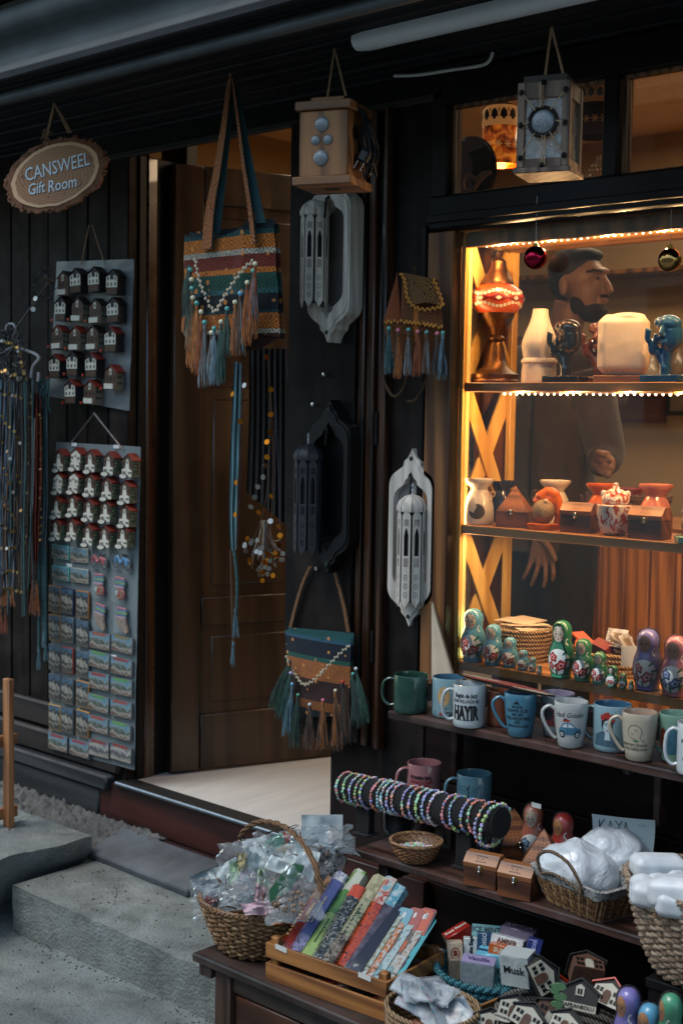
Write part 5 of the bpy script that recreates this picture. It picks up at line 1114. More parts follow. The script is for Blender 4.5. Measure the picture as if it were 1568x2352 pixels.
m = MB(); m.lathe([(.041, .264), (.045, .268), (.044, .276), (.036, .29), (.028, .303), (.023, .315), (.0225, .33), (.015, .338), (.008, .342), (.005, .352), (.0003, .36)], br_, 32); m.build('cap', t)
m = MB()
for k in range(4): m.tube([(.008 * cos(a) + (k % 2) * .007 - .004, .002 * sin(a), .365 + k * .0105 + .007 * sin(a)) for a in [2 * pi * i / 12 for i in range(12)]], .0012, M_brass, 5, True)
m.build('chain', t)
# --- salt lamps
salt = paint('#e0cdb2', .45, .08, 30, .25, 'alabaster', sss=.25); salt.node_tree.nodes['Principled BSDF'].inputs['Subsurface Radius'].default_value = (.03, .02, .012)
c = Vector((XA(1236, .12, 1.376), .12, 1.3755)); t = thing('alabaster_vase_lamp', 'cream alabaster vase lamp with narrow neck on the top shelf', 'lamp', c)
m = MB(); m.lathe([(.0003, 0), (.047, 0), (.046, .03), (.044, .05), (.048, .054), (.048, .06), (.043, .066), (.045, .08), (.048, .098), (.046, .113), (.038, .135), (.028, .158), (.022, .178), (.02, .196), (.0003, .198)], salt, 40); m.build('body', t)
m = MB(); m.lathe([(.0165, .196), (.018, .203), (.0003, .205)], M_black, 20); m.build('cap', t)
c = Vector((XA(1428, .12, 1.376), .12, 1.3755)); t = thing('salt_block_lamp', 'rounded square cream salt lamp on a low wooden plinth', 'lamp', c, FACE(c, -6))
m = MB(); m.bb((-.07, -.035, 0), (.07, .035, .018), M_pinex, .002); m.build('plinth', t)
m = MB(); m.box((0, 0, .096), (.128, .06, .152), salt, .018); m.sph((.05, 0, .07), (.018, .028, .05), salt); m.sph((-.05, 0, .1), (.016, .028, .05), salt); m.sph((.01, 0, .168), (.045, .026, .010), salt); o = m.build('block', t); remesh(o, .004, 3)
# --- face and hand figures
def facehand(x, col, label, Y=.1, gr=None):
    c = Vector((XA(x, Y, 1.38), Y, 1.3755)); t = thing('face_sculpture', label, 'sculpture', c, FACE(c, -28)); g = paint(col, .12, .12, 20, .05, 'glazed_ceramic', coat=.6)
    m = MB(); m.box((0.0, 0, .009), (.105, .06, .018), g, .002); m.build('base', t)
    m = MB(); m.tube(catm([(.0, 0, .01), (.002, 0, .035), (-.006, 0, .055), (-.018, -.004, .075), (-.03, -.008, .09)], 5), [.017, .016, .015, .0145, .015, .0155, .015, .014, .0135, .013, .013, .0125, .012, .012, .012, .012, .011, .011, .01, .01, .01][:21], g, 12)
    m.sph((-.028, -.010, .088), (.014, .012, .022), g)
    for k, (dx, h_) in enumerate(((-.036, .132), (-.029, .128), (-.012, .118), (-.004, .112))):
        m.tube(catm([(-.028 + k * .004, -.014, .09), (dx - .004, -.022, .105), (dx, -.026, h_)], 5), .0046, g, 8)
    m.sph((.014, 0, .115), (.030, .024, .043), g, 20, 14); m.sph((.01, -.004, .142), (.033, .024, .022), g, 16, 10); m.sph((-.014, -.004, .146), (.014, .018, .014), g)
    m.tube([(.006, -.022, .14), (.003, -.031, .118), (.006, -.024, .112)], [.004, .006, .005], g, 8); m.tube([(-.004, -.022, .098), (.016, -.023, .098)], .0035, g, 8); m.tube([(-.002, -.021, .093), (.014, -.022, .093)], .004, g, 8)
    m.tube([(.013, -.022, .127), (.022, -.022, .124), (.031, -.017, .127)], .0025, g, 6); m.tube([(.002, -.002, .03), (.012, 0, .085)], [.012, .012], g, 8)
    o = m.build('figure', t); remesh(o, .0022, 2)
facehand(1296, '#1c1c20', 'glossy black ceramic face held by a hand, beside alabaster vase'); facehand(1372, '#5a2a16', 'brown ceramic face held by a hand, half hidden behind the salt block', .2); facehand(1524, '#2c6288', 'blue ceramic face held by a hand at the right of the top shelf', .08)

# --- second shelf
cer = lambda c_, **k: paint(c_, .15, .06, 14, .04, 'glazed_' + c_.strip('#'), coat=.5, **k)
def burner(x, Y, col, label, s=1.0, hole=True, tag_=False):
    c = Vector((XA(x, Y, 1.0), Y, ZS[1] + .0008)); t = thing('oil_burner', label, 'burner', c, FACE(c, -8)); g = cer(col)
    pr = [(.0003, 0), (.041, 0), (.0435, .006), (.0432, .03), (.0415, .05), (.036, .072), (.028, .088), (.0245, .094), (.026, .1), (.036, .11), (.042, .118), (.0425, .124), (.040, .124), (.034, .114), (.02, .107), (.0003, .105)]; pr = [(r * s, z * s) for r, z in pr]
    m = MB(); m.lathe(pr, g, 40); m.build('body', t)
    if hole:
        m = MB(); m.decal('disc', paint('#2a211b', .8, .2, 30, 0, 'burner_inside'), rad(pr, 0, .0007), at=(.002, .036 * s), r=(.023 * s, .021 * s)); m.build('opening', t)
    if tag_:
        m = MB(); m.decal('poly', paint('#b8aa98', .5, .1, 30, 0, 'leaf_tag'), rad(pr, 0, .004), p=[(-.006, .032), (-.022, .04), (-.024, .058), (-.012, .076), (-.004, .062), (.002, .05)]); rope(m, [(.02, -.03, .085), (.034, -.02, .088), (.04, -.02, .07), (.034, -.026, .06)], .0013); rope(m, [(.03, -.02, .085), (.046, -.01, .09), (.043, -.016, .076), (.03, -.024, .084)], .0013); m.build('leaf_tag', t)
burner(1097, .075, '#cfc4b4', 'white ceramic oil burner with leaf tag and round opening', 1.0, True, True)
burner(1152, .2, '#1c2742', 'navy oil burner mostly hidden behind the pyramid box', .92, False)
burner(1272, .19, '#d0c4b0', 'white oil burner standing behind the orange gnome', 1.0, False); burner(1378, .19, '#b5561c', 'orange oil burner behind the red and white pot', .98, False); burner(1502, .17, '#b8705c', 'pink oil burner behind the right wooden chest', 1.04, False)
M_walnut = wood('#7e4a2c', '#3f2216', 'x', 9, .4, .3, 'walnut_box'); M_walnut2 = wood('#9c6238', '#5a3420', 'x', 9, .4, .3, 'walnut_lid'); M_hole = paint('#120b08', .9, .1, 20, 0, 'drilled_hole')
def latch(m, y, z, s=1):
    m.box((0, y, z), (.016 * s, .0015, .015 * s), M_brass, .0005); m.box((0, y - .002, z + .002), (.007 * s, .003, .011 * s), M_chrome, .001); m.sph((0, y - .003, z - .006), .0032 * s, M_chrome, 8, 6)
def chest(loc, rz, label, s=1.0, group=None):
    t = thing('wooden_chest', label, 'box', loc, rz, group); w, d, h = .043 * s, .032 * s, .046 * s
    m = MB(); m.bb((-w, -d, 0), (w, d, h), M_walnut, .001); m.build('box', t)
    m = MB(); pr = [(-d - .001, h + .001), (-d - .001, h + .012 * s), (-d * .35, h + .032 * s), (d * .35, h + .032 * s), (d + .001, h + .012 * s), (d + .001, h + .001)]
    m.M = R('Z', 90); m.prism([(a, b_) for a, b_ in pr], -w - .001, w + .001, M_walnut2); m.M = I4
    import itertools
    for i, (u, v) in enumerate(((-.012, .25), (-.006, .25), (0, .25), (.006, .25), (.012, .25), (-.015, .5), (-.009, .5), (-.003, .5), (.003, .5), (.009, .5), (-.012, .75), (-.006, .75), (0, .75), (.006, .75), (.012, .75))[::1]):
        if i in (1, 3, 6, 8, 11, 13) or i % 2 == 0:
            y = -d - .001 + (d * .65 + .001) * v; z = h + .012 * s + .02 * s * v; k = .0014 * s
            m.add([(u * s - k, y - k * .8 - .0006, z - k * .6 + .0006), (u * s + k, y - k * .8 - .0006, z - k * .6 + .0006), (u * s + k, y + k * .8 - .0006, z + k * .6 + .0006), (u * s - k, y + k * .8 - .0006, z + k * .6 + .0006)], [(0, 1, 2, 3)], M_hole)
    m.build('lid', t); m = MB(); latch(m, -d - .0015, h, s); m.build('latch', t)
def pyramid(loc, rz, label, s=1.0, seed=0):
    t = thing('pyramid_box', label, 'box', loc, rz); w, h, a = .043 * s, .042 * s, .112 * s
    m = MB(); m.bb((-w, -w, 0), (w, w, h), M_walnut, .001); m.build('box', t)
    m = MB(); m.add([(-w, -w, h + .001), (w, -w, h + .001), (w, w, h + .001), (-w, w, h + .001), (0, 0, a)], [(0, 1, 4), (1, 2, 4), (2, 3, 4), (3, 0, 4), (3, 2, 1, 0)], M_walnut2, flat=True)
    for side in range(4):
        m.M = R('Z', 90 * side)
        for r in range(9):
            for c_ in range(-4, 5):
                f_ = (r + 1) / 12; wid = (1 - f_) * w
                u = c_ * .0085 * s
                if abs(u) < wid - .006 * s and (seed or (abs(c_) + r) % 3 != 0):
                    y = -(1 - f_) * w - .0006; z = h + (a - h) * f_; k = .0014 * s; m.add([(u, y - .0003, z - k * 1.5), (u + k, y, z), (u, y + .0003, z + k * 1.5), (u - k, y, z)], [(0, 1, 2, 3)], M_hole)
    m.M = I4; m.build('lid', t); m = MB(); latch(m, -w - .0015, h, s); m.build('latch', t)
def on(x, Y, z): return Vector((XA(x, Y, z), Y, z))
p = on(1181, .09, ZS[1]); pyramid(p, FACE(p, -14), 'walnut pyramid incense box between white burner and orange gnome', .98)
p = on(1330, .085, ZS[1]); chest(p, FACE(p, -24), 'small wooden chest behind the second shelf edge, left of the red and white pot', .98)
p = on(1490, .07, ZS[1]); chest(p, FACE(p, -24), 'small wooden chest right of the red and white pot', 1.02)
def gnome(x, Y, hat, dish, label):
    c = on(x, Y, ZS[1] + .0008); t = thing('gnome_burner', label, 'burner', c, FACE(c, 0)); h = cer(hat); d = cer(dish)
    m = MB(); m.lathe([(.0003, 0), (.044, 0), (.046, .004), (.046, .014), (.042, .016), (.0003, .014)], d, 36); m.build('dish', t)
    m = MB(); m.sph((-.002, -.004, .046), (.03, .028, .034), paint('#8a7558', .5, .5, 160, .5, 'grey_beard_glaze'), 24, 16); m.sph((.004, -.022, .075), .006, paint('#d8b89a', .3, .1, 30, 0, 'nose_glaze'), 10, 8); m.build('body', t)
    m = MB(); m.tube(catm([(.034, .004, .012), (.038, .004, .04), (.036, .004, .065), (.026, .004, .088), (.008, .004, .096), (-.012, 0, .086), (-.026, -.002, .068)], 6), [.010] * 6 + [.014] * 12 + [.016] * 8 + [.013] * 6 + [.009] * 5, h, 12); m.sph((.012, .006, .078), (.024, .018, .018), h, 14, 10); o = m.build('hat', t); remesh(o, .0025, 3)
gnome(1248, .085, '#c25c10', '#c25c10', 'orange gnome shaped burner on a round orange dish'); gnome(1592, .06, '#7f8b8c', '#7fa890', 'grey gnome on a pale green dish at the right frame edge')
c = on(1410, .085, ZS[1] + .0008); t = thing('animal_pot', 'white lidded pot streaked with red glaze and an animal head on top', 'pot', c, FACE(c, 0))
mm, n, b = nodes('streaked_glaze'); setp(b, rough=.15, coat=.5); v = coord(n, (1, 1, .8), (0, .6, 0)); q_ = noi(n, v, 38, 4, 2.2); n.links.new(ramp(n, q_.outputs[0], [(.5, hx('#d8cfc4')), (.56, hx('#a8503a')), (.6, hx('#9a3420'))]), b.inputs['Base Color'])
m = MB(); m.lathe([(.0003, 0), (.024, 0), (.036, .008), (.043, .03), (.046, .055), (.047, .075), (.044, .077), (.0003, .076)], mm, 36); m.build('pot', t)
m = MB(); m.sph((0, 0, .09), (.036, .032, .024), mm, 20, 14); m.sph((-.002, -.022, .088), (.015, .014, .011), mm); m.sph((-.03, -.004, .104), (.008, .006, .010), mm); m.sph((.03, -.004, .104), (.008, .006, .010), mm); m.lathe([(.024, .106), (.02, .114), (.01, .118), (.006, .126), (.008, .13), (.0003, .134)], mm, 20); o = m.build('lid', t); remesh(o, .0022, 2)
for x, Y in ((1228, .16), (1342, .17), (1462, .17)):
    c = on(x, Y, ZS[1]); t = thing('dried_sprig', f"tiny dried flower sprig behind the second shelf goods, {'left' if x < 1300 else 'middle' if x < 1400 else 'right'} one", 'sprig', c); m = MB(); dm = paint('#5a4634', .9, .3, 60, .2, 'dried_stem')
    for k in range(16): a = rn(0, 6.3); r = rn(.004, .022); h = rn(.05, .1); m.tube([(0, 0, 0), (r * .4 * cos(a), r * .4 * sin(a), h * .6), (r * cos(a), r * sin(a), h)], .0007, dm, 4); m.sph((r * cos(a), r * sin(a), h), .0024, dm, 6, 4)
    m.build('stems', t)

# --- nesting dolls
def doll(loc, h, w, body, band, flower, face='#dcc6ae', label='', group=None, rz=0, tree=True, wrap=False):
    s = h / .15; k = w / h / .42
    pr0 = [(.0003, 0), (.0235, 0), (.0255, .003), (.0245, .010), (.028, .022), (.0315, .04), (.0318, .055), (.029, .075), (.0245, .09), (.0225, .098), (.0235, .108), (.0245, .120), (.0225, .134), (.016, .145), (.008, .1495), (.0003, .15)]
    pr = [(r * s * k, z * s) for r, z in pr0]
    t = thing('nesting_doll', label, 'doll', loc, FACE(loc, rz), group); bc = paint(body, .28, .1, 30, .03, 'doll_' + body.strip('#'), coat=.3); tc = paint(band, .28, .1, 30, .03, 'doll_' + band.strip('#'), coat=.3); wt = paint('#eeeae0', .35, .05, 30, 0, 'doll_white'); fc = paint(face, .35, .06, 30, 0, 'doll_face')
    m = MB(); seg = 36 if h > .06 else 18; m.lathe(pr, [bc, bc, tc] + [bc] * 12, seg); m.build('body', t)
    fn = rad(pr, 0, .0005 * s + .0001); f2 = rad(pr, 0, .0009 * s + .0002); f3 = rad(pr, 0, .0013 * s + .0003); q = s * k
    m = MB(); D = lambda kk, mt, f_, **z: m.decal(kk, mt, f_, **z)
    D('disc', fc, fn, at=(-.004 * q, .117 * s), r=(.0195 * q, .021 * s), rings=5)
    if h > .03:
        hr = paint('#3a2216', .6, .1, 30, 0, 'doll_hair') if tree else paint('#a06a34', .6, .2, 30, 0, 'doll_hair_fair')
        for sx in (-1, 1):
            D('line', hr, f2, p=[(-.004 * q, .138 * s), (-.004 * q + sx * .008 * q, .131 * s), (-.004 * q + sx * .016 * q, .125 * s)], w=.0022 * s)
            D('disc', paint('#14100e', .3, .1, 30, 0, 'doll_eye'), f2, at=(-.004 * q + sx * .0075 * q, .117 * s), r=(.0028 * q, .0022 * s), n=10, rings=1); D('line', hr, f2, p=[(-.004 * q + sx * .003 * q, .1225 * s), (-.004 * q + sx * .008 * q, .124 * s), (-.004 * q + sx * .012 * q, .1215 * s)], w=.001 * s)
            D('disc', paint('#c8705c', .4, .1, 30, 0, 'doll_cheek'), f2, at=(-.004 * q + sx * .011 * q, .1085 * s), r=(.0033 * q, .0028 * s), n=10, rings=1)
        D('disc', paint('#a02420', .3, .1, 30, 0, 'doll_mouth'), f2, at=(-.004 * q, .104 * s), r=(.0028 * q, .0013 * s), n=10, rings=1)
    o = m.build('face', t)
    m = MB(); D('disc', wt, fn, at=(-.001 * q, .045 * s), r=(.031 * q, .034 * s), rings=6, n=28)
    if h > .03:
        D('line', wt, fn, p=[(.03 * q, .088 * s), (.022 * q, .094 * s), (.023 * q, .102 * s), (.03 * q, .106 * s)], w=.0035 * s)
        lf = paint('#2c6a4a', .4, .2, 30, 0, 'leaf_green')
        for a, b_, c_ in ((.018, .07, 40), (-.02, .03, 120), (.02, .025, 60), (-.004, .018, 100), (.024, .052, 10)): D('disc', lf, f2, at=(a * q, b_ * s), r=(.0095 * q, .0032 * s), rot=c_, n=12, rings=2)
        fl = paint(flower, .4, .15, 60, 0, 'petal_' + flower.strip('#')); fo = paint(tuple(x * .45 for x in hx(flower)), .4, .15, 60, 0, 'petal_dark_' + flower.strip('#')); pk = paint(tuple(min(.8, x * 2 + .25) for x in hx(flower)), .4, .1, 60, 0, 'petal_light_' + flower.strip('#'))
        for a, b_, r in ((-.013, .057, .0125), (.008, .036, .0155), (-.018, .034, .010)) if h > .06 else ((-.002, .04, .016),):
            D('disc', fl, f2, at=(a * q, b_ * s), r=(r * q * 1.0, r * s * .82), wob=.16, n=30, rings=3, rot=a * 4000); D('disc', pk, f3, at=(a * q, b_ * s), r=(r * q * .55, r * s * .45), wob=.2, n=20, rings=2, rot=a * 4000); D('disc', fo, rad(pr, 0, .0017 * s + .0003), at=(a * q, b_ * s), r=(r * q * .22, r * s * .2), n=10, rings=1)
    m.build('painted_flowers', t)
    if wrap:
        m = MB(); m.M = I4; wp = film((.9, .9, .92), .02, .08, 'doll_wrap', .8, 60, 1.2); m.lathe([((r + .003) * (1 + .0), z * 1.02 + .001) for r, z in pr[1:-1]] + [(.004 * s, .155 * s)], wp, 28)
        o = m.build('wrapping', t)
    return t
def fdoll(x, yb, yt, w, body, band, flower, label, grp, **k):
    R0 = w / 2 / 860; c = BASE(x, yb, ZS[2], R0 * .75); c.z = ZS[2] + .0005; K = px(c); doll(c, (yb - yt - 4) / K, w / K * 1.02, body, band, flower, label=label, group=grp, rz=-16, **k)
SZ = ['tallest', 'second tallest', 'third tallest', 'third smallest', 'second smallest', 'smallest']
for i, (x, yb, yt, w) in enumerate(((1085, 1522, 1397, 57), (1131, 1530, 1432, 46), (1170, 1535, 1462, 37), (1200, 1541, 1490.6, 28), (1222, 1544, 1507, 18.5), (1238, 1549, 1524, 11.5))): fdoll(x, yb, yt, w, '#5c9cb4', '#4a8aa6', '#a8392c', f'{SZ[i]} light blue nesting doll on the bottom shelf', 'blue nesting dolls')
for i, (x, yb, yt, w) in enumerate(((1287, 1559.5, 1424.6, 58), (1337, 1566.6, 1466, 48), (1375, 1573.7, 1496, 38), (1405, 1579.7, 1526, 29), (1429, 1583, 1543, 20), (1448, 1585.7, 1560, 13))): fdoll(x, yb, yt, w, '#2c7450', '#4a9a72', '#a8302a', f'{SZ[i]} green nesting doll on the bottom shelf', 'green nesting dolls')
fdoll(1484, 1588.5, 1446, 62, '#6c68a8', '#6a66a6', '#a04048', 'purple nesting doll wrapped in clear film on the bottom shelf', None, face='#8a5a38', wrap=True, tree=False); fdoll(1549, 1602.7, 1462, 66, '#b06878', '#b06070', '#44567c', 'pink nesting doll with blue flowers at the right frame edge', None, face='#a06c48', wrap=True, tree=False)

# --- rope baskets on the bottom shelf
def coil(m, R0, R1, z0, z1, r, mat, n=None, wob=.001, sy=1.0):
    n = n or int((z1 - z0) / (r * 1.7))
    for k in range(n):
        z = z0 + (z1 - z0) * k / (n - 1); rr = R0 + (R1 - R0) * k / (n - 1); m.tube([(rr * cos(a), rr * sy * sin(a), z + wob * sin(3 * a + k)) for a in [2 * pi * i / 40 for i in range(40)]], r, mat, 8, True)
def ropemat(c1, c2, name):
    m, n, b = nodes(name); setp(b, rough=.9); v = coord(n); w = n.nodes.new('ShaderNodeTexWave'); w.bands_direction = 'DIAGONAL'; w.inputs['Scale'].default_value = 55; w.inputs['Distortion'].default_value = 1.5; n.links.new(v, w.inputs['Vector'])
    n.links.new(ramp(n, w.outputs['Fac'], [(.2, hx(c2)), (.7, hx(c1))]), b.inputs['Base Color']); bumpn(n, b, w.outputs['Fac'], .7, .003); return m
M_coil = ropemat('#b89468', '#6e5030', 'coiled_rope')
c = on(1196, .178, ZS[2]); t = thing('rope_basket', 'coiled rope basket heaped with cream napkins behind blue dolls', 'basket', c)
m = MB(); coil(m, .078, .084, .006, .086, .0055, M_coil); m.lathe([(.0003, .002), (.078, .002)][::-1], M_coil, 30); m.build('coil_wall', t)
nap = paint('#c8b294', .85, .08, 12, .4, 'cream_napkin'); m = MB()
for k in range(9): m.M = T(rn(-.03, .03), rn(-.02, .02), .078 + k * .0035) @ Matrix.Rotation(rn(0, 3), 4, 'Z') @ Matrix.Rotation(rn(-.12, .12), 4, 'X'); m.box((0, 0, 0), (.115, .085, .004), nap, .0015)
m.M = I4; m.lathe([(.078, .02), (.076, .085), (.0003, .088)], nap, 24); m.build('napkins', t)
c = on(1358, .19, ZS[2]); t = thing('rope_basket', 'low rope basket with orange roofed wooden houses behind green dolls', 'basket', c); m = MB(); coil(m, .07, .078, .005, .05, .005, M_coil); m.build('coil_wall', t)
ho = house('brown', 'red'); ho.name = 'toy_house'; ho.parent = t; ho.location = (0, 0, .03); ho.rotation_euler = (.5, .9, .4); props(ho, 'little brown house with a red roof lying in the rope basket')
m = MB(); ob = paint('#c4511c', .5, .1, 30, .1, 'orange_board'); m.M = T(0, -.02, .068) @ R('Z', 30) @ R('X', 18); m.box((0, 0, 0), (.07, .045, .004), ob); m.box((0, 0, .003), (.002, .046, .003), M_black); m.M = T(-.045, .02, .078) @ R('Z', -20) @ R('Y', 24); m.box((0, 0, 0), (.05, .04, .004), ob); m.build('orange_roof', t)
c = on(1430, .19, ZS[2]); t = thing('rope_basket', 'low rope basket holding clear wrapped packs behind the white price card', 'basket', c); m = MB(); coil(m, .06, .066, .005, .055, .005, M_coil); m.build('coil_wall', t)
m = MB(); fm = film((.9, .85, .8), .4, .1, 'pack_film', 1, 60)
for k in range(7): m.M = T(rn(-.03, .03), rn(-.02, .02), .075 + rn(-.01, .02)) @ Matrix.Rotation(rn(0, 3), 4, 'Z') @ Matrix.Rotation(rn(.4, 1.2), 4, 'X'); m.box((0, 0, 0), (.06, .05, .003), fm, .001); m.box((0, .001, 0), (.035, .028, .004), paint('#7a6450', .7, .3, 40, .1, 'pack_contents'), .001)
m.build('pack', t)
p = P(1446, 1508, .10); t = thing('price_card', 'small blank white card standing among the green dolls', 'card', p, FACE(p, 0)); m = MB(); m.box((0, 0, 0), (.045, .001, .054), M_white); m.build('card', t)


# ================================================================== outside shelves
ZM, ZL, ZT = .515, .167, -.08
def shelfboard(name, label, x0, x1, y0, y1, z, th, mat, extra=None):
    t = thing(name, label, 'shelf', (x0, y0, z - th)); m = WM(t); m.bb((x0, y0, z - th), (x1, y1, z), mat, .004); m.build('board', t)
    return t
t = shelfboard('mug_shelf', 'dark wooden shelf carrying the row of mugs under the window', XA(889, -.25, ZM), .3, -.25, -.022, ZM, .022, M_shelfd)
for x in (1012, 1480, 1900):
    m = WM(t); X = XA(x, -.1, ZM); m.bb((X, -.2, ZM - .045), (X + .02, -.02, ZM - .0225), M_shelfd, .003); m.bb((X, -.055, ZM - .2), (X + .02, -.02, ZM - .046), M_shelfd, .003); m.build('bracket', t)
t = shelfboard('lower_shelf', 'worn dark low shelf with bracelets, chests and baskets on it', XA(812, -.355, ZL), .3, -.355, -.005, ZL, .022, M_shelfd)
X = XA(884, -.3, .1); m = WM(t); m.bb((X, -.33, -.3), (X + .03, -.30, ZL - .023), M_shelfd, .003); m.bb((X + .002, -.3, .09), (X + .028, -.02, ZL - .023), M_shelfd, .003); m.build('leg', t)

def soft(c):
    r, g, b = [int(c[i:i + 2], 16) for i in (1, 3, 5)]; l = (r + g + b) / 3; return '#%02x%02x%02x' % tuple(int((q * .78 + l * .22) * .92) for q in (r, g, b))
def mug(x, yb, w, h, z, col, label, inner=None, tap=0.0, hand=-95, Y=None, gloss=.12, name='mug', yc=None, group=None):
    """w: body width in frame units, foot shown at x, yb"""
    c = BASE(x, yb, z, .036); c.z = z + .0006
    if Y is not None: c = Vector((XA(x, Y, z), Y, z + .0006))
    K = px(c); Rr = w / 2 / K * .99; c2 = BASE(x, yb, z, Rr * (1 - tap * .3)) if Y is None else c; c.x, c.y = c2.x, c2.y
    t = thing(name, label, 'mug', c, FACE(c, 0), group); col, inner = soft(col), soft(inner or col); b_ = paint(col, gloss, .04, 12, .02, 'mug_' + col.strip('#'), coat=.5); i_ = paint(inner or col, gloss, .04, 12, .02, 'mug_' + (inner or col).strip('#'), coat=.5)
    if tap: pr = [(.0003, .001), (Rr * (1 - tap) * .9, .001), (Rr * (1 - tap), .004), (Rr * (1 - tap * .75), .2 * h), (Rr * (1 - tap * .35), .42 * h), (Rr * .97, .65 * h), (Rr, .85 * h), (Rr, h - .0015), (Rr - .0008, h)]
    else: pr = [(.0003, .001), (Rr * .93, .001), (Rr * .985, .004), (Rr, .012), (Rr, h * .5), (Rr, h - .0015), (Rr - .0008, h)]
    m = MB(); m.lathe(pr, b_, 44); m.lathe([(Rr - .0008, h), (Rr - .0028, h), (Rr - .0034, h - .002), (Rr * (1 - tap * .4) - .0036, h * .4), (Rr * (1 - tap) - .004, .006), (.0003, .005)], i_, 44); m.build('body', t)
    a = radians(hand); d = Vector((sin(a), -cos(a), 0)); m = MB()
    if tap: hp = [(Rr * .93, .80 * h), (Rr * 1.25, .88 * h), (Rr * 1.6, .80 * h), (Rr * 1.66, .66 * h), (Rr * 1.45, .45 * h), (Rr * 1.08, .24 * h), (Rr * .86, .17 * h)]
    else: hp = [(Rr * .95, .84 * h), (Rr * 1.25, .86 * h), (Rr * 1.55, .76 * h), (Rr * 1.66, .5 * h), (Rr * 1.55, .26 * h), (Rr * 1.25, .15 * h), (Rr * .95, .17 * h)]
    m.tube(catm([d * r + Vector((0, 0, z_)) for r, z_ in hp], 6), .0058, b_, 10, flat=.72); m.build('handle', t)
    t['_pr'] = 0
    del t['_pr']
    return t, pr, h, Rr
INK = paint('#15161a', .4, .1, 40, 0, 'black_print'); REDP = paint('#9c2c20', .4, .1, 40, 0, 'red_print')
def deco(t, f, name='print'):
    m = MB(); f(m); o = m.build(name, t); return o
def T_(m, fn, s, size, at, mat=None, **k): m.decal('text', mat or INK, fn, s=s, size=size, at=at, **k)
mug(942, 1643, 81, .098, ZM, '#1d4a3a', 'dark green glazed mug at the left end of the mug shelf', hand=-100)
t, pr, h, r = mug(1029, 1653, 78, .102, ZM, '#7aa2ae', 'light blue mug with a smiling potato print, second from the left', inner='#3c6c88', hand=-150)
fn = rad(pr, -18); f2 = rad(pr, -18, .0011)
def f(m):
    m.decal('disc', paint('#b59466', .5, .1, 40, 0, 'potato_print'), fn, at=(0, .058), r=(.0165, .025), rings=4)
    for s_ in (-1, 1): m.decal('disc', INK, f2, at=(s_ * .005, .067), r=.0016, n=8, rings=1); m.decal('line', INK, fn, p=[(s_ * .006, .024), (s_ * .008, .03)], w=.002)
    m.decal('disc', REDP, f2, at=(.001, .05), r=(.003, .0022), n=8, rings=1); T_(m, fn, 'I   YOU', .018, (.003, .012), bold=.0003); m.decal('disc', REDP, fn, at=(-.0075, .012), r=(.0042, .004), wob=.15, n=12, rings=1)
deco(t, f)
t, pr, h, r = mug(1075.5, 1675.5, 76, .106, ZM, '#b9c2c4', 'white mug printed HAYIR in heavy black capitals', hand=-86)
fn = rad(pr, -14)
def f(m):
    T_(m, fn, 'Bugün de bitti', .0155, (0, .082), bold=.0004, sx=.68, shear=.15); T_(m, fn, 'İRAM AKILLANDIK MI?', .0125, (0, .068), bold=.0001, sx=.56); T_(m, fn, 'HAYIR', .046, (0, .038), bold=.0026, sx=.5)
    for x in (-.021, -.0115, -.001, .0075, .017):
        for z in (.0215, .0545): m.decal('poly', INK, fn, p=[(x - .004, z - .001), (x + .004, z - .001), (x + .004, z + .001), (x - .004, z + .001)])
deco(t, f)
mug(1147, 1672, 60, .088, ZM, '#8a4326', 'small rust brown cup behind the blue text mug', hand=120)
t, pr, h, r = mug(1193, 1698, 77, .106, ZM, '#3d7f9c', 'sky blue tapered mug with small coffee text print', tap=.26, hand=-88)
fn = rad(pr, -12)
def f(m):
    m.decal('disc', INK, fn, at=(-.002, .087), r=(.006, .003), n=12, rings=1); m.decal('line', INK, fn, p=[(-.01, .0835), (.006, .0835)], w=.0012); m.decal('line', INK, fn, p=[(-.002, .091), (-.001, .096)], w=.001)
    for i, (s_, q) in enumerate((('BUGÜN', .0085), ('KAHVE İÇİP', .0105), ('HER ŞEY', .0085), ('YOLUNDAYMIŞ', .0105), ('GİBİ', .0085), ('DAVRANACAĞIM', .0085))): T_(m, fn, s_, q, (0, .077 - i * .0095), bold=.0002, sx=.95)
deco(t, f)
t, pr, h, r = mug(1277, 1699, 79, .106, ZM, '#6c7a84', 'grey mug with lilac inside and dark red print behind the car mug', inner='#8a7a90', tap=.22, hand=100)
def f(m): m.decal('poly', paint('#5c2426', .5, .2, 40, 0, 'dark_red_print'), rad(pr, -30), p=[(-.02, .03), (.016, .03), (.016, .085), (-.02, .085)]); m.decal('disc', INK, rad(pr, -30, .001), at=(-.002, .06), r=(.012, .016), wob=.1)
deco(t, f)
t, pr, h, r = mug(1308, 1723, 79, .108, ZM, '#b9b9b4', 'cream white tapered mug with a blue vintage car print', tap=.27, hand=-86)
fn = rad(pr, -4); f2 = rad(pr, -4, .001); f3 = rad(pr, -4, .0014)
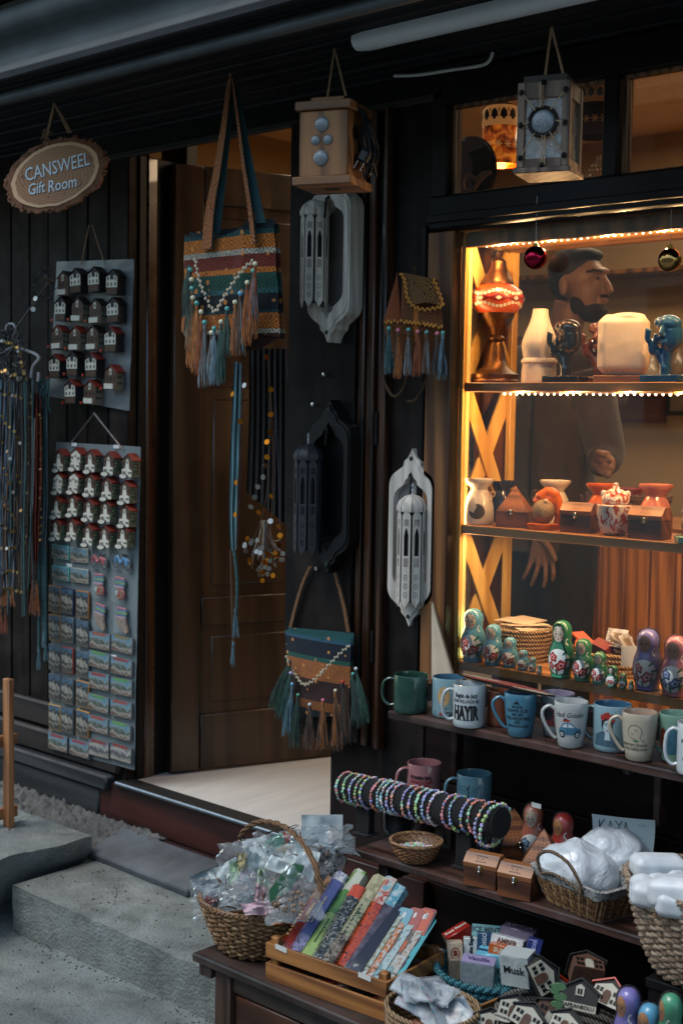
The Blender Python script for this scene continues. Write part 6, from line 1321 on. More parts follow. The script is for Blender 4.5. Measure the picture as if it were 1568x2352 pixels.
def f(m):
    bl = paint('#3f6f88', .4, .1, 40, 0, 'car_blue'); wn = paint('#c2c8c8', .4, .1, 40, 0, 'car_window')
    T_(m, fn, 'Hadi Gidelim', .0165, (-.002, .081), shear=.35, sx=.82)
    m.decal('poly', bl, fn, p=[(-.031, .036), (-.03, .046), (-.024, .051), (-.017, .061), (-.006, .064), (.006, .062), (.016, .052), (.028, .049), (.033, .042), (.033, .036), (.02, .034), (-.02, .034)])
    m.decal('poly', wn, f2, p=[(-.019, .052), (-.014, .059), (-.006, .061), (-.006, .052)]); m.decal('poly', wn, f2, p=[(-.003, .052), (-.003, .061), (.005, .059), (.012, .052)])
    for x in (-.021, .021): m.decal('disc', INK, f2, at=(x, .035), r=(.0082, .0085), n=18, rings=2); m.decal('disc', wn, f3, at=(x, .035), r=(.0048, .005), n=14, rings=1); m.decal('disc', INK, rad(pr, -4, .0018), at=(x, .035), r=(.0022, .0022), n=8, rings=1)
    m.decal('poly', REDP, fn, p=[(-.016, .066), (.0, .066), (.0, .0705), (-.016, .0705)]); m.decal('poly', paint('#777', .4, .1, 40, 0, 'grey_print') if 0 else INK, fn, p=[(-.014, .0708), (-.006, .0708), (-.006, .0735), (-.014, .0735)]); m.decal('line', INK, f2, p=[(-.0045, .036), (-.0045, .051)], w=.0006)
deco(t, f)
t, pr, h, r = mug(1403, 1731.5, 88, .108, ZM, '#7fa6b2', 'light blue mug with a portrait of a woman wearing red flowers', inner='#2f5f80', hand=-120)
fn = rad(pr, -16); f2 = rad(pr, -16, .001); f3 = rad(pr, -16, .0014)
def f(m):
    sk = paint('#a9bcc0', .4, .1, 40, 0, 'portrait_pale'); dr = paint('#3d5a68', .5, .35, 200, 0, 'portrait_dress')
    m.decal('poly', dr, fn, p=[(-.032, .016), (.03, .014), (.028, .036), (.014, .05), (-.012, .05), (-.03, .04)]); m.decal('disc', INK, fn, at=(.0, .068), r=(.0135, .019), n=18); m.decal('disc', sk, f2, at=(.001, .061), r=(.0095, .0155), n=18); m.decal('poly', sk, f2, p=[(-.005, .03), (.009, .03), (.006, .05), (-.003, .05)])
    m.decal('line', INK, f3, p=[(-.007, .0675), (-.003, .069), (.001, .067), (.005, .069), (.009, .0675)], w=.0014)
    for s_ in (-1, 1): m.decal('disc', INK, f3, at=(.001 + s_ * .0042, .0642), r=(.0018, .001), n=8, rings=1)
    m.decal('disc', REDP, f3, at=(.001, .052), r=(.003, .0013), n=8, rings=1)
    for x, z, q in ((-.009, .083, .007), (.0, .087, .008), (.009, .084, .007), (.013, .077, .005)): m.decal('disc', REDP, f2, at=(x, z), r=q, wob=.2, n=20, rings=2)
    for k in range(30): m.decal('disc', INK, fn, at=(rn(-.03, .03), rn(.055, .1)), r=.0007, n=5, rings=1)
deco(t, f)
t, pr, h, r = mug(1465, 1754, 82, .110, ZM, '#bfae92', 'cream tapered mug with a line drawn sleeping face', inner='#b89478', tap=.25, hand=-88)
fn = rad(pr, -20)
def f(m):
    cc = [(.003 + .0165 * cos(a), .070 + .0165 * sin(a)) for a in [radians(q) for q in range(-40, 285, 15)]]; m.decal('line', INK, fn, p=cc, w=.001)
    m.decal('line', INK, fn, p=[(-.006, .068), (-.002, .064), (.001, .068)], w=.0008); m.decal('line', INK, fn, p=[(.003, .076), (.006, .073), (.009, .076)], w=.0008); m.decal('line', INK, fn, p=[(.015, .058), (.02, .051), (.028, .049)], w=.001); m.decal('poly', paint('#3c6c48', .4, .1, 40, 0, 'leaf_print'), fn, p=[(-.002, .05), (.006, .053), (.014, .05), (.006, .047)])
    T_(m, fn, 'ediyorum insanda', .0125, (.0, .041), sx=.78); T_(m, fn, 'temiz bekliyorum', .0125, (.002, .031), sx=.78)
deco(t, f)
t, pr, h, r = mug(1549, 1757, 80, .11, ZM, '#6f9c84', 'mint green mug with a red haired figure print, near right frame edge', tap=.18, hand=-95)
def f(m):
    fn = rad(pr, -24); m.decal('disc', paint('#2f5a6c', .4, .3, 90, 0, 'sea_print'), fn, at=(.004, .05), r=(.026, .03)); m.decal('disc', paint('#5c2418', .4, .2, 60, 0, 'hair_print'), rad(pr, -24, .001), at=(-.016, .052), r=(.011, .028)); m.decal('disc', paint('#b9a08a', .4, .1, 60, 0, 'skin_print'), rad(pr, -24, .0014), at=(-.008, .06), r=(.005, .008))
deco(t, f)
t, pr, h, r = mug(1591, 1786, 80, .112, ZM, '#c0c8cc', 'white mug with black lettering cut by the right frame edge', hand=-88)
def f(m): fn = rad(pr, -8); T_(m, fn, 'KENDİNİ', .012, (0, .075), bold=.0003); T_(m, fn, 'SEV', .02, (0, .055), bold=.0006, shear=.2); T_(m, fn, 'Güzelim', .013, (0, .036), bold=.0002)
deco(t, f)
# feather shaped bookmarks on the mugs
a, b_ = P(1052, 1570, -.185), P(1274, 1600, -.23); zt = ZM + .1105; a.z = b_.z = zt
t = thing('feather_bookmark', 'long red and cream wooden feather laid across the mug rims', 'bookmark', (a + b_) / 2); d = (b_ - a); L = d.length; t.rotation_euler = (0, 0, atan2(d.y, d.x))
m = MB()
def leafp(x0, x1, w, y): n = 14; return [(x0 + (x1 - x0) * i / n, y - w * sin(pi * i / n) ** .8) for i in range(n + 1)] + [(x1 - (x1 - x0) * i / n, y + w * sin(pi * i / n) ** .8) for i in range(1, n)]
m.M = R('X', -90); m.prism(leafp(-L / 2, L / 2, .022, 0), -.0035, 0, M_black); m.build('backing', t)
m = MB(); m.M = T(0, 0, .001) @ R('X', -90)
fred = paint('#8c3a30', .5, .15, 50, .1, 'feather_red'); fcr = paint('#a8937a', .5, .1, 50, .1, 'feather_cream')
for x0, x1, w, y, mt in ((-.48, .1, .006, -.006, fcr), (-.3, .28, .007, .004, fred), (-.1, .42, .006, -.009, fred), (-.42, -.05, .005, .009, fred), (.05, .49, .0045, .003, fcr), (-.2, .2, .004, -.016, fred), (.1, .46, .003, .010, fcr)): m.prism(leafp(x0 * L, x1 * L, w, -y), -.0045 - rn(0, .0008), -.0036, mt)
m.build('barbs', t)

# ---- lower shelf goods
for x, Y, w, h_, col, lb, ink in ((913, -.17, 68, .094, '#23343a', 'dark teal mug standing under the bracelet bar, furthest left', None), (973, -.13, 78, .094, '#2a2524', 'dark printed mug with the pink mug stacked on it', '#4a403c'), (1088, -.12, 80, .094, '#2e3a42', 'dark slate mug with the blue mug stacked on it', None), (1120, -.2, 60, .08, '#27343c', 'small dark patterned mug under the right end of the bracelet bar', '#5a6a70')):
    t, pr, h, r = mug(x, 0, w, h_, ZL, col, lb, Y=Y, hand=150)
    def f(m):
        m.decal('disc', paint(ink or '#0e1214', .5, .3, 60, 0, 'faint_print'), rad(pr, -20), at=(0, .05), r=(.014, .02), wob=.1)
    deco(t, f)
t, pr, h, r = mug(973, 0, 80, .098, ZL + .0955, '#a8666a', 'pink mug with red hearts and text stacked above the bracelet bar', Y=-.13, hand=-75)
fn = rad(pr, -14); f2 = rad(pr, -14, .001)
def f(m):
    rp = paint('#7c1f28', .4, .1, 40, 0, 'crimson_print'); T_(m, fn, 'HUSMEM BEN', .0125, (0, .066), mat=INK, bold=.0004, sx=.8); T_(m, fn, 'RAHATLADIM', .0115, (0, .054), mat=rp, bold=.0003, sx=.8); T_(m, fn, 'AR', .034, (.010, .034), mat=rp, bold=.0016)
    for x, z, q in ((-.016, .034, .006), (.03, .058, .004), (-.024, .07, .003)): m.decal('disc', rp, fn, at=(x, z), r=q, n=10, rings=1)
deco(t, f)
t, pr, h, r = mug(1087, 0, 82, .098, ZL + .0955, '#4d7d90', 'dusty blue mug with a line drawn ostrich and clouds', Y=-.12, hand=-80)
def f(m):
    fn = rad(pr, -10)
    for cx, cz in ((-.022, .066), (.016, .064)): m.decal('line', INK, fn, p=[(cx + .011 * cos(a) * (1 + .12 * cos(5 * a)), cz + .0055 * sin(a) * (1 + .2 * cos(5 * a))) for a in [2 * pi * i / 30 for i in range(31)]], w=.0007)
    m.decal('line', INK, fn, p=[(-.004, .074), (-.008, .071), (-.007, .06), (-.008, .042)], w=.0022); m.decal('disc', INK, fn, at=(-.003, .036), r=(.009, .005)); m.decal('line', INK, fn, p=[(-.005, .034), (-.006, .02)], w=.001); m.decal('line', INK, fn, p=[(0, .034), (.001, .02)], w=.001)
    for x in (-.022, .014): m.decal('poly', paint('#2f5060', .5, .1, 40, 0, 'bush_print'), fn, p=[(x - .006, .026), (x + .006, .026), (x + .004, .038), (x, .044), (x - .004, .038)])
deco(t, f)
c = Vector((XA(1022, -.17, ZL), -.17, ZL + .0005)); t = thing('printed_box', 'dim printed cardboard box between the dark mugs on the low shelf', 'box', c, FACE(c, -20)); m = MB(); m.bb((-.022, -.022, 0), (.022, .022, .12), paint('#4a4038', .7, .4, 50, .1, 'dim_print'), .001); m.build('box', t); m = MB(); m.decal('disc', INK, fr(-.0226), at=(-.004, .08), r=(.010, .02), wob=.1); m.decal('poly', INK, fr(-.0226), p=[(-.006, .02), (.016, .008), (.006, .04)]); m.build('print', t)
# bracelet bar
A, Bv = P(787, 1806, -.24), P(1151, 1890, -.275); ax = (Bv - A); L = ax.length; t = thing('bracelet_stand', 'black velvet bracelet bar on two legs on the low shelf', 'stand', (A + Bv) / 2); ax.normalize()
vel = paint('#060607', .95, .2, 40, .2, 'black_velvet', sheen=.05); m = WM(t); m.tube([A, A.lerp(Bv, .03), A.lerp(Bv, .97), Bv], [.034, .036, .038, .037], vel, 32); m.build('roll', t)
for f_ in (.16, .80):
    q = A.lerp(Bv, f_); m = WM(t); m.bb((q.x - .028, q.y - .025, ZL), (q.x + .028, q.y + .025, ZL + .006), vel, .002); m.bb((q.x - .024, q.y - .012, ZL + .006), (q.x + .024, q.y + .012, q.z - .02), vel, .002); m.build('leg', t)
q3 = ax.to_track_quat('Z', 'Y').to_matrix().to_4x4()
cols = [paint(c_, .3, .1, 40, 0, 'bead_' + c_.strip('#'), coat=.3) for c_ in ('#d8888c', '#a4d0ac', '#b0a6d4', '#d8bcc0', '#9cc8d0', '#dc9c84', '#b4cc80', '#dcd8d0', '#94a4d0', '#dc8c70', '#c4dcbc')]
xs = [798, 815, 831, 845, 858, 884, 899, 909, 922, 934, 958, 973, 990, 1004, 1018, 1050, 1065, 1089, 1105, 1126, 1138]
nms = ['coral', 'lime', 'pale green', 'pink', 'lilac']
wh = ['outermost left', 'second', 'third', 'fourth', 'fifth', 'sixth', 'seventh', 'eighth', 'ninth', 'tenth', 'eleventh', 'twelfth', 'thirteenth', 'fourteenth', 'fifteenth', 'sixteenth', 'seventeenth', 'eighteenth', 'nineteenth', 'second from the right end', 'outermost right']
for i, x in enumerate(xs):
    f_ = (x - 787) / 364; ce = A.lerp(Bv, f_); pal = random.sample(cols, 3) + ([cols[4]] * 4 if i in (6, 7) else [cols[1], cols[6]] * 2 if i in (1, 12) else [cols[2]] if i % 3 else [cols[0]] * 2)
    m = MB(); m.M = q3; n = 30; Rb = .0395 + .0025 * f_ + (.012 if i >= 19 else .0); tilt = rn(-.10, .10) + (.28 if i == 20 else 0)
    for k in range(n):
        a = 2 * pi * k / n; r_ = Rb + rn(-.001, .002); s_ = rn(.0032, .0056) * (1.2 if i == 20 else 1); cc_ = (r_ * cos(a), r_ * sin(a), r_ * sin(a) * tilt + rn(-.001, .001)); mt = random.choice(pal)
        if random.random() < .22:
            for j in range(5): b5 = j * 1.257; m.sph((cc_[0] + .003 * cos(b5) * -sin(a), cc_[1] + .003 * cos(b5) * cos(a), cc_[2] + .003 * sin(b5)), .0026, mt, 6, 4)
        else: m.sph(cc_, (s_, s_, s_ * rn(.6, .9)), mt, 7, 5)
    m.tube([(Rb * cos(a), Rb * sin(a), Rb * sin(a) * tilt) for a in [2 * pi * j / 30 for j in range(30)]], .0012, cols[7], 4, True)
    o = m.build('bead_bracelet'); o.location = ce + (Vector((0, 0, -.010)) if i >= 19 else Vector((0, 0, 0))); props(o, f"pastel bead bracelet on the black bar, {wh[i]}{'' if 'right' in wh[i] or 'left' in wh[i] else ' from the left'}", 'bracelet', 'bead bracelets on the black bar')

# woven things
def weave(m, R0, R1, z0, z1, nst, nr, r, mat, amp=.0035, sy=1.0, stake=None, prof=None):
    rf = prof or (lambda t_: R0 + (R1 - R0) * t_)
    for k in range(nr):
        t_ = k / (nr - 1); rr = rf(t_); z = z0 + (z1 - z0) * t_; N = nst * 4
        m.tube([((rr + amp * sin(nst / 2 * a + pi * k)) * cos(a), (rr + amp * sin(nst / 2 * a + pi * k)) * sy * sin(a), z + rn(-.0008, .0008)) for a in [2 * pi * i / N for i in range(N)]], r * rn(.85, 1.1), mat[k % len(mat)] if isinstance(mat, list) else mat, 6, True)
    for k in range(nst):
        a = 2 * pi * (k + .5) / nst * 1.0; m.tube([(rf(t_) * cos(a), rf(t_) * sy * sin(a), z0 + (z1 - z0) * t_) for t_ in (0, .25, .5, .75, 1)], r * .8, stake or (mat[0] if isinstance(mat, list) else mat), 5)
def rim(m, Rr, z, r, mat, sy=1.0, n=3, tw=18):
    for k in range(n):
        m.tube([((Rr + r * .7 * cos(tw * a + k * 2 * pi / n)) * cos(a), (Rr + r * .7 * cos(tw * a + k * 2 * pi / n)) * sy * sin(a), z + r * .7 * sin(tw * a + k * 2 * pi / n)) for a in [2 * pi * i / 120 for i in range(120)]], r * .75, mat, 6, True)
WK = [wood('#a07a52', '#5a3c26', 'x', 30, .5, .3, 'wicker_tan'), wood('#8a6644', '#3f2a1c', 'y', 30, .5, .3, 'wicker_brown'), wood('#b8956c', '#6c4c30', 'x', 26, .5, .3, 'wicker_light')]
c = BASE(954, 1989, ZL, .035); c.z = ZL; t = thing('bead_basket', 'small round wicker basket with loose pastel beads on the low shelf', 'basket', c, 0)
m = MB(); weave(m, .034, .0635, .004, .052, 34, 12, .0024, [wood('#a8744a', '#6c4028', 'x', 30, .5, .3, 'small_wicker')], .0018, 1, prof=lambda t_: .032 + .031 * t_ ** .6); m.build('weave', t); m = MB(); rim(m, .0645, .054, .0032, WK[0]); m.build('rim', t); m = MB(); m.lathe([(.0003, .003), (.03, .004), (.061, .05)][::-1], WK[1], 30); m.build('lining', t)
m = MB()
for k in range(240): a = rn(0, 2 * pi); q = sqrt(random.random()) * .042; m.sph((q * cos(a), q * sin(a), .034 + rn(-.002, .008) - q * .12), rn(.0024, .0045), random.choice(cols + [cols[7]] * 8), 6, 4)
o = m.build('beads', t); o['kind'] = 'stuff'
p = P(1178, 1930, -.12); p.z = ZL; pyramid(p, FACE(p, 20), 'tall perforated walnut pyramid box behind the left chest on the low shelf', 1.15, 1)
p = P(1247, 1960, -.2); p.z = ZL; pyramid(p, FACE(p, -6), 'perforated walnut pyramid box in front of the red doll', 1.12, 1)
for x, y, w, bc, fcx, lb in ((1224, 1880, 58, '#a85c40', '#b8a894', 'terracotta nesting doll with price sticker behind the pyramid boxes'), (1293, 1902, 60, '#9c241a', '#a8703c', 'bright red nesting doll in film beside the white sacks')):
    p = P(x, y, -.11); K = px(p); p2 = Vector((p.x, -.11, ZL)); hh = p.z - ZL + .038; dd = doll(p2, hh, w / K * 1.02, bc, bc, '#3c6c8c', fcx, lb, None, -10 if x < 1250 else -35, False, True)
m = MB(); m.bb((-.014, -.001, -.006), (.014, 0, .006), M_white); o = m.build('price_tag'); props(o, 'little white price tag stuck on the terracotta doll', 'tag'); q = P(1231, 1850, -.15); o.location = q
p = BASE(1112, 2040, ZL, .03); p.z = ZL; chest(p, FACE(p, -24), 'small wooden chest on the low shelf, left of the two', .98); p = BASE(1191, 2066, ZL, .03); p.z = ZL; chest(p, FACE(p, -24), 'small wooden chest on the low shelf, touching the white sack basket', .98)
# sacks
def sack(c, r, label, seed, sx=1.2, mat=None, fl=.75):
    t = thing('plastic_sack', label, 'sack', c, FACE(c, 0)); m = MB(); N = 48
    def g(u, v):
        th = u * 2 * pi; ph = -pi / 2 + v * pi; d = Vector((cos(ph) * cos(th) * sx, cos(ph) * sin(th) * .85, sin(ph) * fl)); w = noise.noise(d * 2.0 + Vector((seed, 0, 0))) * .14 + abs(noise.noise(d * 4 + Vector((seed, 4, 0)))) * .05 + abs(noise.noise(Vector((cos(th) * 4, sin(th) * 4, ph * 1.2 + seed)))) * .03
        return d * r * (1 + w)
    m.grid(g, 72, 40, mat); m.build('sack', t); return t
msk, n, b = nodes('white_sack_plastic'); setp(b, rough=.28, coat=.4, sss=.3); b.inputs['Subsurface Radius'].default_value = (.02, .02, .02); v = coord(n); q = noi(n, v, 14, 5, 1.5); n.links.new(ramp(n, q.outputs[0], [(.35, (.50, .54, .57)), (.65, (.66, .69, .71))]), b.inputs['Base Color']); bumpn(n, b, q.outputs[0], .9, .01)
p = P(1322, 2006, -.24); sack(p, .096, 'white translucent sack of salt heaped in the lined basket', 1, 1.0, msk, .78)
p = P(1408, 1958, -.13); sack(p, .078, 'second white sack slumped behind, touching the paper sign', 5, 1.05, msk, .72)
# lined rectangular basket
fl_, fr2, br2 = PZ(1243, 2074, ZL), PZ(1372, 2125, ZL), None
fl_ = PZ(1250, 2068, ZL); fr2 = PZ(1372, 2122, ZL); e = (fr2 - fl_); wd = e.length; e.normalize(); rzb = atan2(e.y, e.x); cen = (fl_ + fr2) / 2 + Vector((-e.y, e.x, 0)) * .07; cen.z = ZL
t = thing('lined_basket', 'small square rattan basket with printed white lining and a loop handle', 'basket', cen, rzb); m = MB()
def sq(w, d, z, rr=.018, n=6):
    o = []
    for sx, sy, a0 in ((1, -1, -90), (1, 1, 0), (-1, 1, 90), (-1, -1, 180)):
        for k in range(n + 1): a = radians(a0 + 90 * k / n); o.append(Vector((sx * (w - rr) + rr * cos(a), sy * (d - rr) + rr * sin(a), z)))
    return o
w0, d0, w1, d1, hb = wd / 2, .07, wd / 2 + .03, .092, .082
for k in range(44):
    per = sq(1, 1, 0, .12, 4); 
def lp(pts, f_): n_ = len(pts); k = f_ * n_; i = int(k) % n_; return pts[i].lerp(pts[(i + 1) % n_], k - int(k))
bot, top = sq(w0, d0, .003), sq(w1, d1, hb)
def eqs(pts, N):
    seg = [(pts[(i + 1) % len(pts)] - pts[i]).length for i in range(len(pts))]; tot = sum(seg); out = []; i = 0; acc = 0
    for k in range(N):
        d_ = tot * k / N
        while acc + seg[i] < d_: acc += seg[i]; i += 1
        out.append(pts[i].lerp(pts[(i + 1) % len(pts)], (d_ - acc) / max(seg[i], 1e-9)))
    return out
NB = 76; Bt, Tp = eqs(bot, NB), eqs(top, NB)
for k in range(NB): m.tube([Bt[k], Bt[k].lerp(Tp[k], .5) * 1.012 if k % 2 else Bt[k].lerp(Tp[k], .5), Tp[k]], rn(.0035, .0048), WK[k % 3], 5)
for z_ in (.05, .35, .65): m.tube([Bt[k].lerp(Tp[k], z_) * (1.02 if k % 2 else .985) + Vector((0, 0, 0)) for k in range(NB)], .003, WK[1], 5, True)
m.build('weave', t)
lmt, n, b = nodes('printed_lining'); setp(b, rough=.85); v = coord(n); q = noi(n, v, 130, 2, 1.0); n.links.new(ramp(n, q.outputs[0], [(.52, hx('#9a9c9a')), (.6, hx('#3a3c3e'))]), b.inputs['Base Color'])
m = MB(); To2 = [Vector((p_.x * 1.05, p_.y * 1.05, p_.z)) for p_ in Tp]; M2 = [Bt[k].lerp(Tp[k], .72) for k in range(NB)]
vs = [Vector((p_.x * 1.045, p_.y * 1.05, p_.z + .004 * noise.noise(p_ * 60))) for p_ in M2] + To2 + [p_ * .96 + Vector((0, 0, .004)) for p_ in Tp] + [Vector((p_.x * .9, p_.y * .9, .02)) for p_ in Bt]
fs = [(j * NB + k, j * NB + (k + 1) % NB, (j + 1) * NB + (k + 1) % NB, (j + 1) * NB + k) for j in range(3) for k in range(NB)]; m.add(vs, fs, lmt); m.build('lining', t)
m = MB(); hm = ropemat('#7a6450', '#3a2c20', 'cord_handle'); m.tube(catm([(-w1 * .62, -d1 - .004, hb - .01), (-w1 * .66, -d1 - .012, hb + .03), (-w1 * .3, -d1 - .015, hb + .055), (w1 * .2, -d1 - .014, hb + .045), (w1 * .48, -d1 - .008, hb + .006), (w1 * .5, -d1 - .006, hb - .02)], 8), .0042, hm, 8)
m.tube(catm([(-w1 * .62, -d1 - .006, hb - .008), (-.02, -d1 - .009, hb + .004), (w1 * .5, -d1 - .006, hb - .012)], 8), .003, hm, 8); m.build('handle', t)
# paper sign
cn = [P(1358, 1869, -.06), P(1503, 1884, -.06), P(1498, 1985, -.075), P(1360, 1970, -.075)]; t = thing('paper_sign', 'handwritten paper sign reading KAYA TUZU behind the white sacks', 'sign', sum(cn, Vector()) / 4)
m = WM(t); pm = paint('#b5bfc0', .7, .04, 8, .15, 'sign_paper'); m.grid(lambda u, v: (cn[0] * (1 - u) + cn[1] * u) * (1 - v) + (cn[3] * (1 - u) + cn[2] * u) * v + Vector((0, -.006 * sin(pi * u) + .003 * sin(v * 5), 0)), 14, 10, pm, True); m.build('paper', t)
m = WM(t); pen = paint('#20242c', .5, .1, 30, 0, 'pen_ink')
def sg(x, y): u = (x - 1358) / 145; v = (y - 1869 - u * 15) / 101; return (cn[0] * (1 - u) + cn[1] * u) * (1 - v) + (cn[3] * (1 - u) + cn[2] * u) * v + Vector((0, -.006 * sin(pi * u) + .003 * sin(v * 5) - .0012, 0))
for st_ in ([(1377, 1882), (1376, 1908)], [(1390, 1880), (1377, 1897), (1394, 1908)], [(1396, 1910), (1404, 1884), (1412, 1911)], [(1398, 1900), (1410, 1902)], [(1416, 1884), (1424, 1896), (1432, 1885)], [(1424, 1896), (1421, 1912)], [(1434, 1914), (1440, 1887), (1446, 1914)], [(1436, 1904), (1444, 1905)],
            [(1385, 1930), (1403, 1932)], [(1394, 1931), (1393, 1956)], [(1412, 1932), (1411, 1954), (1421, 1957), (1426, 1952), (1426, 1934)], [(1436, 1936), (1452, 1938), (1437, 1958), (1454, 1961)], [(1464, 1940), (1462, 1960), (1474, 1964), (1480, 1958), (1481, 1941)]):
    m.tube([sg(*q_) for q_ in st_], .0011, pen, 5)
for q_ in ((1470, 1893), (1476, 1894), (1482, 1895)): m.tube([sg(*q_), sg(q_[0] + 2, q_[1] + 5)], .0005, pen, 4)
m.build('handwriting', t)
# big salt basket
c = P(1640, 2035, -.40); K = px(c); RB = 208 / K
t = thing('salt_basket', 'large oval wicker basket of white salt stones cut by the right frame edge', 'basket', (c.x, c.y, c.z - .19)); HB = .19
WG = [wood('#a89078', '#6a5444', 'x', 26, .55, .4, 'grey_wicker'), wood('#8a7058', '#4a382c', 'y', 26, .55, .4, 'dark_wicker'), wood('#bda890', '#7c6858', 'x', 26, .5, .4, 'pale_wicker')]
m = MB(); weave(m, .1, RB, .004, HB, 52, 29, .0041, WG, .0045, .8, prof=lambda t_: RB * (.62 + .38 * t_ ** .7)); m.build('weave', t); m = MB(); rim(m, RB + .002, HB + .004, .0062, WG[0], .8, 3, 34); m.build('rim', t)
m = MB(); m.lathe([(.0003, .06), (RB * .8, .07), (RB * .96, HB)][::-1], WG[1], 40, sy=.8); m.build('lining', t)
m = MB(); m.tube(catm([(-RB * .55, RB * .5, HB + .0), (-RB * .3, RB * .66, HB + .035), (.1, RB * .7, HB + .03), (RB * .5, RB * .6, HB)], 8), .007, WG[1], 8); m.build('handle', t)
sm, n, b = nodes('salt_stone'); setp(b, rough=.4, sss=.4); b.inputs['Subsurface Radius'].default_value = (.02, .02, .02); v = coord(n); q = noi(n, v, 30, 5); n.links.new(ramp(n, q.outputs[0], [(.3, (.52, .54, .56)), (.7, (.66, .68, .69))]), b.inputs['Base Color']); bumpn(n, b, q.outputs[0], .3, .003)
for i, (x, y, Y, d_, rt, lb) in enumerate(((1510, 1992, -.36, (.115, .06, .05), (4, 12), 'long block at the back left'), (1474, 2045, -.46, (.045, .05, .06), (0, 20), 'small upright lump at the left'), (1512, 2035, -.42, (.05, .05, .045), (10, 40), 'small round lump in the middle'), (1500, 2075, -.50, (.09, .06, .05), (5, -15), 'flat lump at the front left'), (1560, 2050, -.45, (.12, .08, .06), (-6, -20), 'large pale block in the centre'), (1575, 2105, -.52, (.12, .07, .05), (4, -10), 'block at the front right'), (1600, 2010, -.36, (.1, .08, .06), (0, 30), 'block at the far right'), (1545, 2018, -.40, (.05, .05, .05), (20, 10), 'small lump behind the large block'))):
    m = MB(); m.box((0, 0, 0), d_, sm, min(d_) * .22); m.box((d_[0] * .04, 0, .003), (d_[0] * .9, d_[1] * .92, d_[2]), sm, min(d_) * .3); o = m.build('salt_stone'); remesh(o, .0045, 3); q = PZ(x, y, c.z + (.012 if i in (0, 4) else -.008)); q.y = max(q.y, c.y - RB * .62); q.x = XA(x, q.y, q.z); o.location = q; o.rotation_euler = (radians(rt[0]), radians(rt[0]), radians(rt[1] + 40)); props(o, f'white salt stone in the large basket, {lb}', 'salt stone', 'white salt stones')
t = thing('black_stool', 'black stool in deep shade supporting the salt basket', 'stool', (c.x, c.y, -.34)); m = MB(); m.bb((-.10, -.09, c.z - .192 + .338 - .02), (.3, .2, c.z - .192 + .338), M_black, .002)
m.build('seat', t)
for sx in (-.08, .27):
    for sy in (-.07, .17): m = MB(); m.bb((sx - .015, sy - .015, 0), (sx + .015, sy + .015, c.z - .192 + .338 - .021), M_black); m.build('leg', t)

# ================================================================== front table and its goods
tl = PZ(440, 2188, ZT); TY0 = tl.y
t = thing('display_table', 'low dark wooden table with drawers in the foreground under the baskets', 'table', (tl.x, TY0, -.338))
M_tab = wood('#40302b', '#1d1411', 'x', 6, .45, .35, 'table_top', dirt=.15); M_tabz = wood('#4a352a', '#241813', 'z', 6, .5, .35, 'table_leg'); M_draw = wood('#54301c', '#2a160d', 'x', 5, .4, .3, 'drawer_front')
m = WM(t); m.bb((tl.x, TY0, ZT - .022), (-1.0, TY0 + .40, ZT), M_tab, .004); m.bb((-1.93, TY0 - .16, ZT - .022), (-1.0, TY0 - .001, ZT - .001), M_tab, .004); m.build('top', t)
m = WM(t); m.bb((tl.x + .015, TY0 + .012, ZT - .055), (tl.x + .03, TY0 + .39, ZT - .023), M_tab, .002); m.bb((tl.x + .03, TY0 + .012, ZT - .055), (tl.x + .06, TY0 + .03, ZT - .023), M_tab, .002); m.build('bracket', t)
for x in (tl.x + .065, tl.x + .80, -1.08):
    for y in (TY0 + .02, TY0 + .34): m = WM(t); m.bb((x, y, -.5), (x + .055, y + .045, ZT - .023), M_tabz, .003); m.build('leg', t)
m = WM(t); m.bb((tl.x + .12, TY0 + .03, ZT - .075), (-1.08, TY0 + .045, ZT - .023), M_tab, .002); m.bb((tl.x + .12, TY0 + .06, -.5), (-1.08, TY0 + .075, ZT - .07), M_tabz, .002); m.build('apron', t)
for k in range(3):
    x = tl.x + .125 + k * .235; m = WM(t); m.bb((x, TY0 + .035, ZT - .24), (x + .225, TY0 + .06, ZT - .082), M_draw, .004); o = m.build('drawer', t); m = WM(t); m.box((x + .112, TY0 + .03, ZT - .135), (.05, .008, .014), M_steel, .003); m.build('handle', t)
# wicker basket with crumpled bags
c = BASE(585, 2212, ZT, .10); c.z = ZT; K = px(c + Vector((0, 0, .1))); RB = 136 / K * .98
t = thing('wicker_basket', 'round wicker basket with arched handle full of clear bags', 'basket', c, 0); HB = .128; RBs = RB
prf = lambda q: RB * (.64 + .36 * q ** .8)
m = MB(); weave(m, .1, RB, .006, HB, 40, 20, .0042, WK, .0048, .9, prof=prf); m.build('weave', t); m = MB(); rim(m, RB + .001, HB + .002, .006, WK[1], .9, 3, 24); m.build('rim', t); m = MB(); m.lathe([(.0003, .01), (RB * .6, .012), (RB * .95, HB - .004)][::-1], WK[1], 40, sy=.9); m.build('lining', t)
h0, h1, h2 = P(548, 1930, c.y + .08), P(600, 1887, c.y + .03), P(737, 2045, c.y - .06); im = t.matrix_basis.inverted()
hp = catm([im @ q for q in (P(541, 2010, c.y + .10), P(548, 1940, c.y + .085), P(565, 1905, c.y + .06), P(600, 1887, c.y + .03), P(645, 1895, c.y + .0), P(690, 1932, c.y - .03), P(722, 1985, c.y - .05), P(738, 2048, c.y - .06))], 8)
m = MB(); mh = ropemat('#8a6848', '#4a3222', 'twisted_handle'); braid(m, hp, .0075, mh, 24); m.build('handle', t)
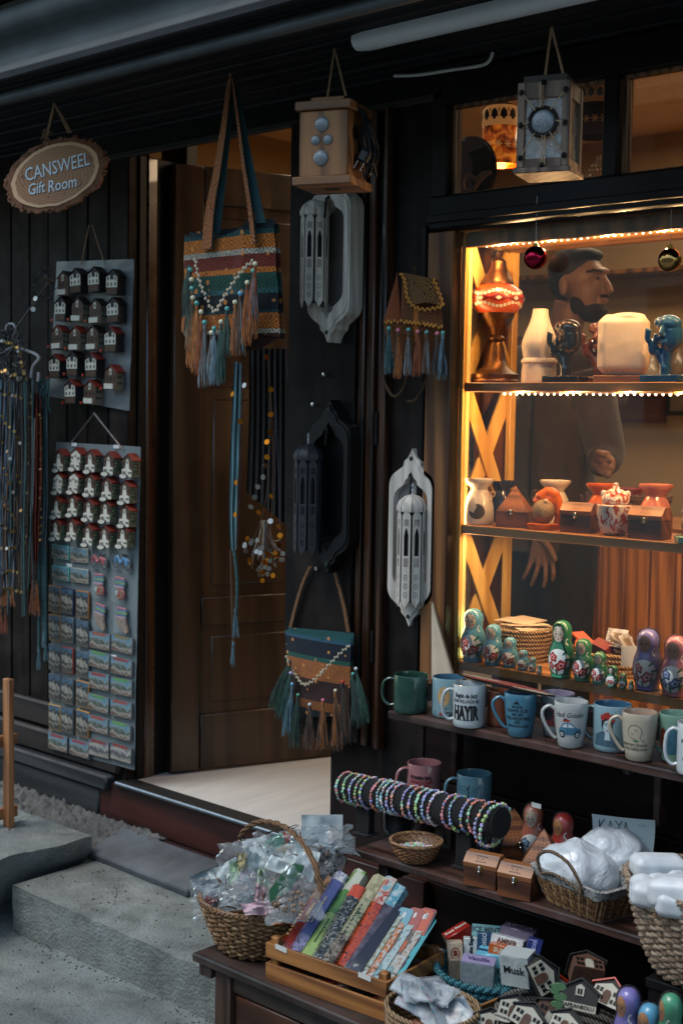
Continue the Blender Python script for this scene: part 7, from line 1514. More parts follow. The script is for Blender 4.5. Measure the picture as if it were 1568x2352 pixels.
def crumple(c, r, seed, mat, sx=1, sy=.6, sz=1.1, top=0, rz=0, n=36):
    """a sealed cellophane bag: puffed pillow with creased seams and a flat header"""
    m = MB(); m.M = Matrix.Rotation(rz, 4, 'Z')
    def g(u, v):
        a = u * 2 - 1; b_ = v * 2 - 1; e_ = (max(0, 1 - abs(a) ** 2.6) * max(0, 1 - abs(b_) ** 2.6)) ** .5
        q = Vector((a * r * sx * (1 - .12 * b_), 0, b_ * r * sz)); w = noise.noise(Vector((a * 2.2, b_ * 2.2, seed))) * .35 + abs(noise.noise(Vector((a * 5, b_ * 5, seed + 7)))) * .45
        q += Vector((noise.noise(Vector((a * 3, b_ * 3, seed + 3))) * r * .16, 0, noise.noise(Vector((a * 3, b_ * 3, seed + 5))) * r * .16))
        return q, e_, w
    m.grid(lambda u, v: g(u, v)[0] + Vector((0, -r * sy * g(u, v)[1] * (.6 + g(u, v)[2]), 0)), n, n, mat, True)
    m.grid(lambda u, v: g(u, v)[0] + Vector((0, r * sy * g(u, v)[1] * (.6 + g(u, v)[2]), 0)), n, n, mat)
    if top: m.grid(lambda u, v: Vector(((u * 2 - 1) * r * .55, .004 * sin(9 * u + seed), r * sz + v * top)), 8, 4, mat)
    return m
FILMS = [film((.74, .80, .82), a_, .2, 'cellophane', .35, s_, 1.25) for a_, s_ in ((.13, 22), (.24, 34))]
def craft(m, kind, r):
    F = lambda c_: paint(c_, .85, .15, 60, .3, 'felt_' + c_.strip('#'), sheen=.15)
    if kind == 'fairy':
        for i, (x, z, q, c_) in enumerate(((-.3, .1, .42, '#a8c8a0'), (.2, .2, .45, '#b0c4c4'), (0, -.25, .5, '#c8b4bc'), (-.1, .5, .25, '#b8a868'), (.45, -.1, .3, '#a8c4a0'), (-.45, -.35, .3, '#c8c8c0'), (.3, -.45, .25, '#d0a8b0'))): m.grid(lambda u, v, x=x, z=z, q=q, i=i: Vector((x * r + (u - .5) * q * r * 1.5 * (1 - .4 * v), -.06 * i * r + .22 * r * noise.noise(Vector((u * 3, v * 3, i * 2.0))), z * r + (v - .5) * q * r * 2 + .18 * r * noise.noise(Vector((u * 4, v * 2, i + 9.0))))), 12, 12, F(c_), True)
    elif kind == 'green':
        m.prism([(-.75 * r, -.35 * r), (-.1 * r, -.1 * r), (.5 * r, .45 * r), (.62 * r, .7 * r), (.3 * r, .85 * r), (-.2 * r, .55 * r), (-.5 * r, .25 * r), (-.72 * r, .05 * r)], -.25 * r, .0, F('#1f5438')); m.prism([(-.75 * r, -.42 * r), (.6 * r, .35 * r), (.66 * r, .1 * r), (-.55 * r, -.62 * r)], -.22 * r, 0, F('#5a4438'))
        for k in range(26): m.sph((rn(-.6, .6) * r, -.24 * r, rn(-.75, -.1) * r), .06 * r, F('#8c7058'), 8, 5)
    elif kind == 'bow':
        for s_ in (-1, 1): m.prism([(0, 0), (s_ * .55 * r, .35 * r), (s_ * .6 * r, -.25 * r)][::s_], -.2 * r, -.1 * r, F('#8c2418'))
        for k in range(14): m.sph((rn(-.5, .5) * r, -.21 * r, rn(-.15, .25) * r), .04 * r, F('#cfc8c0'), 6, 4)
        m.sph((.3 * r, 0, -.3 * r), (.6 * r, .2 * r, .4 * r), F('#2a2236'), 14, 8)
    elif kind == 'teal':
        m.sph((0, 0, 0), (.8 * r, .2 * r, .45 * r), F('#3c8068'), 16, 10); m.prism([(-.5 * r, -.1 * r), (.1 * r, .12 * r), (.4 * r, -.05 * r), (-.1 * r, -.2 * r)], -.26 * r, -.1 * r, F('#a89468'))
        for s_ in (-1, 1): m.prism([(.45 * r, .25 * r), (.45 * r + s_ * .4 * r, .5 * r), (.45 * r + s_ * .4 * r, .1 * r)][::s_], -.25 * r, -.15 * r, F('#8c2418'))
    elif kind == 'beads':
        for k in range(90): m.sph((rn(-.6, .6) * r, rn(-.25, .05) * r, rn(-.8, .8) * r), rn(.08, .13) * r, F(random.choice(['#3a322e', '#5c4c44', '#28242a'])), 7, 5)
    else:
        for k in range(8): m.M = R('Y', rn(0, 180)); m.box((rn(-.3, .3) * r, rn(-.1, 0) * r, rn(-.4, .4) * r), (r * .8, .02 * r, r * .35), F(random.choice(['#b4bcbc', '#98a4a8', '#c0b8b4'])), .002)
        m.M = I4
for i, (x, y, dy, r, kind, sx, sz, rz, lb, wht) in enumerate((
        (568, 2010, -.02, .082, 'fairy', .95, 1.1, 12, 'bulging clear bag with pastel felt shapes in the middle of the wicker basket', 0), (668, 2040, -.07, .07, 'green', .95, 1.15, -20, 'clear bag with a dark green felt leaf shape at the right of the wicker basket', 0),
        (500, 2065, -.06, .055, 'bow', 1.15, .8, 14, 'clear bag with a red dotted bow at the left rim of the basket', 1), (655, 1943, .07, .075, 'teal', 1.1, .62, -8, 'clear bag with a teal felt shape and red bow behind the basket handle', 0),
        (752, 1990, .10, .055, 'beads', .8, 1.2, 12, 'clear bag of dark brown beads leaning out at the right of the basket', 0), (740, 1932, .1, .07, 'felt', 1.2, .55, 8, 'white header bag sticking out behind the basket towards the doorway', 1),
        (560, 2050, -.09, .05, 'felt', 1.0, .9, -6, 'small clear bag of pink and grey scraps at the front of the basket', 0), (475, 2040, .0, .05, 'felt', 1.0, .7, 40, 'crumpled white paper bag at the far left of the wicker basket', 1), (600, 1975, .03, .06, 'felt', 1.1, .7, 0, 'clear bag lying across the top of the wicker basket under the handle', 1))):
    p = P(x, y, c.y + dy); t = thing('craft_bag', lb, 'bag', p, FACE(p, 0)); t.rotation_euler = (radians(rn(-14, 4)), radians(rn(-18, 18) if i else -6), FACE(p, 0) + radians(rz * .6))
    mm_ = crumple(p, r, i * 3.1 + 1, FILMS[0], sx, .42, sz, r * .35 if i in (1, 5) else 0); mm_.build('cellophane', t)
    m = MB(); craft(m, kind, r * 1.0); m.build('felt_shape', t)
    if wht: m = MB(); pw = paint('#a9b4b6', .6, .05, 20, .1, 'paper_header'); m.grid(lambda u, v: Vector(((u - .5) * r * 1.5, r * .15 + .01 * noise.noise(Vector((u * 3, v * 3, i))), (v - .2) * r * 1.15)), 12, 10, pw); m.build('header_card', t)

# --- slatted crate
cA, cB = PZ(609, 2249, ZT), PZ(885.4, 2348.7, ZT); e = (cB - cA); CL = e.length; ez = atan2(e.y, e.x); CD = .235
t = thing('slatted_crate', 'slatted pine crate of incense boxes and bookmarks on the front table', 'crate', (cA.x, cA.y, ZT), ez); CR = t; M_cr = wood('#a8713c', '#6a4020', 'x', 8, .55, .35, 'crate_slat'); M_crz = wood('#a8713c', '#5a3418', 'z', 8, .55, .35, 'crate_post')
HC = .092
for z0, z1 in ((.0, .042), (.056, HC)):
    for a, b_ in (((0, 0, z0), (CL, .008, z1)), ((0, CD - .008, z0), (CL, CD, z1)), ((0, .009, z0), (.008, CD - .009, z1)), ((CL - .008, .009, z0), (CL, CD - .009, z1))): m = MB(); m.bb(a, b_, M_cr, .0012); m.build('slat', t)
for x in (.0085, CL - .0305):
    for y in (.0085, CD - .0305): m = MB(); m.bb((x, y, .006), (x + .022, y + .022, HC + .014), M_crz, .002); m.build('post', t)
m = MB(); m.bb((.009, .009, .001), (CL - .009, CD - .009, .006), M_cr); m.build('base', t)
def crate_item(u, yb, L, el, build, name, label, cat, group=None, roll=0, lean=0, z=.058):
    """u along the crate, foot at depth yb, length L leaning back at el degrees"""
    o = thing(name, label, cat, group=group); Mx = CR.matrix_basis @ T(u, yb, z) @ Matrix.Rotation(radians(lean), 4, 'Y') @ Matrix.Rotation(radians(-(90 - el)), 4, 'X') @ Matrix.Rotation(radians(roll), 4, 'Z')
    o.matrix_basis = Mx; build(o, L); return o
def artcol(stops, name, sc=30, ax=(1, 1, 1), dist=1.5):
    m, n, b = nodes(name); setp(b, rough=.25, coat=.3); v = coord(n, ax); q = noi(n, v, sc, 5, dist); n.links.new(ramp(n, q.outputs[0], [(a_, hx(c_)) for a_, c_ in stops], 'LINEAR'), b.inputs['Base Color']); return m
def incense(segs, txt, tc, size=.016, w=.0215, plain=None, at=.07, bold=.0006):
    def bld(o, L):
        m = MB(); z = 0
        for f_, mt in segs:
            z1 = z + L * f_; hexo = [(w * cos(a), w * sin(a)) for a in [radians(q) for q in (30, 90, 150, 210, 270, 330)]]
            vs = [(x, y, q) for q in (z, z1) for x, y in hexo]; m.add(vs, [(i, (i + 1) % 6, 6 + (i + 1) % 6, 6 + i) for i in range(6)] + [tuple(range(6))[::-1], tuple(range(6, 12))], mt, flat=True); z = z1
        m.build('box', o)
        if txt:
            m = MB(); 
            for s_, sz, z_, dx in txt: m.decal('text', paint(tc, .4, .1, 40, 0, 'box_letters'), lambda a_, b_: (-.0003 - b_ * 1.0 * .866, -w * .87 - .0006 + 0 * b_, a_) if 0 else (-b_, -w * .87 - .0008, a_), s=s_, size=sz, at=(z_, dx), bold=bold)
            m.M = Matrix.Rotation(0, 4, 'Z'); o2 = m.build('lettering', o)
    return bld
A_ = artcol
# the hexagonal boxes turn a flat side to the viewer
IN = [(.030, [(.06, A_([(.4, '#b07a78'), (.6, '#8a3a2c')], 'pink_end')), (.56, A_([(.3, '#7a1c12'), (.7, '#a03420')], 'sandal_red', 20)), (.38, A_([(.35, '#3a2014'), (.45, '#c08850'), (.7, '#a86a34')], 'sandal_wood', 34))], [('SANDAL', .021, .085, .003), ('SANDAL', .011, .13, -.011)], '#c8a868', 'red sandalwood incense box, leftmost in the slatted crate', .245),
      (.064, [(.25, A_([(.4, '#2a2438'), (.55, '#8a86a8'), (.7, '#5a5488')], 'lavender_field', 60)), (.65, A_([(.3, '#3c4478'), (.7, '#4c5890')], 'lavender_blue', 12)), (.10, A_([(.4, '#c0c0c0'), (.6, '#4a5080')], 'lavender_end', 60))], [('Lavender', .022, .135, .0)], '#b8a868', 'blue lavender incense box beside the red one in crate', .235),
      (.100, [(.5, A_([(.3, '#7c9a4c'), (.7, '#a0b468')], 'apple_green', 12)), (.26, A_([(.35, '#2c5a2c'), (.6, '#5c8c44')], 'leaf_dark', 22)), (.24, A_([(.42, '#6c8c4c'), (.5, '#b8bca8'), (.8, '#c0c4b4')], 'pale_petals', 16))], [('eucalyptus', .017, .085, -.002)], '#28301c', 'green and white eucalyptus incense box in the crate', .262),
      (.132, [(.85, A_([(.44, '#0c0e0e'), (.52, '#1c2020'), (.58, '#8a8c84')], 'black_script', 90)), (.15, A_([(.4, '#a83418'), (.6, '#c8481c')], 'orange_end', 30))], [('XXXVIII', .020, .10, 0)], '#8c8878', 'black patterned incense box with orange end in the crate', .215),
      (.160, [(.34, A_([(.42, '#1c1c14'), (.52, '#6c5c48'), (.62, '#8c887c')], 'forest_floor', 60)), (.40, A_([(.35, '#2c4424'), (.5, '#a8a484'), (.65, '#5c7048')], 'forest_green', 44)), (.26, A_([(.4, '#8c8868'), (.6, '#c0b898')], 'forest_pale', 30))], [('RAIN FOREST', .019, .13, -.002)], '#181a14', 'rain forest incense box with pale end in the middle of crate', .262),
      (.190, [(.7, A_([(.4, '#8c2c14'), (.55, '#c0481c'), (.62, '#20181c')], 'orange_script', 40)), (.3, A_([(.4, '#a03020'), (.5, '#c0b8a8'), (.6, '#6a9aa8')], 'mixed_end', 50))], None, '#111111', 'orange and black incense box right of the rain forest box', .245),
      (.214, [(.75, A_([(.4, '#3c3440'), (.6, '#5c5864')], 'grey_box', 30)), (.25, A_([(.4, '#4c8ca0'), (.6, '#a8bcc0')], 'turquoise_end', 50))], None, '#111111', 'grey incense box with turquoise wrapped end, behind the bookmarks', .238)]
for i, (u, sg_, tx, tcc, lb, L) in enumerate(IN): crate_item(u, .028 + (.03 if i > 4 else 0), L * 1.06, 35 + (2 if i % 2 else -1), incense(sg_, tx, tcc), 'incense_box', lb, 'incense box', 'incense boxes in the slatted crate', 0, -3)
def bmark(mat, holes, extra=None, w=.026, L0=.19):
    def bld(o, L):
        m = MB(); r_ = .009; pts = []
        for sx, sz, a0 in ((1, 0, -90), (1, 1, 0), (-1, 1, 90), (-1, 0, 180)):
            for k in range(5): a = radians(a0 + 22.5 * k); pts.append((sx * (w - r_) + r_ * cos(a), (r_ if sz == 0 else L - r_) + r_ * sin(a)))
        m.prism(pts, -.0016, .0016, mat, mside=M_black); m.build('plate', o)
        if extra: m = MB(); extra(m, L); m.build('print', o)
    return bld
def fishes(m, L):
    dk = paint('#3a3a42', .4, .1, 40, 0, 'fish_grey')
    for x, z, s_ in ((-.009, L * .68, 1), (.009, L * .66, .9), (-.006, L * .28, .8), (.012, L * .35, .7)): m.prism([(x - .002 * s_, z - .03 * s_), (x + .005 * s_, z - .012 * s_), (x + .007 * s_, z + .006 * s_), (x + .002 * s_, z + .02 * s_), (x + .008 * s_, z + .034 * s_), (x - .007 * s_, z + .034 * s_), (x - .002 * s_, z + .02 * s_), (x - .006 * s_, z + .004 * s_), (x - .007 * s_, z - .012 * s_)], -.0022, -.0016, dk)
def catfig(m, L):
    g = paint('#5c5450', .4, .3, 120, 0, 'cat_grey'); o_ = paint('#a85c3c', .4, .2, 60, 0, 'cat_orange')
    m.prism([(-.006, L * .45), (.006, L * .44), (.010, L * .62), (.006, L * .72), (-.004, L * .7), (-.010, L * .58)], -.0022, -.0016, g); m.decal('disc', o_, fr(-.0024), at=(0, L * .55), r=(.006, .018)); m.prism([(-.006, L * .71), (-.004, L * .76), (0, L * .74), (.005, L * .77), (.007, L * .71)], -.0022, -.0016, g)
    m.decal('disc', paint('#6c8c90', .4, .5, 160, 0, 'cat_pattern'), fr(-.0022), at=(.003, L * .2), r=(.012, .02), wob=.1)
BMK = [(.232, '#1c2436', None, .205, 'dark navy wooden bookmark beside the incense boxes', 0), (.245, '#8c8a70', None, .19, 'pale patterned bookmark behind the navy one', 1), (.262, '#b8682c', None, .165, 'orange patterned bookmark in front of the crate row', 1), (.285, '#98a8a8', catfig, .19, 'pastel bookmark with a striped cat figure', 2), (.315, '#a89484', catfig, .20, 'peach bookmark with a grey cat, second from the fish one', 2), (.352, '#4c98a0', fishes, .195, 'turquoise bookmark with grey fish, rightmost in the crate', 0),
       (.30, '#8c3a30', None, .175, 'red bookmark top peeking out at the back of crate, leftmost', 0), (.325, '#a8401c', None, .178, 'orange bookmark top peeking out with a white figure', 0), (.345, '#5c7078', None, .18, 'slate blue bookmark top with a white loop', 0), (.372, '#9c3428', None, .182, 'red bookmark top at the right back of crate', 0), (.272, '#5a8a98', None, .168, 'teal blue bookmark top at the back left of bookmarks', 0)]
for i, (u, c_, ex, L, lb, kd) in enumerate(BMK):
    mt = paint(c_, .3, .08, 30, .02, 'bookmark_' + c_.strip('#'), coat=.3) if kd == 0 else artcol([(.35, '#3c4448'), (.45, c_), (.6, '#9ab0b4'), (.7, '#b88c74')], 'bookmark_art_' + c_.strip('#'), 45, (1, 1, 1), 2.5)
    back = i > 5; fx = lambda m, L_: m.decal('disc', paint('#b8b8b4', .4, .1, 30, 0, 'white_mark'), fr(-.002), at=(0, L_ * .9), r=(.004, .008), n=12)
    crate_item(min(u, CL - .03), (.07 if back else .02 + .002 * i), L * 1.12, 31 if not back else 40, bmark(mt, 0, ex or (fx if back else None), .026 if not back else .021), 'bookmark', lb, 'bookmark', 'wooden bookmarks in the slatted crate', 0, -3)
for k in range(10): 
    pass
t = thing('loose_packets', 'dark packets lying at the bottom of the slatted crate', 'packet', CR.location, ez); m = MB()
for k in range(12): m.M = T(.04 + k * .031, .05 + rn(-.01, .02), .018 + rn(0, .012)) @ Matrix.Rotation(rn(-.6, .6), 4, 'Z'); m.box((0, 0, 0), (.03, .05, .014), paint(random.choice(['#16181c', '#7c2418', '#a8b0b0', '#3c2c28']), .4, .3, 60, .1, 'packet'), .002)
m.build('packets', t)
for u, lb in ((.05, 'left'), (.30, 'right')):
    m = MB(); m.bb((-.018, -.001, -.006), (.018, .0, .006), M_white); o = m.build('price_sticker'); o.location = CR.matrix_basis @ Vector((u, -.001, HC - .002)); o.rotation_euler = (0, radians(4), ez); props(o, f'small white price sticker on the upper crate slat, {lb} one', 'sticker')

# --- crocheted basket with soap boxes
c = PZ(1131, 2216, ZT + .075); YC = c.y; c.z = ZT; K = px(c + Vector((0, 0, .07))); RS = 128 / K
M_cro = ropemat('#3f7e88', '#1c4a56', 'turquoise_yarn'); t = thing('crochet_basket', 'turquoise crocheted round basket holding soap boxes', 'basket', c)
m = MB()
for j in range(4):
    z = .012 + j * .019; rr = RS * (.86 + .045 * j)
    for k in range(46): a = 2 * pi * (k + .5 * (j % 2)) / 46; p0 = Vector((rr * cos(a), rr * sin(a), z)); tg = Vector((-sin(a), cos(a), 0)); m.tube([p0 - tg * .010 - Vector((0, 0, .006)), p0 + Vector((cos(a), sin(a), 0)) * .004, p0 + tg * .010 + Vector((0, 0, .006))], [.0055, .0075, .005], M_cro, 6)
m.lathe([(.0003, .004), (RS * .84, .006), (RS * .95, .07)][::-1], M_cro, 36); m.build('crochet', t)
def soap(x, y, Y, d, col, txt, tc, label, rz=0, tilt=0, roll=0, tcol=None, bold=.0006, size=.017, face='top', txt2=None):
    p = P(x, y, Y); o = thing('soap_box', label, 'soap box', p, group='boxed soaps in the turquoise basket'); o.rotation_euler = (radians(tilt), radians(roll), FACE(p, rz))
    m = MB(); m.box((0, 0, 0), d, artcol([(.3, col), (.7, '#' + ''.join('%02x' % min(255, int(int(col[i:i + 2], 16) * 1.22)) for i in (1, 3, 5)))], 'card_' + col.strip('#'), 40), .0012)
    if tcol: m.box((0, 0, d[2] / 2 + .0005), (d[0] * .99, d[1] * .99, .001), paint(tcol, .35, .08, 40, 0, 'card_top'))
    m.build('box', o); m = MB(); ink = paint(tc, .4, .05, 40, 0, 'soap_letters')
    if face == 'top': m.decal('text', ink, lambda a, b_: (a, b_, d[2] / 2 + .0018), s=txt, size=size, at=(0, 0), bold=bold)
    else: m.decal('text', ink, fr(-d[1] / 2 - .0008), s=txt, size=size, at=(0, d[2] * .05), bold=bold, rot=(90 if face == 'side' else 0))
    if txt2: m.decal('text', ink, fr(-d[1] / 2 - .0008), s=txt2, size=size * 1.35, at=(0, -d[2] * .28), bold=bold)
    m.build('lettering', o)
YB = YC
soap(1052, 2148, YB + .05, (.066, .04, .034), '#8c241c', 'Red Rose', '#c8bcb0', 'red soap box lettered Red Rose at the back left', 26, -4, -24, bold=.0008, size=.0155)
soap(1044, 2186, YB - .02, (.036, .03, .05), '#b8a48c', '', '#5a1c14', 'beige soap box with a round dark red emblem', 6, -8, -3, face='front', size=.012)
o_ = None
soap(1080, 2178, YB + .01, (.034, .026, .052), '#aeb4b4', 'White Sage', '#20262c', 'white soap box lettered White Sage standing upright', 4, -10, 0, face='side', size=.0125)
soap(1117, 2142, YB + .08, (.07, .04, .03), '#5c8c8c', 'ICE MINT', '#14262c', 'pale green soap box lettered ICE MINT at the back', -4, -34, 0, size=.0165, face='front')
soap(1112, 2166, YB + .03, (.036, .03, .05), '#24405c', 'INDIGO', '#a8b4c0', 'navy soap box between the sage and amber boxes', 0, -12, 0, face='side', size=.0135)
soap(1192, 2146, YB + .07, (.08, .045, .034), '#564a5c', 'LOTUS', '#8c8090', 'dark purple soap box lettered LOTUS at the back right', -18, -6, 4, size=.02)
soap(1168, 2164, YB + .03, (.078, .042, .026), '#b0b6b4', 'AMBER', '#5a3420', 'white soap box lettered AMBER lying on top', -16, -16, 4, size=.0155, face='front')
soap(1163, 2184, YB + .0, (.078, .042, .026), '#a05028', 'SUNSET', '#c0b8a0', 'orange soap box lying under the amber one', -16, -10, 4, face='front', size=.015)
soap(1130, 2198, YB - .02, (.07, .045, .028), '#5a9cb0', 'Baby Powder', '#1c2c50', 'pale blue soap box lettered Baby Powder in the middle', -12, 4, 0, size=.0125)
soap(1224, 2184, YB + .02, (.034, .03, .055), '#2c3468', 'LAVENDER', '#8c98c8', 'deep blue soap box lettered LAVENDER at the right rim', -8, -8, 12, face='side', size=.0115)
soap(1098, 2230, YB - .075, (.078, .036, .058), '#8a9294', 'Vanilla', '#54406c', 'grey soap box with a lilac top lettered Vanilla at the front', -10, 10, 2, tcol='#8c84a4', size=.020, txt2=None)
soap(1190, 2222, YB - .065, (.07, .05, .072), '#9aa2a0', 'Musk', '#1c2226', 'large white soap box lettered Musk at the front right', -24, 6, -4, tcol='#a8aeac', face='front', size=.024)
soap(1046, 2222, YB - .03, (.036, .032, .05), '#7a6c5c', '', '#20262c', 'small brown grey soap box at the left rim under the beige one', 8, 0, 0, face='front', size=.01)
# emblem on the beige box
m = MB(); m.decal('disc', paint('#7a2a1c', .4, .1, 40, 0, 'emblem_red'), fr(0), at=(0, 0), r=(.011, .014)); m.decal('disc', paint('#b8a48c', .4, .1, 40, 0, 'emblem_beige'), fr(-.0004), at=(0, 0), r=(.0085, .0115)); m.decal('text', paint('#7a2a1c', .4, .1, 40, 0, 'emblem_red'), fr(-.0008), s='B', size=.017, at=(0, 0), bold=.001)
ob = [o for o in bpy.data.objects if o.get('label', '').startswith('beige soap box')][0]; o = m.build('emblem', ob); o.location = (0, -.0158, 0)

# --- jute basket with small packets
c = PZ(993, 2312, ZT + .09); c.z = ZT; K = px(c + Vector((0, 0, .08))); RJ = 109 / K; t = thing('jute_basket', 'coiled jute basket of small clear packets at the bottom edge', 'basket', c)
M_jute = ropemat('#a08460', '#5c4630', 'jute_coil'); m = MB(); coil(m, RJ * .92, RJ, .006, .09, .0058, M_jute, None, .0008, .95); m.lathe([(.0003, .004), (RJ * .9, .01), (RJ * .97, .085)][::-1], M_jute, 36, sy=.95); m.build('coil_wall', t)
m = MB(); lt_ = paint('#6c3a1c', .5, .2, 30, .2, 'leather_tab'); m.box((RJ * .35, -RJ * .9, .084), (.03, .014, .03), lt_, .004); m.build('leather_tab', t)
art = artcol([(.42, '#8c98a0'), (.5, '#a4aeb2'), (.56, '#b07890'), (.6, '#4c98a0'), (.66, '#98a0a4')], 'packet_print', 60, (1, 1, 1), 1.0)
for i in range(13):
    a = rn(0, 6.28); q = sqrt(rn(.02, .8)) * RJ * .62; p = c + Vector((q * cos(a), q * sin(a), .082 + .0045 * i - q * .15)); o = thing('clear_packet', '', 'packet', p); o.rotation_euler = (radians(rn(-78, -35)), radians(rn(-20, 20)), FACE(p, rn(-50, 50)))
    s_ = rn(.85, 1.1); m = MB(); m.grid(lambda u, v: Vector(((u - .5) * .075 * s_, .004 * noise.noise(Vector((u * 4, v * 4, i))), (v - .5) * .06 * s_)), 8, 8, FILMS[1]); m.grid(lambda u, v: Vector(((u - .5) * .075 * s_, .006 + .004 * noise.noise(Vector((u * 4, v * 4, i))), (v - .5) * .06 * s_)), 8, 8, art if i % 4 else paint('#8a9498', .5, .1, 30, .1, 'packet_back')); m.build('wrapping', o)
    m = MB(); m.decal('poly', paint(random.choice(['#2c6a74', '#7c3c50', '#2a2c34', '#8c3024', '#5c7c9c']), .4, .2, 90, 0, 'charm'), fr(.004), p=[(-.014, 0), (0, -.012), (.014, 0), (.004, .014), (-.006, .011)]); m.build('charm', o)
    o['label'] = 'small clear packet with a printed card in the jute basket'; o['group'] = 'clear packets in the jute basket'

# --- plank edge and the basket of wooden houses
a, b_ = PZ(1024, 2356, ZT + .05), PZ(1150, 2304, ZT + .05); e = b_ - a; t = thing('pine_plank', 'orange brown wooden slat between the jute basket and the houses', 'slat', (a + b_) / 2, atan2(e.y, e.x)); m = MB(); m.box((-.02, 0, 0), (e.length + .06, .008, .03), M_cr, .001); m.build('board', t)
c = PZ(1300, 2338, ZT + .08); YG = c.y; c.z = ZT; K = px(c + Vector((0, 0, .06))); RG = 165 / K; M_grey = ropemat('#6c6862', '#34322f', 'grey_cord'); t = thing('grey_cord_basket', 'large grey cord basket heaped with wooden model houses', 'basket', c)
m = MB(); coil(m, RG * .95, RG, .006, .08, .0085, M_grey, None, .001, .85); m.lathe([(.0003, .004), (RG * .94, .008), (RG * .98, .07)][::-1], M_grey, 36, sy=.85); m.build('coil_wall', t)
MW, MK, MR_, MBr = paint('#aaa696', .55, .08, 40, .05, 'white_board'), paint('#242322', .7, .25, 90, .4, 'charcoal_boards'), paint('#b0321c', .45, .12, 40, .1, 'red_roof_board'), paint('#54382a', .7, .25, 60, .3, 'brown_board')
def bighouse(x, y, Y, kind, label, rx=0, ry=0, rz=0, s=1.0):
    Y += YG + .52; p = P(x, y, Y); o = thing('model_house', label, 'model house', p, group='wooden model houses'); o.rotation_euler = (radians(-28 - rx * .6), radians(ry), FACE(p, rz)); s *= .84; o.scale = (s, s, s)
    w, d, h, a = .038, .05, .042, .062; m = MB(); m.prism([(-w, -.03), (w, -.03), (w, h - .03), (0, a - .03), (-w, h - .03)], -d / 2, d / 2, MK if kind != 'brown' else MBr); m.build('body', o)
    rf = MR_ if kind in ('red',) else MK; m = MB()
    for s_ in (-1, 1):
        vs = [(0, -d / 2 - .006, a - .028), (s_ * (w + .008), -d / 2 - .006, h - .036), (s_ * (w + .008), d / 2 + .006, h - .036), (0, d / 2 + .006, a - .028)]; vs += [(q[0], q[1], q[2] + .004) for q in vs]; m.add(vs, [(0, 1, 2, 3), (7, 6, 5, 4), (0, 4, 5, 1), (1, 5, 6, 2), (2, 6, 7, 3), (3, 7, 4, 0)], rf, flat=True)
    m.build('roof', o); m = MB(); y_ = -d / 2
    if kind == 'dormer':
        m.prism([(-.009, .0), (.009, .0), (.009, .018), (0, .024), (-.009, .018)], y_ - .003, y_, MW); m.bb((-.005, y_ - .0038, .003), (-.0008, y_ - .003, .014), M_black); m.bb((.0008, y_ - .0038, .003), (.005, y_ - .003, .014), M_black); m.bb((-w, y_ - .003, -.03), (w, y_, -.016), MW); m.decal('text', M_black, fr(y_ - .0038), s='SAFRANBOLU', size=.011, at=(0, -.0225), bold=.0003)
    else:
        m.prism([(-w + .002, -.03), (w - .002, -.03), (w - .002, h - .036), (0, a - .04), (-w + .002, h - .036)], y_ - .003, y_, MW if kind != 'brown' else MBr)
        m.prism([(-.010, -.028), (.010, -.028), (.010, -.004), (.005, .004), (-.005, .004), (-.010, -.004)], y_ - .005, y_ - .003, MW if kind == 'brown' else MBr)
        for xx in (-.027, -.017, .017, .027):
            for z_ in (-.018, .0): m.bb((xx - .0035, y_ - .0042, z_ - .005), (xx + .0035, y_ - .003, z_ + .005), M_black)
        if kind == 'tag': m.prism([(-.02 + .024 * cos(q), -.034 + .009 * sin(q)) for q in [2 * pi * i / 20 for i in range(20)]], y_ - .008, y_ - .005, MW); m.decal('text', M_black, fr(y_ - .0086), s='SAFRANBOLU', size=.0068, at=(-.02, -.034), bold=.0002)
    m.build('facade', o)
for x, y, Y, k, lb, rx, ry, rz, s_ in ((1243, 2237, -.45, 'white', 'charcoal model house lying on its side with white windows, behind the soap basket', 10, 62, -10, 1.15), (1335, 2288, -.50, 'dormer', 'charcoal model house with a white dormer window and lettered base', -6, 2, -12, 1.2), (1404, 2290, -.47, 'red', 'red roofed model house with a white wall at the right', 25, 6, -30, 1.1), (1178, 2318, -.62, 'tag', 'brown roofed white model house with an oval name tag', 12, 14, -6, 1.0), (1213, 2338, -.62, 'white', 'white model house with an arched door at the bottom edge', 14, 22, -18, 1.05), (1262, 2330, -.58, 'brown', 'brown model house with white arch, tilted at the bottom', 20, 28, -8, 1.05), (1303, 2352, -.60, 'white', 'white model house half cut by the bottom edge', 8, 12, -20, 1.0), (1345, 2228, -.40, 'brown', 'pale backed model house lying flat at the back of the grey basket', 80, 10, 10, 1.1), (1120, 2350, -.64, 'white', 'grey white model house cut off by the bottom edge', 16, 10, 0, .95), (1270, 2275, -.43, 'red', 'red roof lying under the charcoal houses', 60, 20, 20, 1.0)): bighouse(x, y, Y, k, lb, rx, ry, rz, s_)
p = P(1281, 2298, YG - .07); t = thing('tree_cutout', 'flat pale green tree cutout among the model houses', 'cutout', p, FACE(p, 0)); m = MB(); gl = paint('#5a8058', .6, .1, 40, .1, 'tree_green')
for x, z, rx_, rz_ in ((0, .03, .016, .008), (-.008, .02, .009, .006), (.004, .008, .014, .008), (-.002, -.008, .013, .007), (.004, -.02, .010, .006)): m.prism([(x + rx_ * cos(q), z + rz_ * sin(q)) for q in [2 * pi * i / 16 for i in range(16)]], -.0018 - abs(z) * .01, .0018 + abs(x) * .01, gl)
m.bb((-.0015, -.0012, -.04), (.0015, .0012, .03), gl); m.build('tree', t)
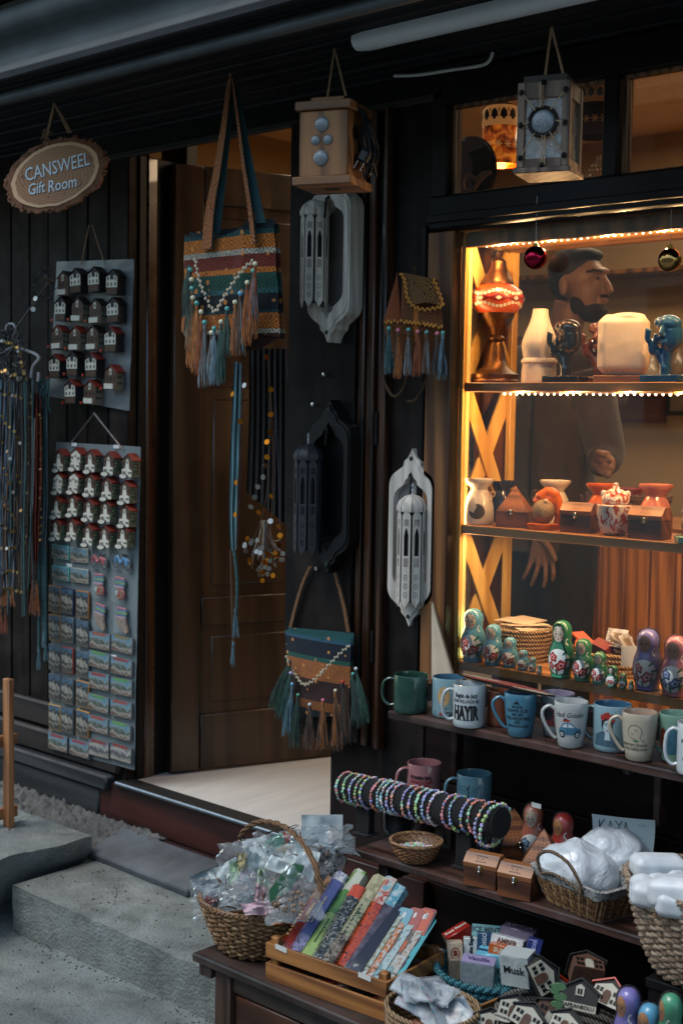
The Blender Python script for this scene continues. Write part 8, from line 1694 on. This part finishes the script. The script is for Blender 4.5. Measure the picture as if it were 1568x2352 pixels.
for x, yt, w, bc, fcx, lb, rz in ((1444, 2272, 70, '#7468a8', '#a4744c', 'lilac nesting doll in glossy wrap at the bottom right', -40), (1492, 2308, 70, '#4a90b0', '#a4744c', 'sky blue nesting doll in glossy wrap at the bottom right edge', -30), (1541, 2285, 68, '#3f8c66', '#a4744c', 'emerald nesting doll in glossy wrap furthest right', -60)):
    Y = -.56; p = P(x, yt, Y); K = px(p); doll(Vector((p.x, Y, p.z - .15)), .152, w / K, bc, bc, '#8c2c2c', fcx, lb, None, rz, False, True)
t = thing('dark_tray', 'dark tray under the wrapped dolls at the bottom right', 'tray', (-1.45, -.6, ZT)); m = MB(); m.bb((-.2, -.12, .002), (.25, .12, .02), M_tab, .003); m.build('tray', t)
# more paper headers poking out of the wicker basket and the grey basket's darker pieces
bc = [o for o in bpy.data.objects if o.name == 'wicker_basket'][0].location
for i, (x, y, dy, w, h, rz, lb) in enumerate(((620, 1975, .02, .10, .05, 10, 'white folded paper wrapper lying across the middle of the wicker basket'), (515, 2010, .0, .07, .06, -30, 'white paper wrapper standing at the left of the wicker basket'), (700, 1985, .01, .055, .075, 14, 'white card header standing at the right of the basket handle'), (600, 2085, -.1, .08, .03, -4, 'pale pink wrapper at the front rim of the wicker basket'))):
    p = P(x, y, bc.y + dy); t = thing('paper_wrapper', lb, 'wrapper', p); t.rotation_euler = (radians(-30), radians(rz), FACE(p, rn(-15, 15))); m = MB(); pm_ = paint('#b8c2c2' if i < 3 else '#b89aa4', .55, .06, 14, .2, 'wrapper_paper_%d' % (i > 2))
    m.grid(lambda u, v: Vector(((u - .5) * w * (1 + .25 * v), .018 * noise.noise(Vector((u * 3, v * 3, i * 3.0))) + .006 * abs(sin(u * 9 + i)), (v - .5) * h)), 16, 12, pm_, True); m.grid(lambda u, v: Vector(((u - .5) * w * (1 + .25 * v), .0012 + .018 * noise.noise(Vector((u * 3, v * 3, i * 3.0))) + .006 * abs(sin(u * 9 + i)), (v - .5) * h)), 16, 12, pm_); m.build('paper', t)

# ================================================================== inside the shop
def tuberad(m, pts, rs, mat, seg=12): m.tube(catm(pts, 5), [rs[min(int(i / 5), len(rs) - 1)] + (rs[min(int(i / 5) + 1, len(rs) - 1)] - rs[min(int(i / 5), len(rs) - 1)]) * (i % 5) / 5 for i in range((len(pts) - 1) * 5 + 1)], mat, seg)
YP = .90
skin = paint('#80604c', .5, .12, 30, .15, 'skin', sss=.1); jac = paint('#3a3029', .9, .2, 24, .6, 'fleece_jacket', sheen=.2); trs = paint('#15161a', .85, .2, 30, .3, 'dark_trousers'); hairm = paint('#14110f', .7, .3, 120, .6, 'dark_hair')
hc = P(1333, 668, YP); man = thing('person', 'man in a dark fleece jacket seen in profile behind the display shelves', 'person', (hc.x, YP, 0)); K = px(hc)
def L_(x, y, dy=0): return P(x, y, YP + dy)
m = WM(man); F = lambda *q: m.sph(*q)
# head looking towards +X, face profile
hx0 = hc + Vector((-.005, 0, .015))
F(hx0 + Vector((-.008, 0, .034)), (.088, .070, .080), skin, 24, 16); F(hx0 + Vector((.03, 0, -.02)), (.062, .062, .075), skin, 20, 14); F(hx0 + Vector((.045, 0, -.075)), (.045, .045, .04), skin, 16, 12)
m.tube([hx0 + Vector((.085, 0, .03)), hx0 + Vector((.108, 0, -.005)), hx0 + Vector((.116, 0, -.018)), hx0 + Vector((.098, 0, -.026))], [.010, .012, .013, .010], skin, 10)
F(hx0 + Vector((.078, 0, .045)), (.022, .05, .014), skin, 12, 8); F(hx0 + Vector((.092, 0, -.046)), (.012, .024, .007), skin, 10, 6); F(hx0 + Vector((.090, 0, -.058)), (.011, .022, .007), skin, 10, 6); F(hx0 + Vector((.078, 0, -.09)), (.022, .026, .02), skin, 12, 8)
F(hx0 + Vector((-.012, -.078, -.005)), (.018, .01, .033), skin, 12, 8); F(hx0 + Vector((-.012, .078, -.005)), (.018, .01, .033), skin, 12, 8)
tuberad(m, [hx0 + Vector((-.03, 0, -.05)), hx0 + Vector((-.045, 0, -.13)), hx0 + Vector((-.06, 0, -.2))], [.055, .056, .07], skin, 16)
ch = L_(1262, 960)
# trunk, arms and legs
tuberad(m, [Vector((ch.x, YP, 1.50)), Vector((ch.x, YP, 1.36)), Vector((ch.x, YP, 1.15)), Vector((ch.x + .0, YP, .98)), Vector((ch.x, YP, .9))], [.075, .125, .13, .125, .13], skin, 20)
sL, eL, wL = Vector((ch.x - .13, YP - .10, 1.44)), Vector((ch.x - .17, YP - .12, 1.14)), L_(1238, 1225, -.16)
sR, eR, wR = Vector((ch.x + .16, YP - .02, 1.43)), Vector((ch.x + .23, YP - .02, 1.17)), L_(1372, 1068, -.1)
tuberad(m, [sL, eL, wL], [.055, .042, .029], skin); tuberad(m, [sR, eR, wR], [.055, .042, .028], skin)
for s_ in (-1, 1): tuberad(m, [Vector((ch.x + s_ * .09, YP, .93)), Vector((ch.x + s_ * .10, YP - .02, .5)), Vector((ch.x + s_ * .10, YP, .09))], [.085, .06, .045], skin); F(Vector((ch.x + s_ * .10, YP - .05, .035)), (.045, .12, .035), skin)
def hand(w, tips, thumb, pw, thick=.013):
    kn = []
    for k, (bx, by, mx, my, tx, ty) in enumerate(tips):
        a, b_, d_ = L_(bx, by, -.165), L_(mx, my, -.175), L_(tx, ty, -.165); tuberad(m, [a, b_, d_], [.0098, .0088, .0072], skin, 8); kn.append(a); F(a, .0108, skin, 8, 6)
    for a in kn: m.tube([w, a], [.019, .0112], skin, 10)
    F((w + kn[1]) / 2, (pw, thick, pw * 1.0), skin, 14, 10); tuberad(m, thumb, [.014, .011, .0085], skin, 8)
hand(wL, [(1219, 1290, 1210, 1312, 1200, 1330), (1236, 1297, 1228, 1322, 1218, 1347), (1252, 1298, 1252, 1326, 1247, 1350), (1267, 1290, 1270, 1316, 1268, 1335)], [wL + Vector((.01, -.01, -.01)), L_(1264, 1262, -.19), L_(1276, 1290, -.19)], .034)
hand(wR, [(1372, 1046, 1392, 1040, 1402, 1056), (1384, 1056, 1404, 1054, 1410, 1068), (1388, 1072, 1406, 1072, 1404, 1084), (1384, 1086, 1398, 1090, 1392, 1098)], [wR, L_(1372, 1040, -.17), L_(1388, 1044, -.19)], .03)
o = m.build('body', man); remesh(o, .0048, 3)
m = WM(man); tuberad(m, [Vector((ch.x, YP, 1.545)), Vector((ch.x, YP, 1.5)), Vector((ch.x, YP, 1.38)), Vector((ch.x, YP, 1.15)), Vector((ch.x, YP, .90)), Vector((ch.x, YP, .84))], [.078, .12, .155, .155, .16, .158], jac, 24)
F(Vector((ch.x + .0, YP, 1.46)), (.2, .11, .08), jac, 20, 12)
for a, b_, w_, q in ((sL, eL, wL, .0), (sR, eR, wR, 0)): e_ = b_.lerp(w_, .82); tuberad(m, [a, a.lerp(b_, .5) + Vector((0, 0, 0)), b_, e_], [.078, .07, .064, .046], jac, 14)
for k in range(40): z = rn(.9, 1.45); a = rn(-2.6, -.5); p0 = Vector((ch.x + .15 * cos(a), YP + .15 * sin(a), z)); m.tube([p0, p0 + Vector((rn(-.05, .05), 0, rn(-.07, .07)))], .012, jac, 6)
o = m.build('jacket', man); remesh(o, .009, 3)
m = WM(man); m.tube([Vector((ch.x + .05, YP - .162, .86)), Vector((ch.x + .045, YP - .165, 1.1)), Vector((ch.x + .04, YP - .152, 1.42))], .005, M_black, 6); m.build('zip', man)
m = WM(man)
for s_ in (-1, 1): tuberad(m, [Vector((ch.x + s_ * .075, YP, .9)), Vector((ch.x + s_ * .10, YP - .02, .5)), Vector((ch.x + s_ * .10, YP, .08))], [.115, .085, .07], trs, 16)
o = m.build('trousers', man); remesh(o, .010, 3)
m = WM(man); F(hx0 + Vector((-.024, 0, .056)), (.090, .077, .076), hairm, 24, 16); F(hx0 + Vector((-.058, 0, .016)), (.046, .066, .058), hairm, 20, 14); F(hx0 + Vector((.028, 0, .098)), (.048, .056, .024), hairm, 14, 8)
for k in range(0): a, b_ = rn(0, 2 * pi), rn(.1, 1.4); d = Vector((cos(a) * cos(b_), sin(a) * cos(b_), sin(b_))); q = hx0 + Vector((-.024, 0, .055)) + Vector((d.x * .096, d.y * .082, d.z * .08)); m.sph(q, (.016, .012, .010), hairm, 6, 4)
o = m.build('hair', man); remesh(o, .0055, 1)
m = WM(man); bd_ = paint('#1c1410', .85, .4, 160, .8, 'beard')
F(hx0 + Vector((.052, 0, -.084)), (.050, .049, .036), bd_, 20, 12); F(hx0 + Vector((.022, -.048, -.06)), (.026, .014, .034), bd_, 14, 8); F(hx0 + Vector((.096, 0, -.036)), (.012, .028, .006), bd_, 12, 6); o = m.build('beard', man); remesh(o, .004, 1)
m = WM(man)
F(hx0 + Vector((.085, -.034, .018)), (.008, .007, .0045), skin, 8, 6); F(hx0 + Vector((.091, -.036, .018)), (.004, .005, .005), M_black, 8, 6); m.build('eye', man)
m = WM(man); m.tube([hx0 + Vector((.060, -.058, .038)), hx0 + Vector((.082, -.045, .044)), hx0 + Vector((.096, -.022, .042))], .0045, hairm, 6); m.build('eyebrow', man)

M_burnt2 = wood('#d89048', '#8a5424', 'z', 7, .45, .3, 'scorched_plank')
# counter, shelves and goods at the back
x0, x1 = XA(1330, 1.05, .8), XA(1562, 1.05, .8); t = thing('counter', 'counter front of scorched orange pine planks behind the shelves', 'counter', (x0, 1.05, 0))
m = WM(t); xx = x0; k = 0
while xx < x1: w = .092; m.bb((xx, 1.05, 0), (min(xx + w - .009, x1), 1.075 + .003 * (int(xx * 50) % 2), .905), M_burnt2, .002); xx += w
m.build('plank_front', t); m = WM(t); m.bb((x0 - .01, 1.03, .905), (x1 + 1.2, 1.5, .93), M_pinex, .003); m.bb((x1, 1.06, 0), (x1 + 1.2, 1.08, .904), M_pined); m.build('top', t)

t = thing('back_shelf', 'long shelf on the back wall carrying vases and jars', 'shelf', (-3.5, 2.3, 1.35)); m = WM(t); m.bb((-4.4, 2.38, 1.42), (-1.5, 2.6, 1.44), M_pined, .002); m.bb((-4.4, 2.38, 1.92), (-1.5, 2.6, 1.94), M_pined, .002); m.build('board', t)
Yb = 2.46
def vase(x, z, h, r, col, label, nm='vase', seed=0):
    t = thing(nm, label, nm, (XA(x, Yb, z), Yb, z)); m = MB(); random.seed(seed + 50); q = [rn(.5, 1) for _ in range(6)]
    m.lathe([(.0003, 0), (r * .7, 0), (r * q[0], h * .15), (r, h * .35), (r * q[1], h * .55), (r * .35 * q[2], h * .75), (r * .5 * q[3], h * .92), (r * .45, h)], paint(col, .3, .2, 20, .1, 'vase_' + col.strip('#'), coat=.3), 20); m.build('body', t)
for i, (x, h, r, col, lb) in enumerate(((1192, .22, .05, '#5a4638', 'brown jug on the back shelf left of the man'), (1222, .18, .04, '#3c4650', 'slate vase on the back shelf beside the brown jug'), (1430, .2, .05, '#8a8078', 'pale glass jar on the back shelf behind the blue figure'), (1462, .24, .045, '#4a3c34', 'tall dark vase on the back shelf right of the pale jar'), (1495, .16, .05, '#9a8c7c', 'cream bowl vase on the back shelf'), (1530, .26, .04, '#2c2622', 'slender black candlestick on the back shelf'), (1556, .2, .05, '#6c5a4a', 'tan vase on the back shelf at the right frame edge'))): vase(x, 1.441, h, r, col, lb, 'vase', i)
for i, (x0_, y0_, x1_, y1_, col, inn, lb) in enumerate(((1402, 905, 1527, 972, '#5a2c1c', '#6e4430', 'brown framed certificate on the back wall under the shelf'), (1533, 890, 1600, 955, '#2c3430', '#8a7c68', 'dark framed notice at the right of the back wall'), (1370, 920, 1398, 1060, '#a08464', '#a89070', 'long paper notice hanging beside the certificate'))):
    a, b_ = P(x0_, y0_, 2.57), P(x1_, y1_, 2.57); t = thing('framed_notice', lb, 'notice', (a + b_) / 2); w, h = (b_.x - a.x) / 2, (a.z - b_.z) / 2; m = MB(); m.bb((-w, -.01, -h), (w, .01, h), paint(col, .5, .1, 20, 0, 'frame_' + col.strip('#')), .002); m.build('frame', t); m = MB(); m.bb((-w + .02, -.013, -h + .02), (w - .02, -.0105, h - .02), paint(inn, .8, .1, 40, 0, 'notice_paper')); m.build('sheet', t)
a = P(1480, 1112, 1.2); t = thing('wicker_tray', 'pale wicker basket on the counter behind the shelves', 'basket', (a.x, 1.2, .931)); m = MB(); weave(m, .06, .09, .005, .09, 28, 10, .005, WK, .004); m.build('weave', t); 
a = P(1420, 1076, 1.2); t = thing('red_box', 'small red box on the counter beside the man', 'box', (a.x, 1.25, .931)); m = MB(); m.bb((-.05, -.04, 0), (.05, .04, .11), paint('#8c1c12', .5, .1, 20, .1, 'red_card'), .004); m.build('box', t)
# lit lantern and dark lantern behind the transom
def hanglamp(x, y0, y1, Y, w, lit, label):
    a, b_ = P(x, y0, Y), P(x, y1, Y); h = a.z - b_.z; t = thing('bead_lantern', label, 'lantern', (a.x, Y, b_.z)); r = w / 2 / px(a)
    dk = paint('#1a120c', .5, .2, 60, .1, 'black_beads'); gd = paint('#c89c5c', .4, .2, 60, .1, 'gold_beads' if lit else 'gold_beads_dark')
    if lit: gd.node_tree.nodes['Principled BSDF'].inputs['Emission Color'].default_value = (1, .42, .12, 1); gd.node_tree.nodes['Principled BSDF'].inputs['Emission Strength'].default_value = .12
    mm, n, b = nodes('amber_glow' if lit else 'amber_dark'); setp(b, rough=.2, coat=.4); v = coord(n); q = noi(n, v, 26, 4, .8); cr = ramp(n, q.outputs[0], [(.35, (.05, .008, .001)), (.5, (.5, .08, .005)), (.65, (1, .30, .03))]); n.links.new(cr, b.inputs['Base Color']); n.links.new(cr, b.inputs['Emission Color']); b.inputs['Emission Strength'].default_value = .24 if lit else .02
    m = MB(); m.lathe([(r * .95, 0), (r, h * .06), (r, h * .60), (r * .98, h * .62)], mm if lit else dk, 30); m.build('shade', t); m = MB(); m.lathe([(r, h * .60), (r * 1.03, h * .62), (r * 1.03, h * .68), (r * 1.0, h * .69), (r * 1.0, h * .86), (r * .8, h * .93), (r * .35, h), (.0003, h)], [gd, gd, gd, dk, gd, dk, gd], 30)
    fn = lambda z: (lambda u, v: (1.02 * r * sin(u / r), -1.02 * r * cos(u / r), v))
    for k in range(-6, 7):
        u = k * r * .5
        for s_ in (-1, 1): m.decal('line', gd, fn(0), p=[(u + s_ * .006 * q_ - s_ * .001, h * .775 + .018 * (q_ - .5) * 2) for q_ in (0, .25, .5, .75, 1)], w=.004); m.decal('disc', gd, fn(0), at=(u + s_ * .006, h * .775 + .013), r=.004, n=8, rings=1); m.decal('disc', gd, fn(0), at=(u + s_ * .006, h * .775 - .013), r=.004, n=8, rings=1)
        for a_ in (0, 60, 120): m.decal('line', gd if lit else gd, fn(0), p=[(u - .011 * cos(radians(a_)), h * .30 - .011 * sin(radians(a_))), (u + .011 * cos(radians(a_)), h * .30 + .011 * sin(radians(a_)))], w=.0035)
    m.build('beadwork', t); m = MB(); m.tube([(0, 0, h), (0, 0, 2.5 - b_.z)], .003, M_black, 6); m.build('cord', t)
    return t
t = hanglamp(1152, 236, 380, .5, 86, True, 'glowing amber beaded lantern behind the small left transom pane')
l = bpy.data.lights.new('lantern_light', 'POINT'); l.energy = 1.5; l.color = (1, .5, .16); l.shadow_soft_size = .03; o = bpy.data.objects.new('lantern_light', l); COL.objects.link(o); o.parent = t; o.location = (0, 0, .06)
hanglamp(1370, 190, 316, .5, 80, False, 'unlit black beaded lantern behind the transom, right of the frame lantern')
p = P(1085, 412, .12); t = thing('coiled_rope', 'thick golden rope loop lying behind the left transom pane', 'rope', p); m = MB(); m.tube(catm([(-.03, 0, -.03), (-.035, 0, .0), (-.015, 0, .014), (.01, 0, .0), (.035, 0, .012), (.06, 0, .012)], 6), .006, M_rope, 8); m.tube(catm([(-.03, 0, -.03), (.0, 0, -.028), (.02, 0, -.008), (.05, 0, .012)], 6), .006, M_rope, 8); m.build('rope', t)
p = P(1075, 395, .35); t = thing('round_mirror', 'dark round mirror edge behind the left transom pane', 'mirror', p); m = MB(); m.M = R('X', 90); m.lathe([(.0003, 0), (.095, 0), (.1, .006), (.105, 0), (.1, -.006)], paint('#1c2422', .12, .1, 20, 0, 'dark_glass', coat=.5), 40); m.build('disc', t)
m = MB(); pearl = paint('#d8b070', .25, .1, 30, 0, 'pearl', coat=.5)
for k, (x, y) in enumerate(((1344, 415), (1350, 405), (1356, 392), (1362, 382), (1370, 374), (1378, 366), (1384, 362), (1384, 372), (1377, 378), (1383, 388), (1382, 400), (1381, 414), (1366, 392), (1350, 418), (1374, 364))): m.sph(P(x, y, .14) - P(1365, 392, .14), .0068, pearl, 10, 7)
o = m.build('pearl_string'); o.location = P(1365, 392, .14); props(o, 'string of golden pearls behind the transom at its right end', 'necklace')
t = thing('transom_ledge', 'wooden ledge inside the transom with clutter on it', 'ledge', (-1.8, .06, 1.86)); m = WM(t); m.bb((-2.28, .05, 1.80), (-1.25, .3, 1.876), M_pinex, .002); m.build('board', t)
# grey cloth beside the window post
t = thing('folded_canvas', 'pale folded canvas leaning between the window post and the mugs', 'cloth', P(1010, 1500, -.06)); m = WM(t); cv = paint('#a89a86', .85, .08, 12, .5, 'canvas')
tri = [P(990, 1380, -.028), P(1044, 1552, -.10), P(990, 1560, -.10)]
m.grid(lambda u, v: tri[0] * (1 - v) + (tri[2] * (1 - u) + tri[1] * u) * v + Vector((0, -.010 * sin(u * 7) * v, 0)), 16, 20, cv, True); m.grid(lambda u, v: tri[0] * (1 - v) + (tri[2] * (1 - u) + tri[1] * u) * v + Vector((0, .006 - .010 * sin(u * 7) * v, 0)), 16, 20, cv); m.build('cloth', t)
# pine display stand at the left frame edge
p = PZ(12, 1900, -.115); t = thing('pine_stand', 'pale pine display stand cut by the left frame edge', 'stand', (p.x, p.y, -.115)); q1, q2 = PZ(14, 1902, -.115), None
pn = wood('#b27c50', '#7a4c2c', 'z', 7, .5, .3, 'stand_pine'); pnx = wood('#b27c50', '#7a4c2c', 'y', 7, .5, .3, 'stand_rail')
zt = P(14, 1560, p.y).z; m = WM(t); m.bb((p.x - .012, p.y - .0, -.115), (p.x + .024, p.y + .022, zt), pn, .002); m.build('leg', t); m = WM(t); m.bb((p.x - .012, p.y + .32, -.115), (p.x + .024, p.y + .345, zt), pn, .002) if 0 else None
for y_ in (1705, 1872):
    z = P(14, y_, p.y).z; m = WM(t); m.bb((p.x - .035, p.y - .25, z - .02), (p.x - .0125, p.y + .06, z + .016), pnx, .002); m.build('rail', t)
m = WM(t); m.bb((p.x - .012, p.y - .35, -.115), (p.x + .024, p.y - .325, zt), pn, .002); m.build('leg', t)

# ------------------------------------------------------------------ lamps inside the shop
def lamp(name, kind, loc, e, col, size=.1, rot=None):
    l = bpy.data.lights.new(name, kind); l.energy = e; l.color = col
    if kind == 'AREA': l.shape = 'RECTANGLE'; l.size = size[0]; l.size_y = size[1]
    else: l.shadow_soft_size = size
    o = bpy.data.objects.new(name, l); COL.objects.link(o); o.location = loc
    if rot: o.rotation_euler = rot
    return o
lamp('ceiling_lamp', 'AREA', (-2.2, 1.6, 2.5), 17, (1, .72, .44), (1.6, .4))
lamp('ceiling_lamp', 'AREA', (-3.3, .9, 2.5), 3.2, (1, .74, .48), (.5, .3))
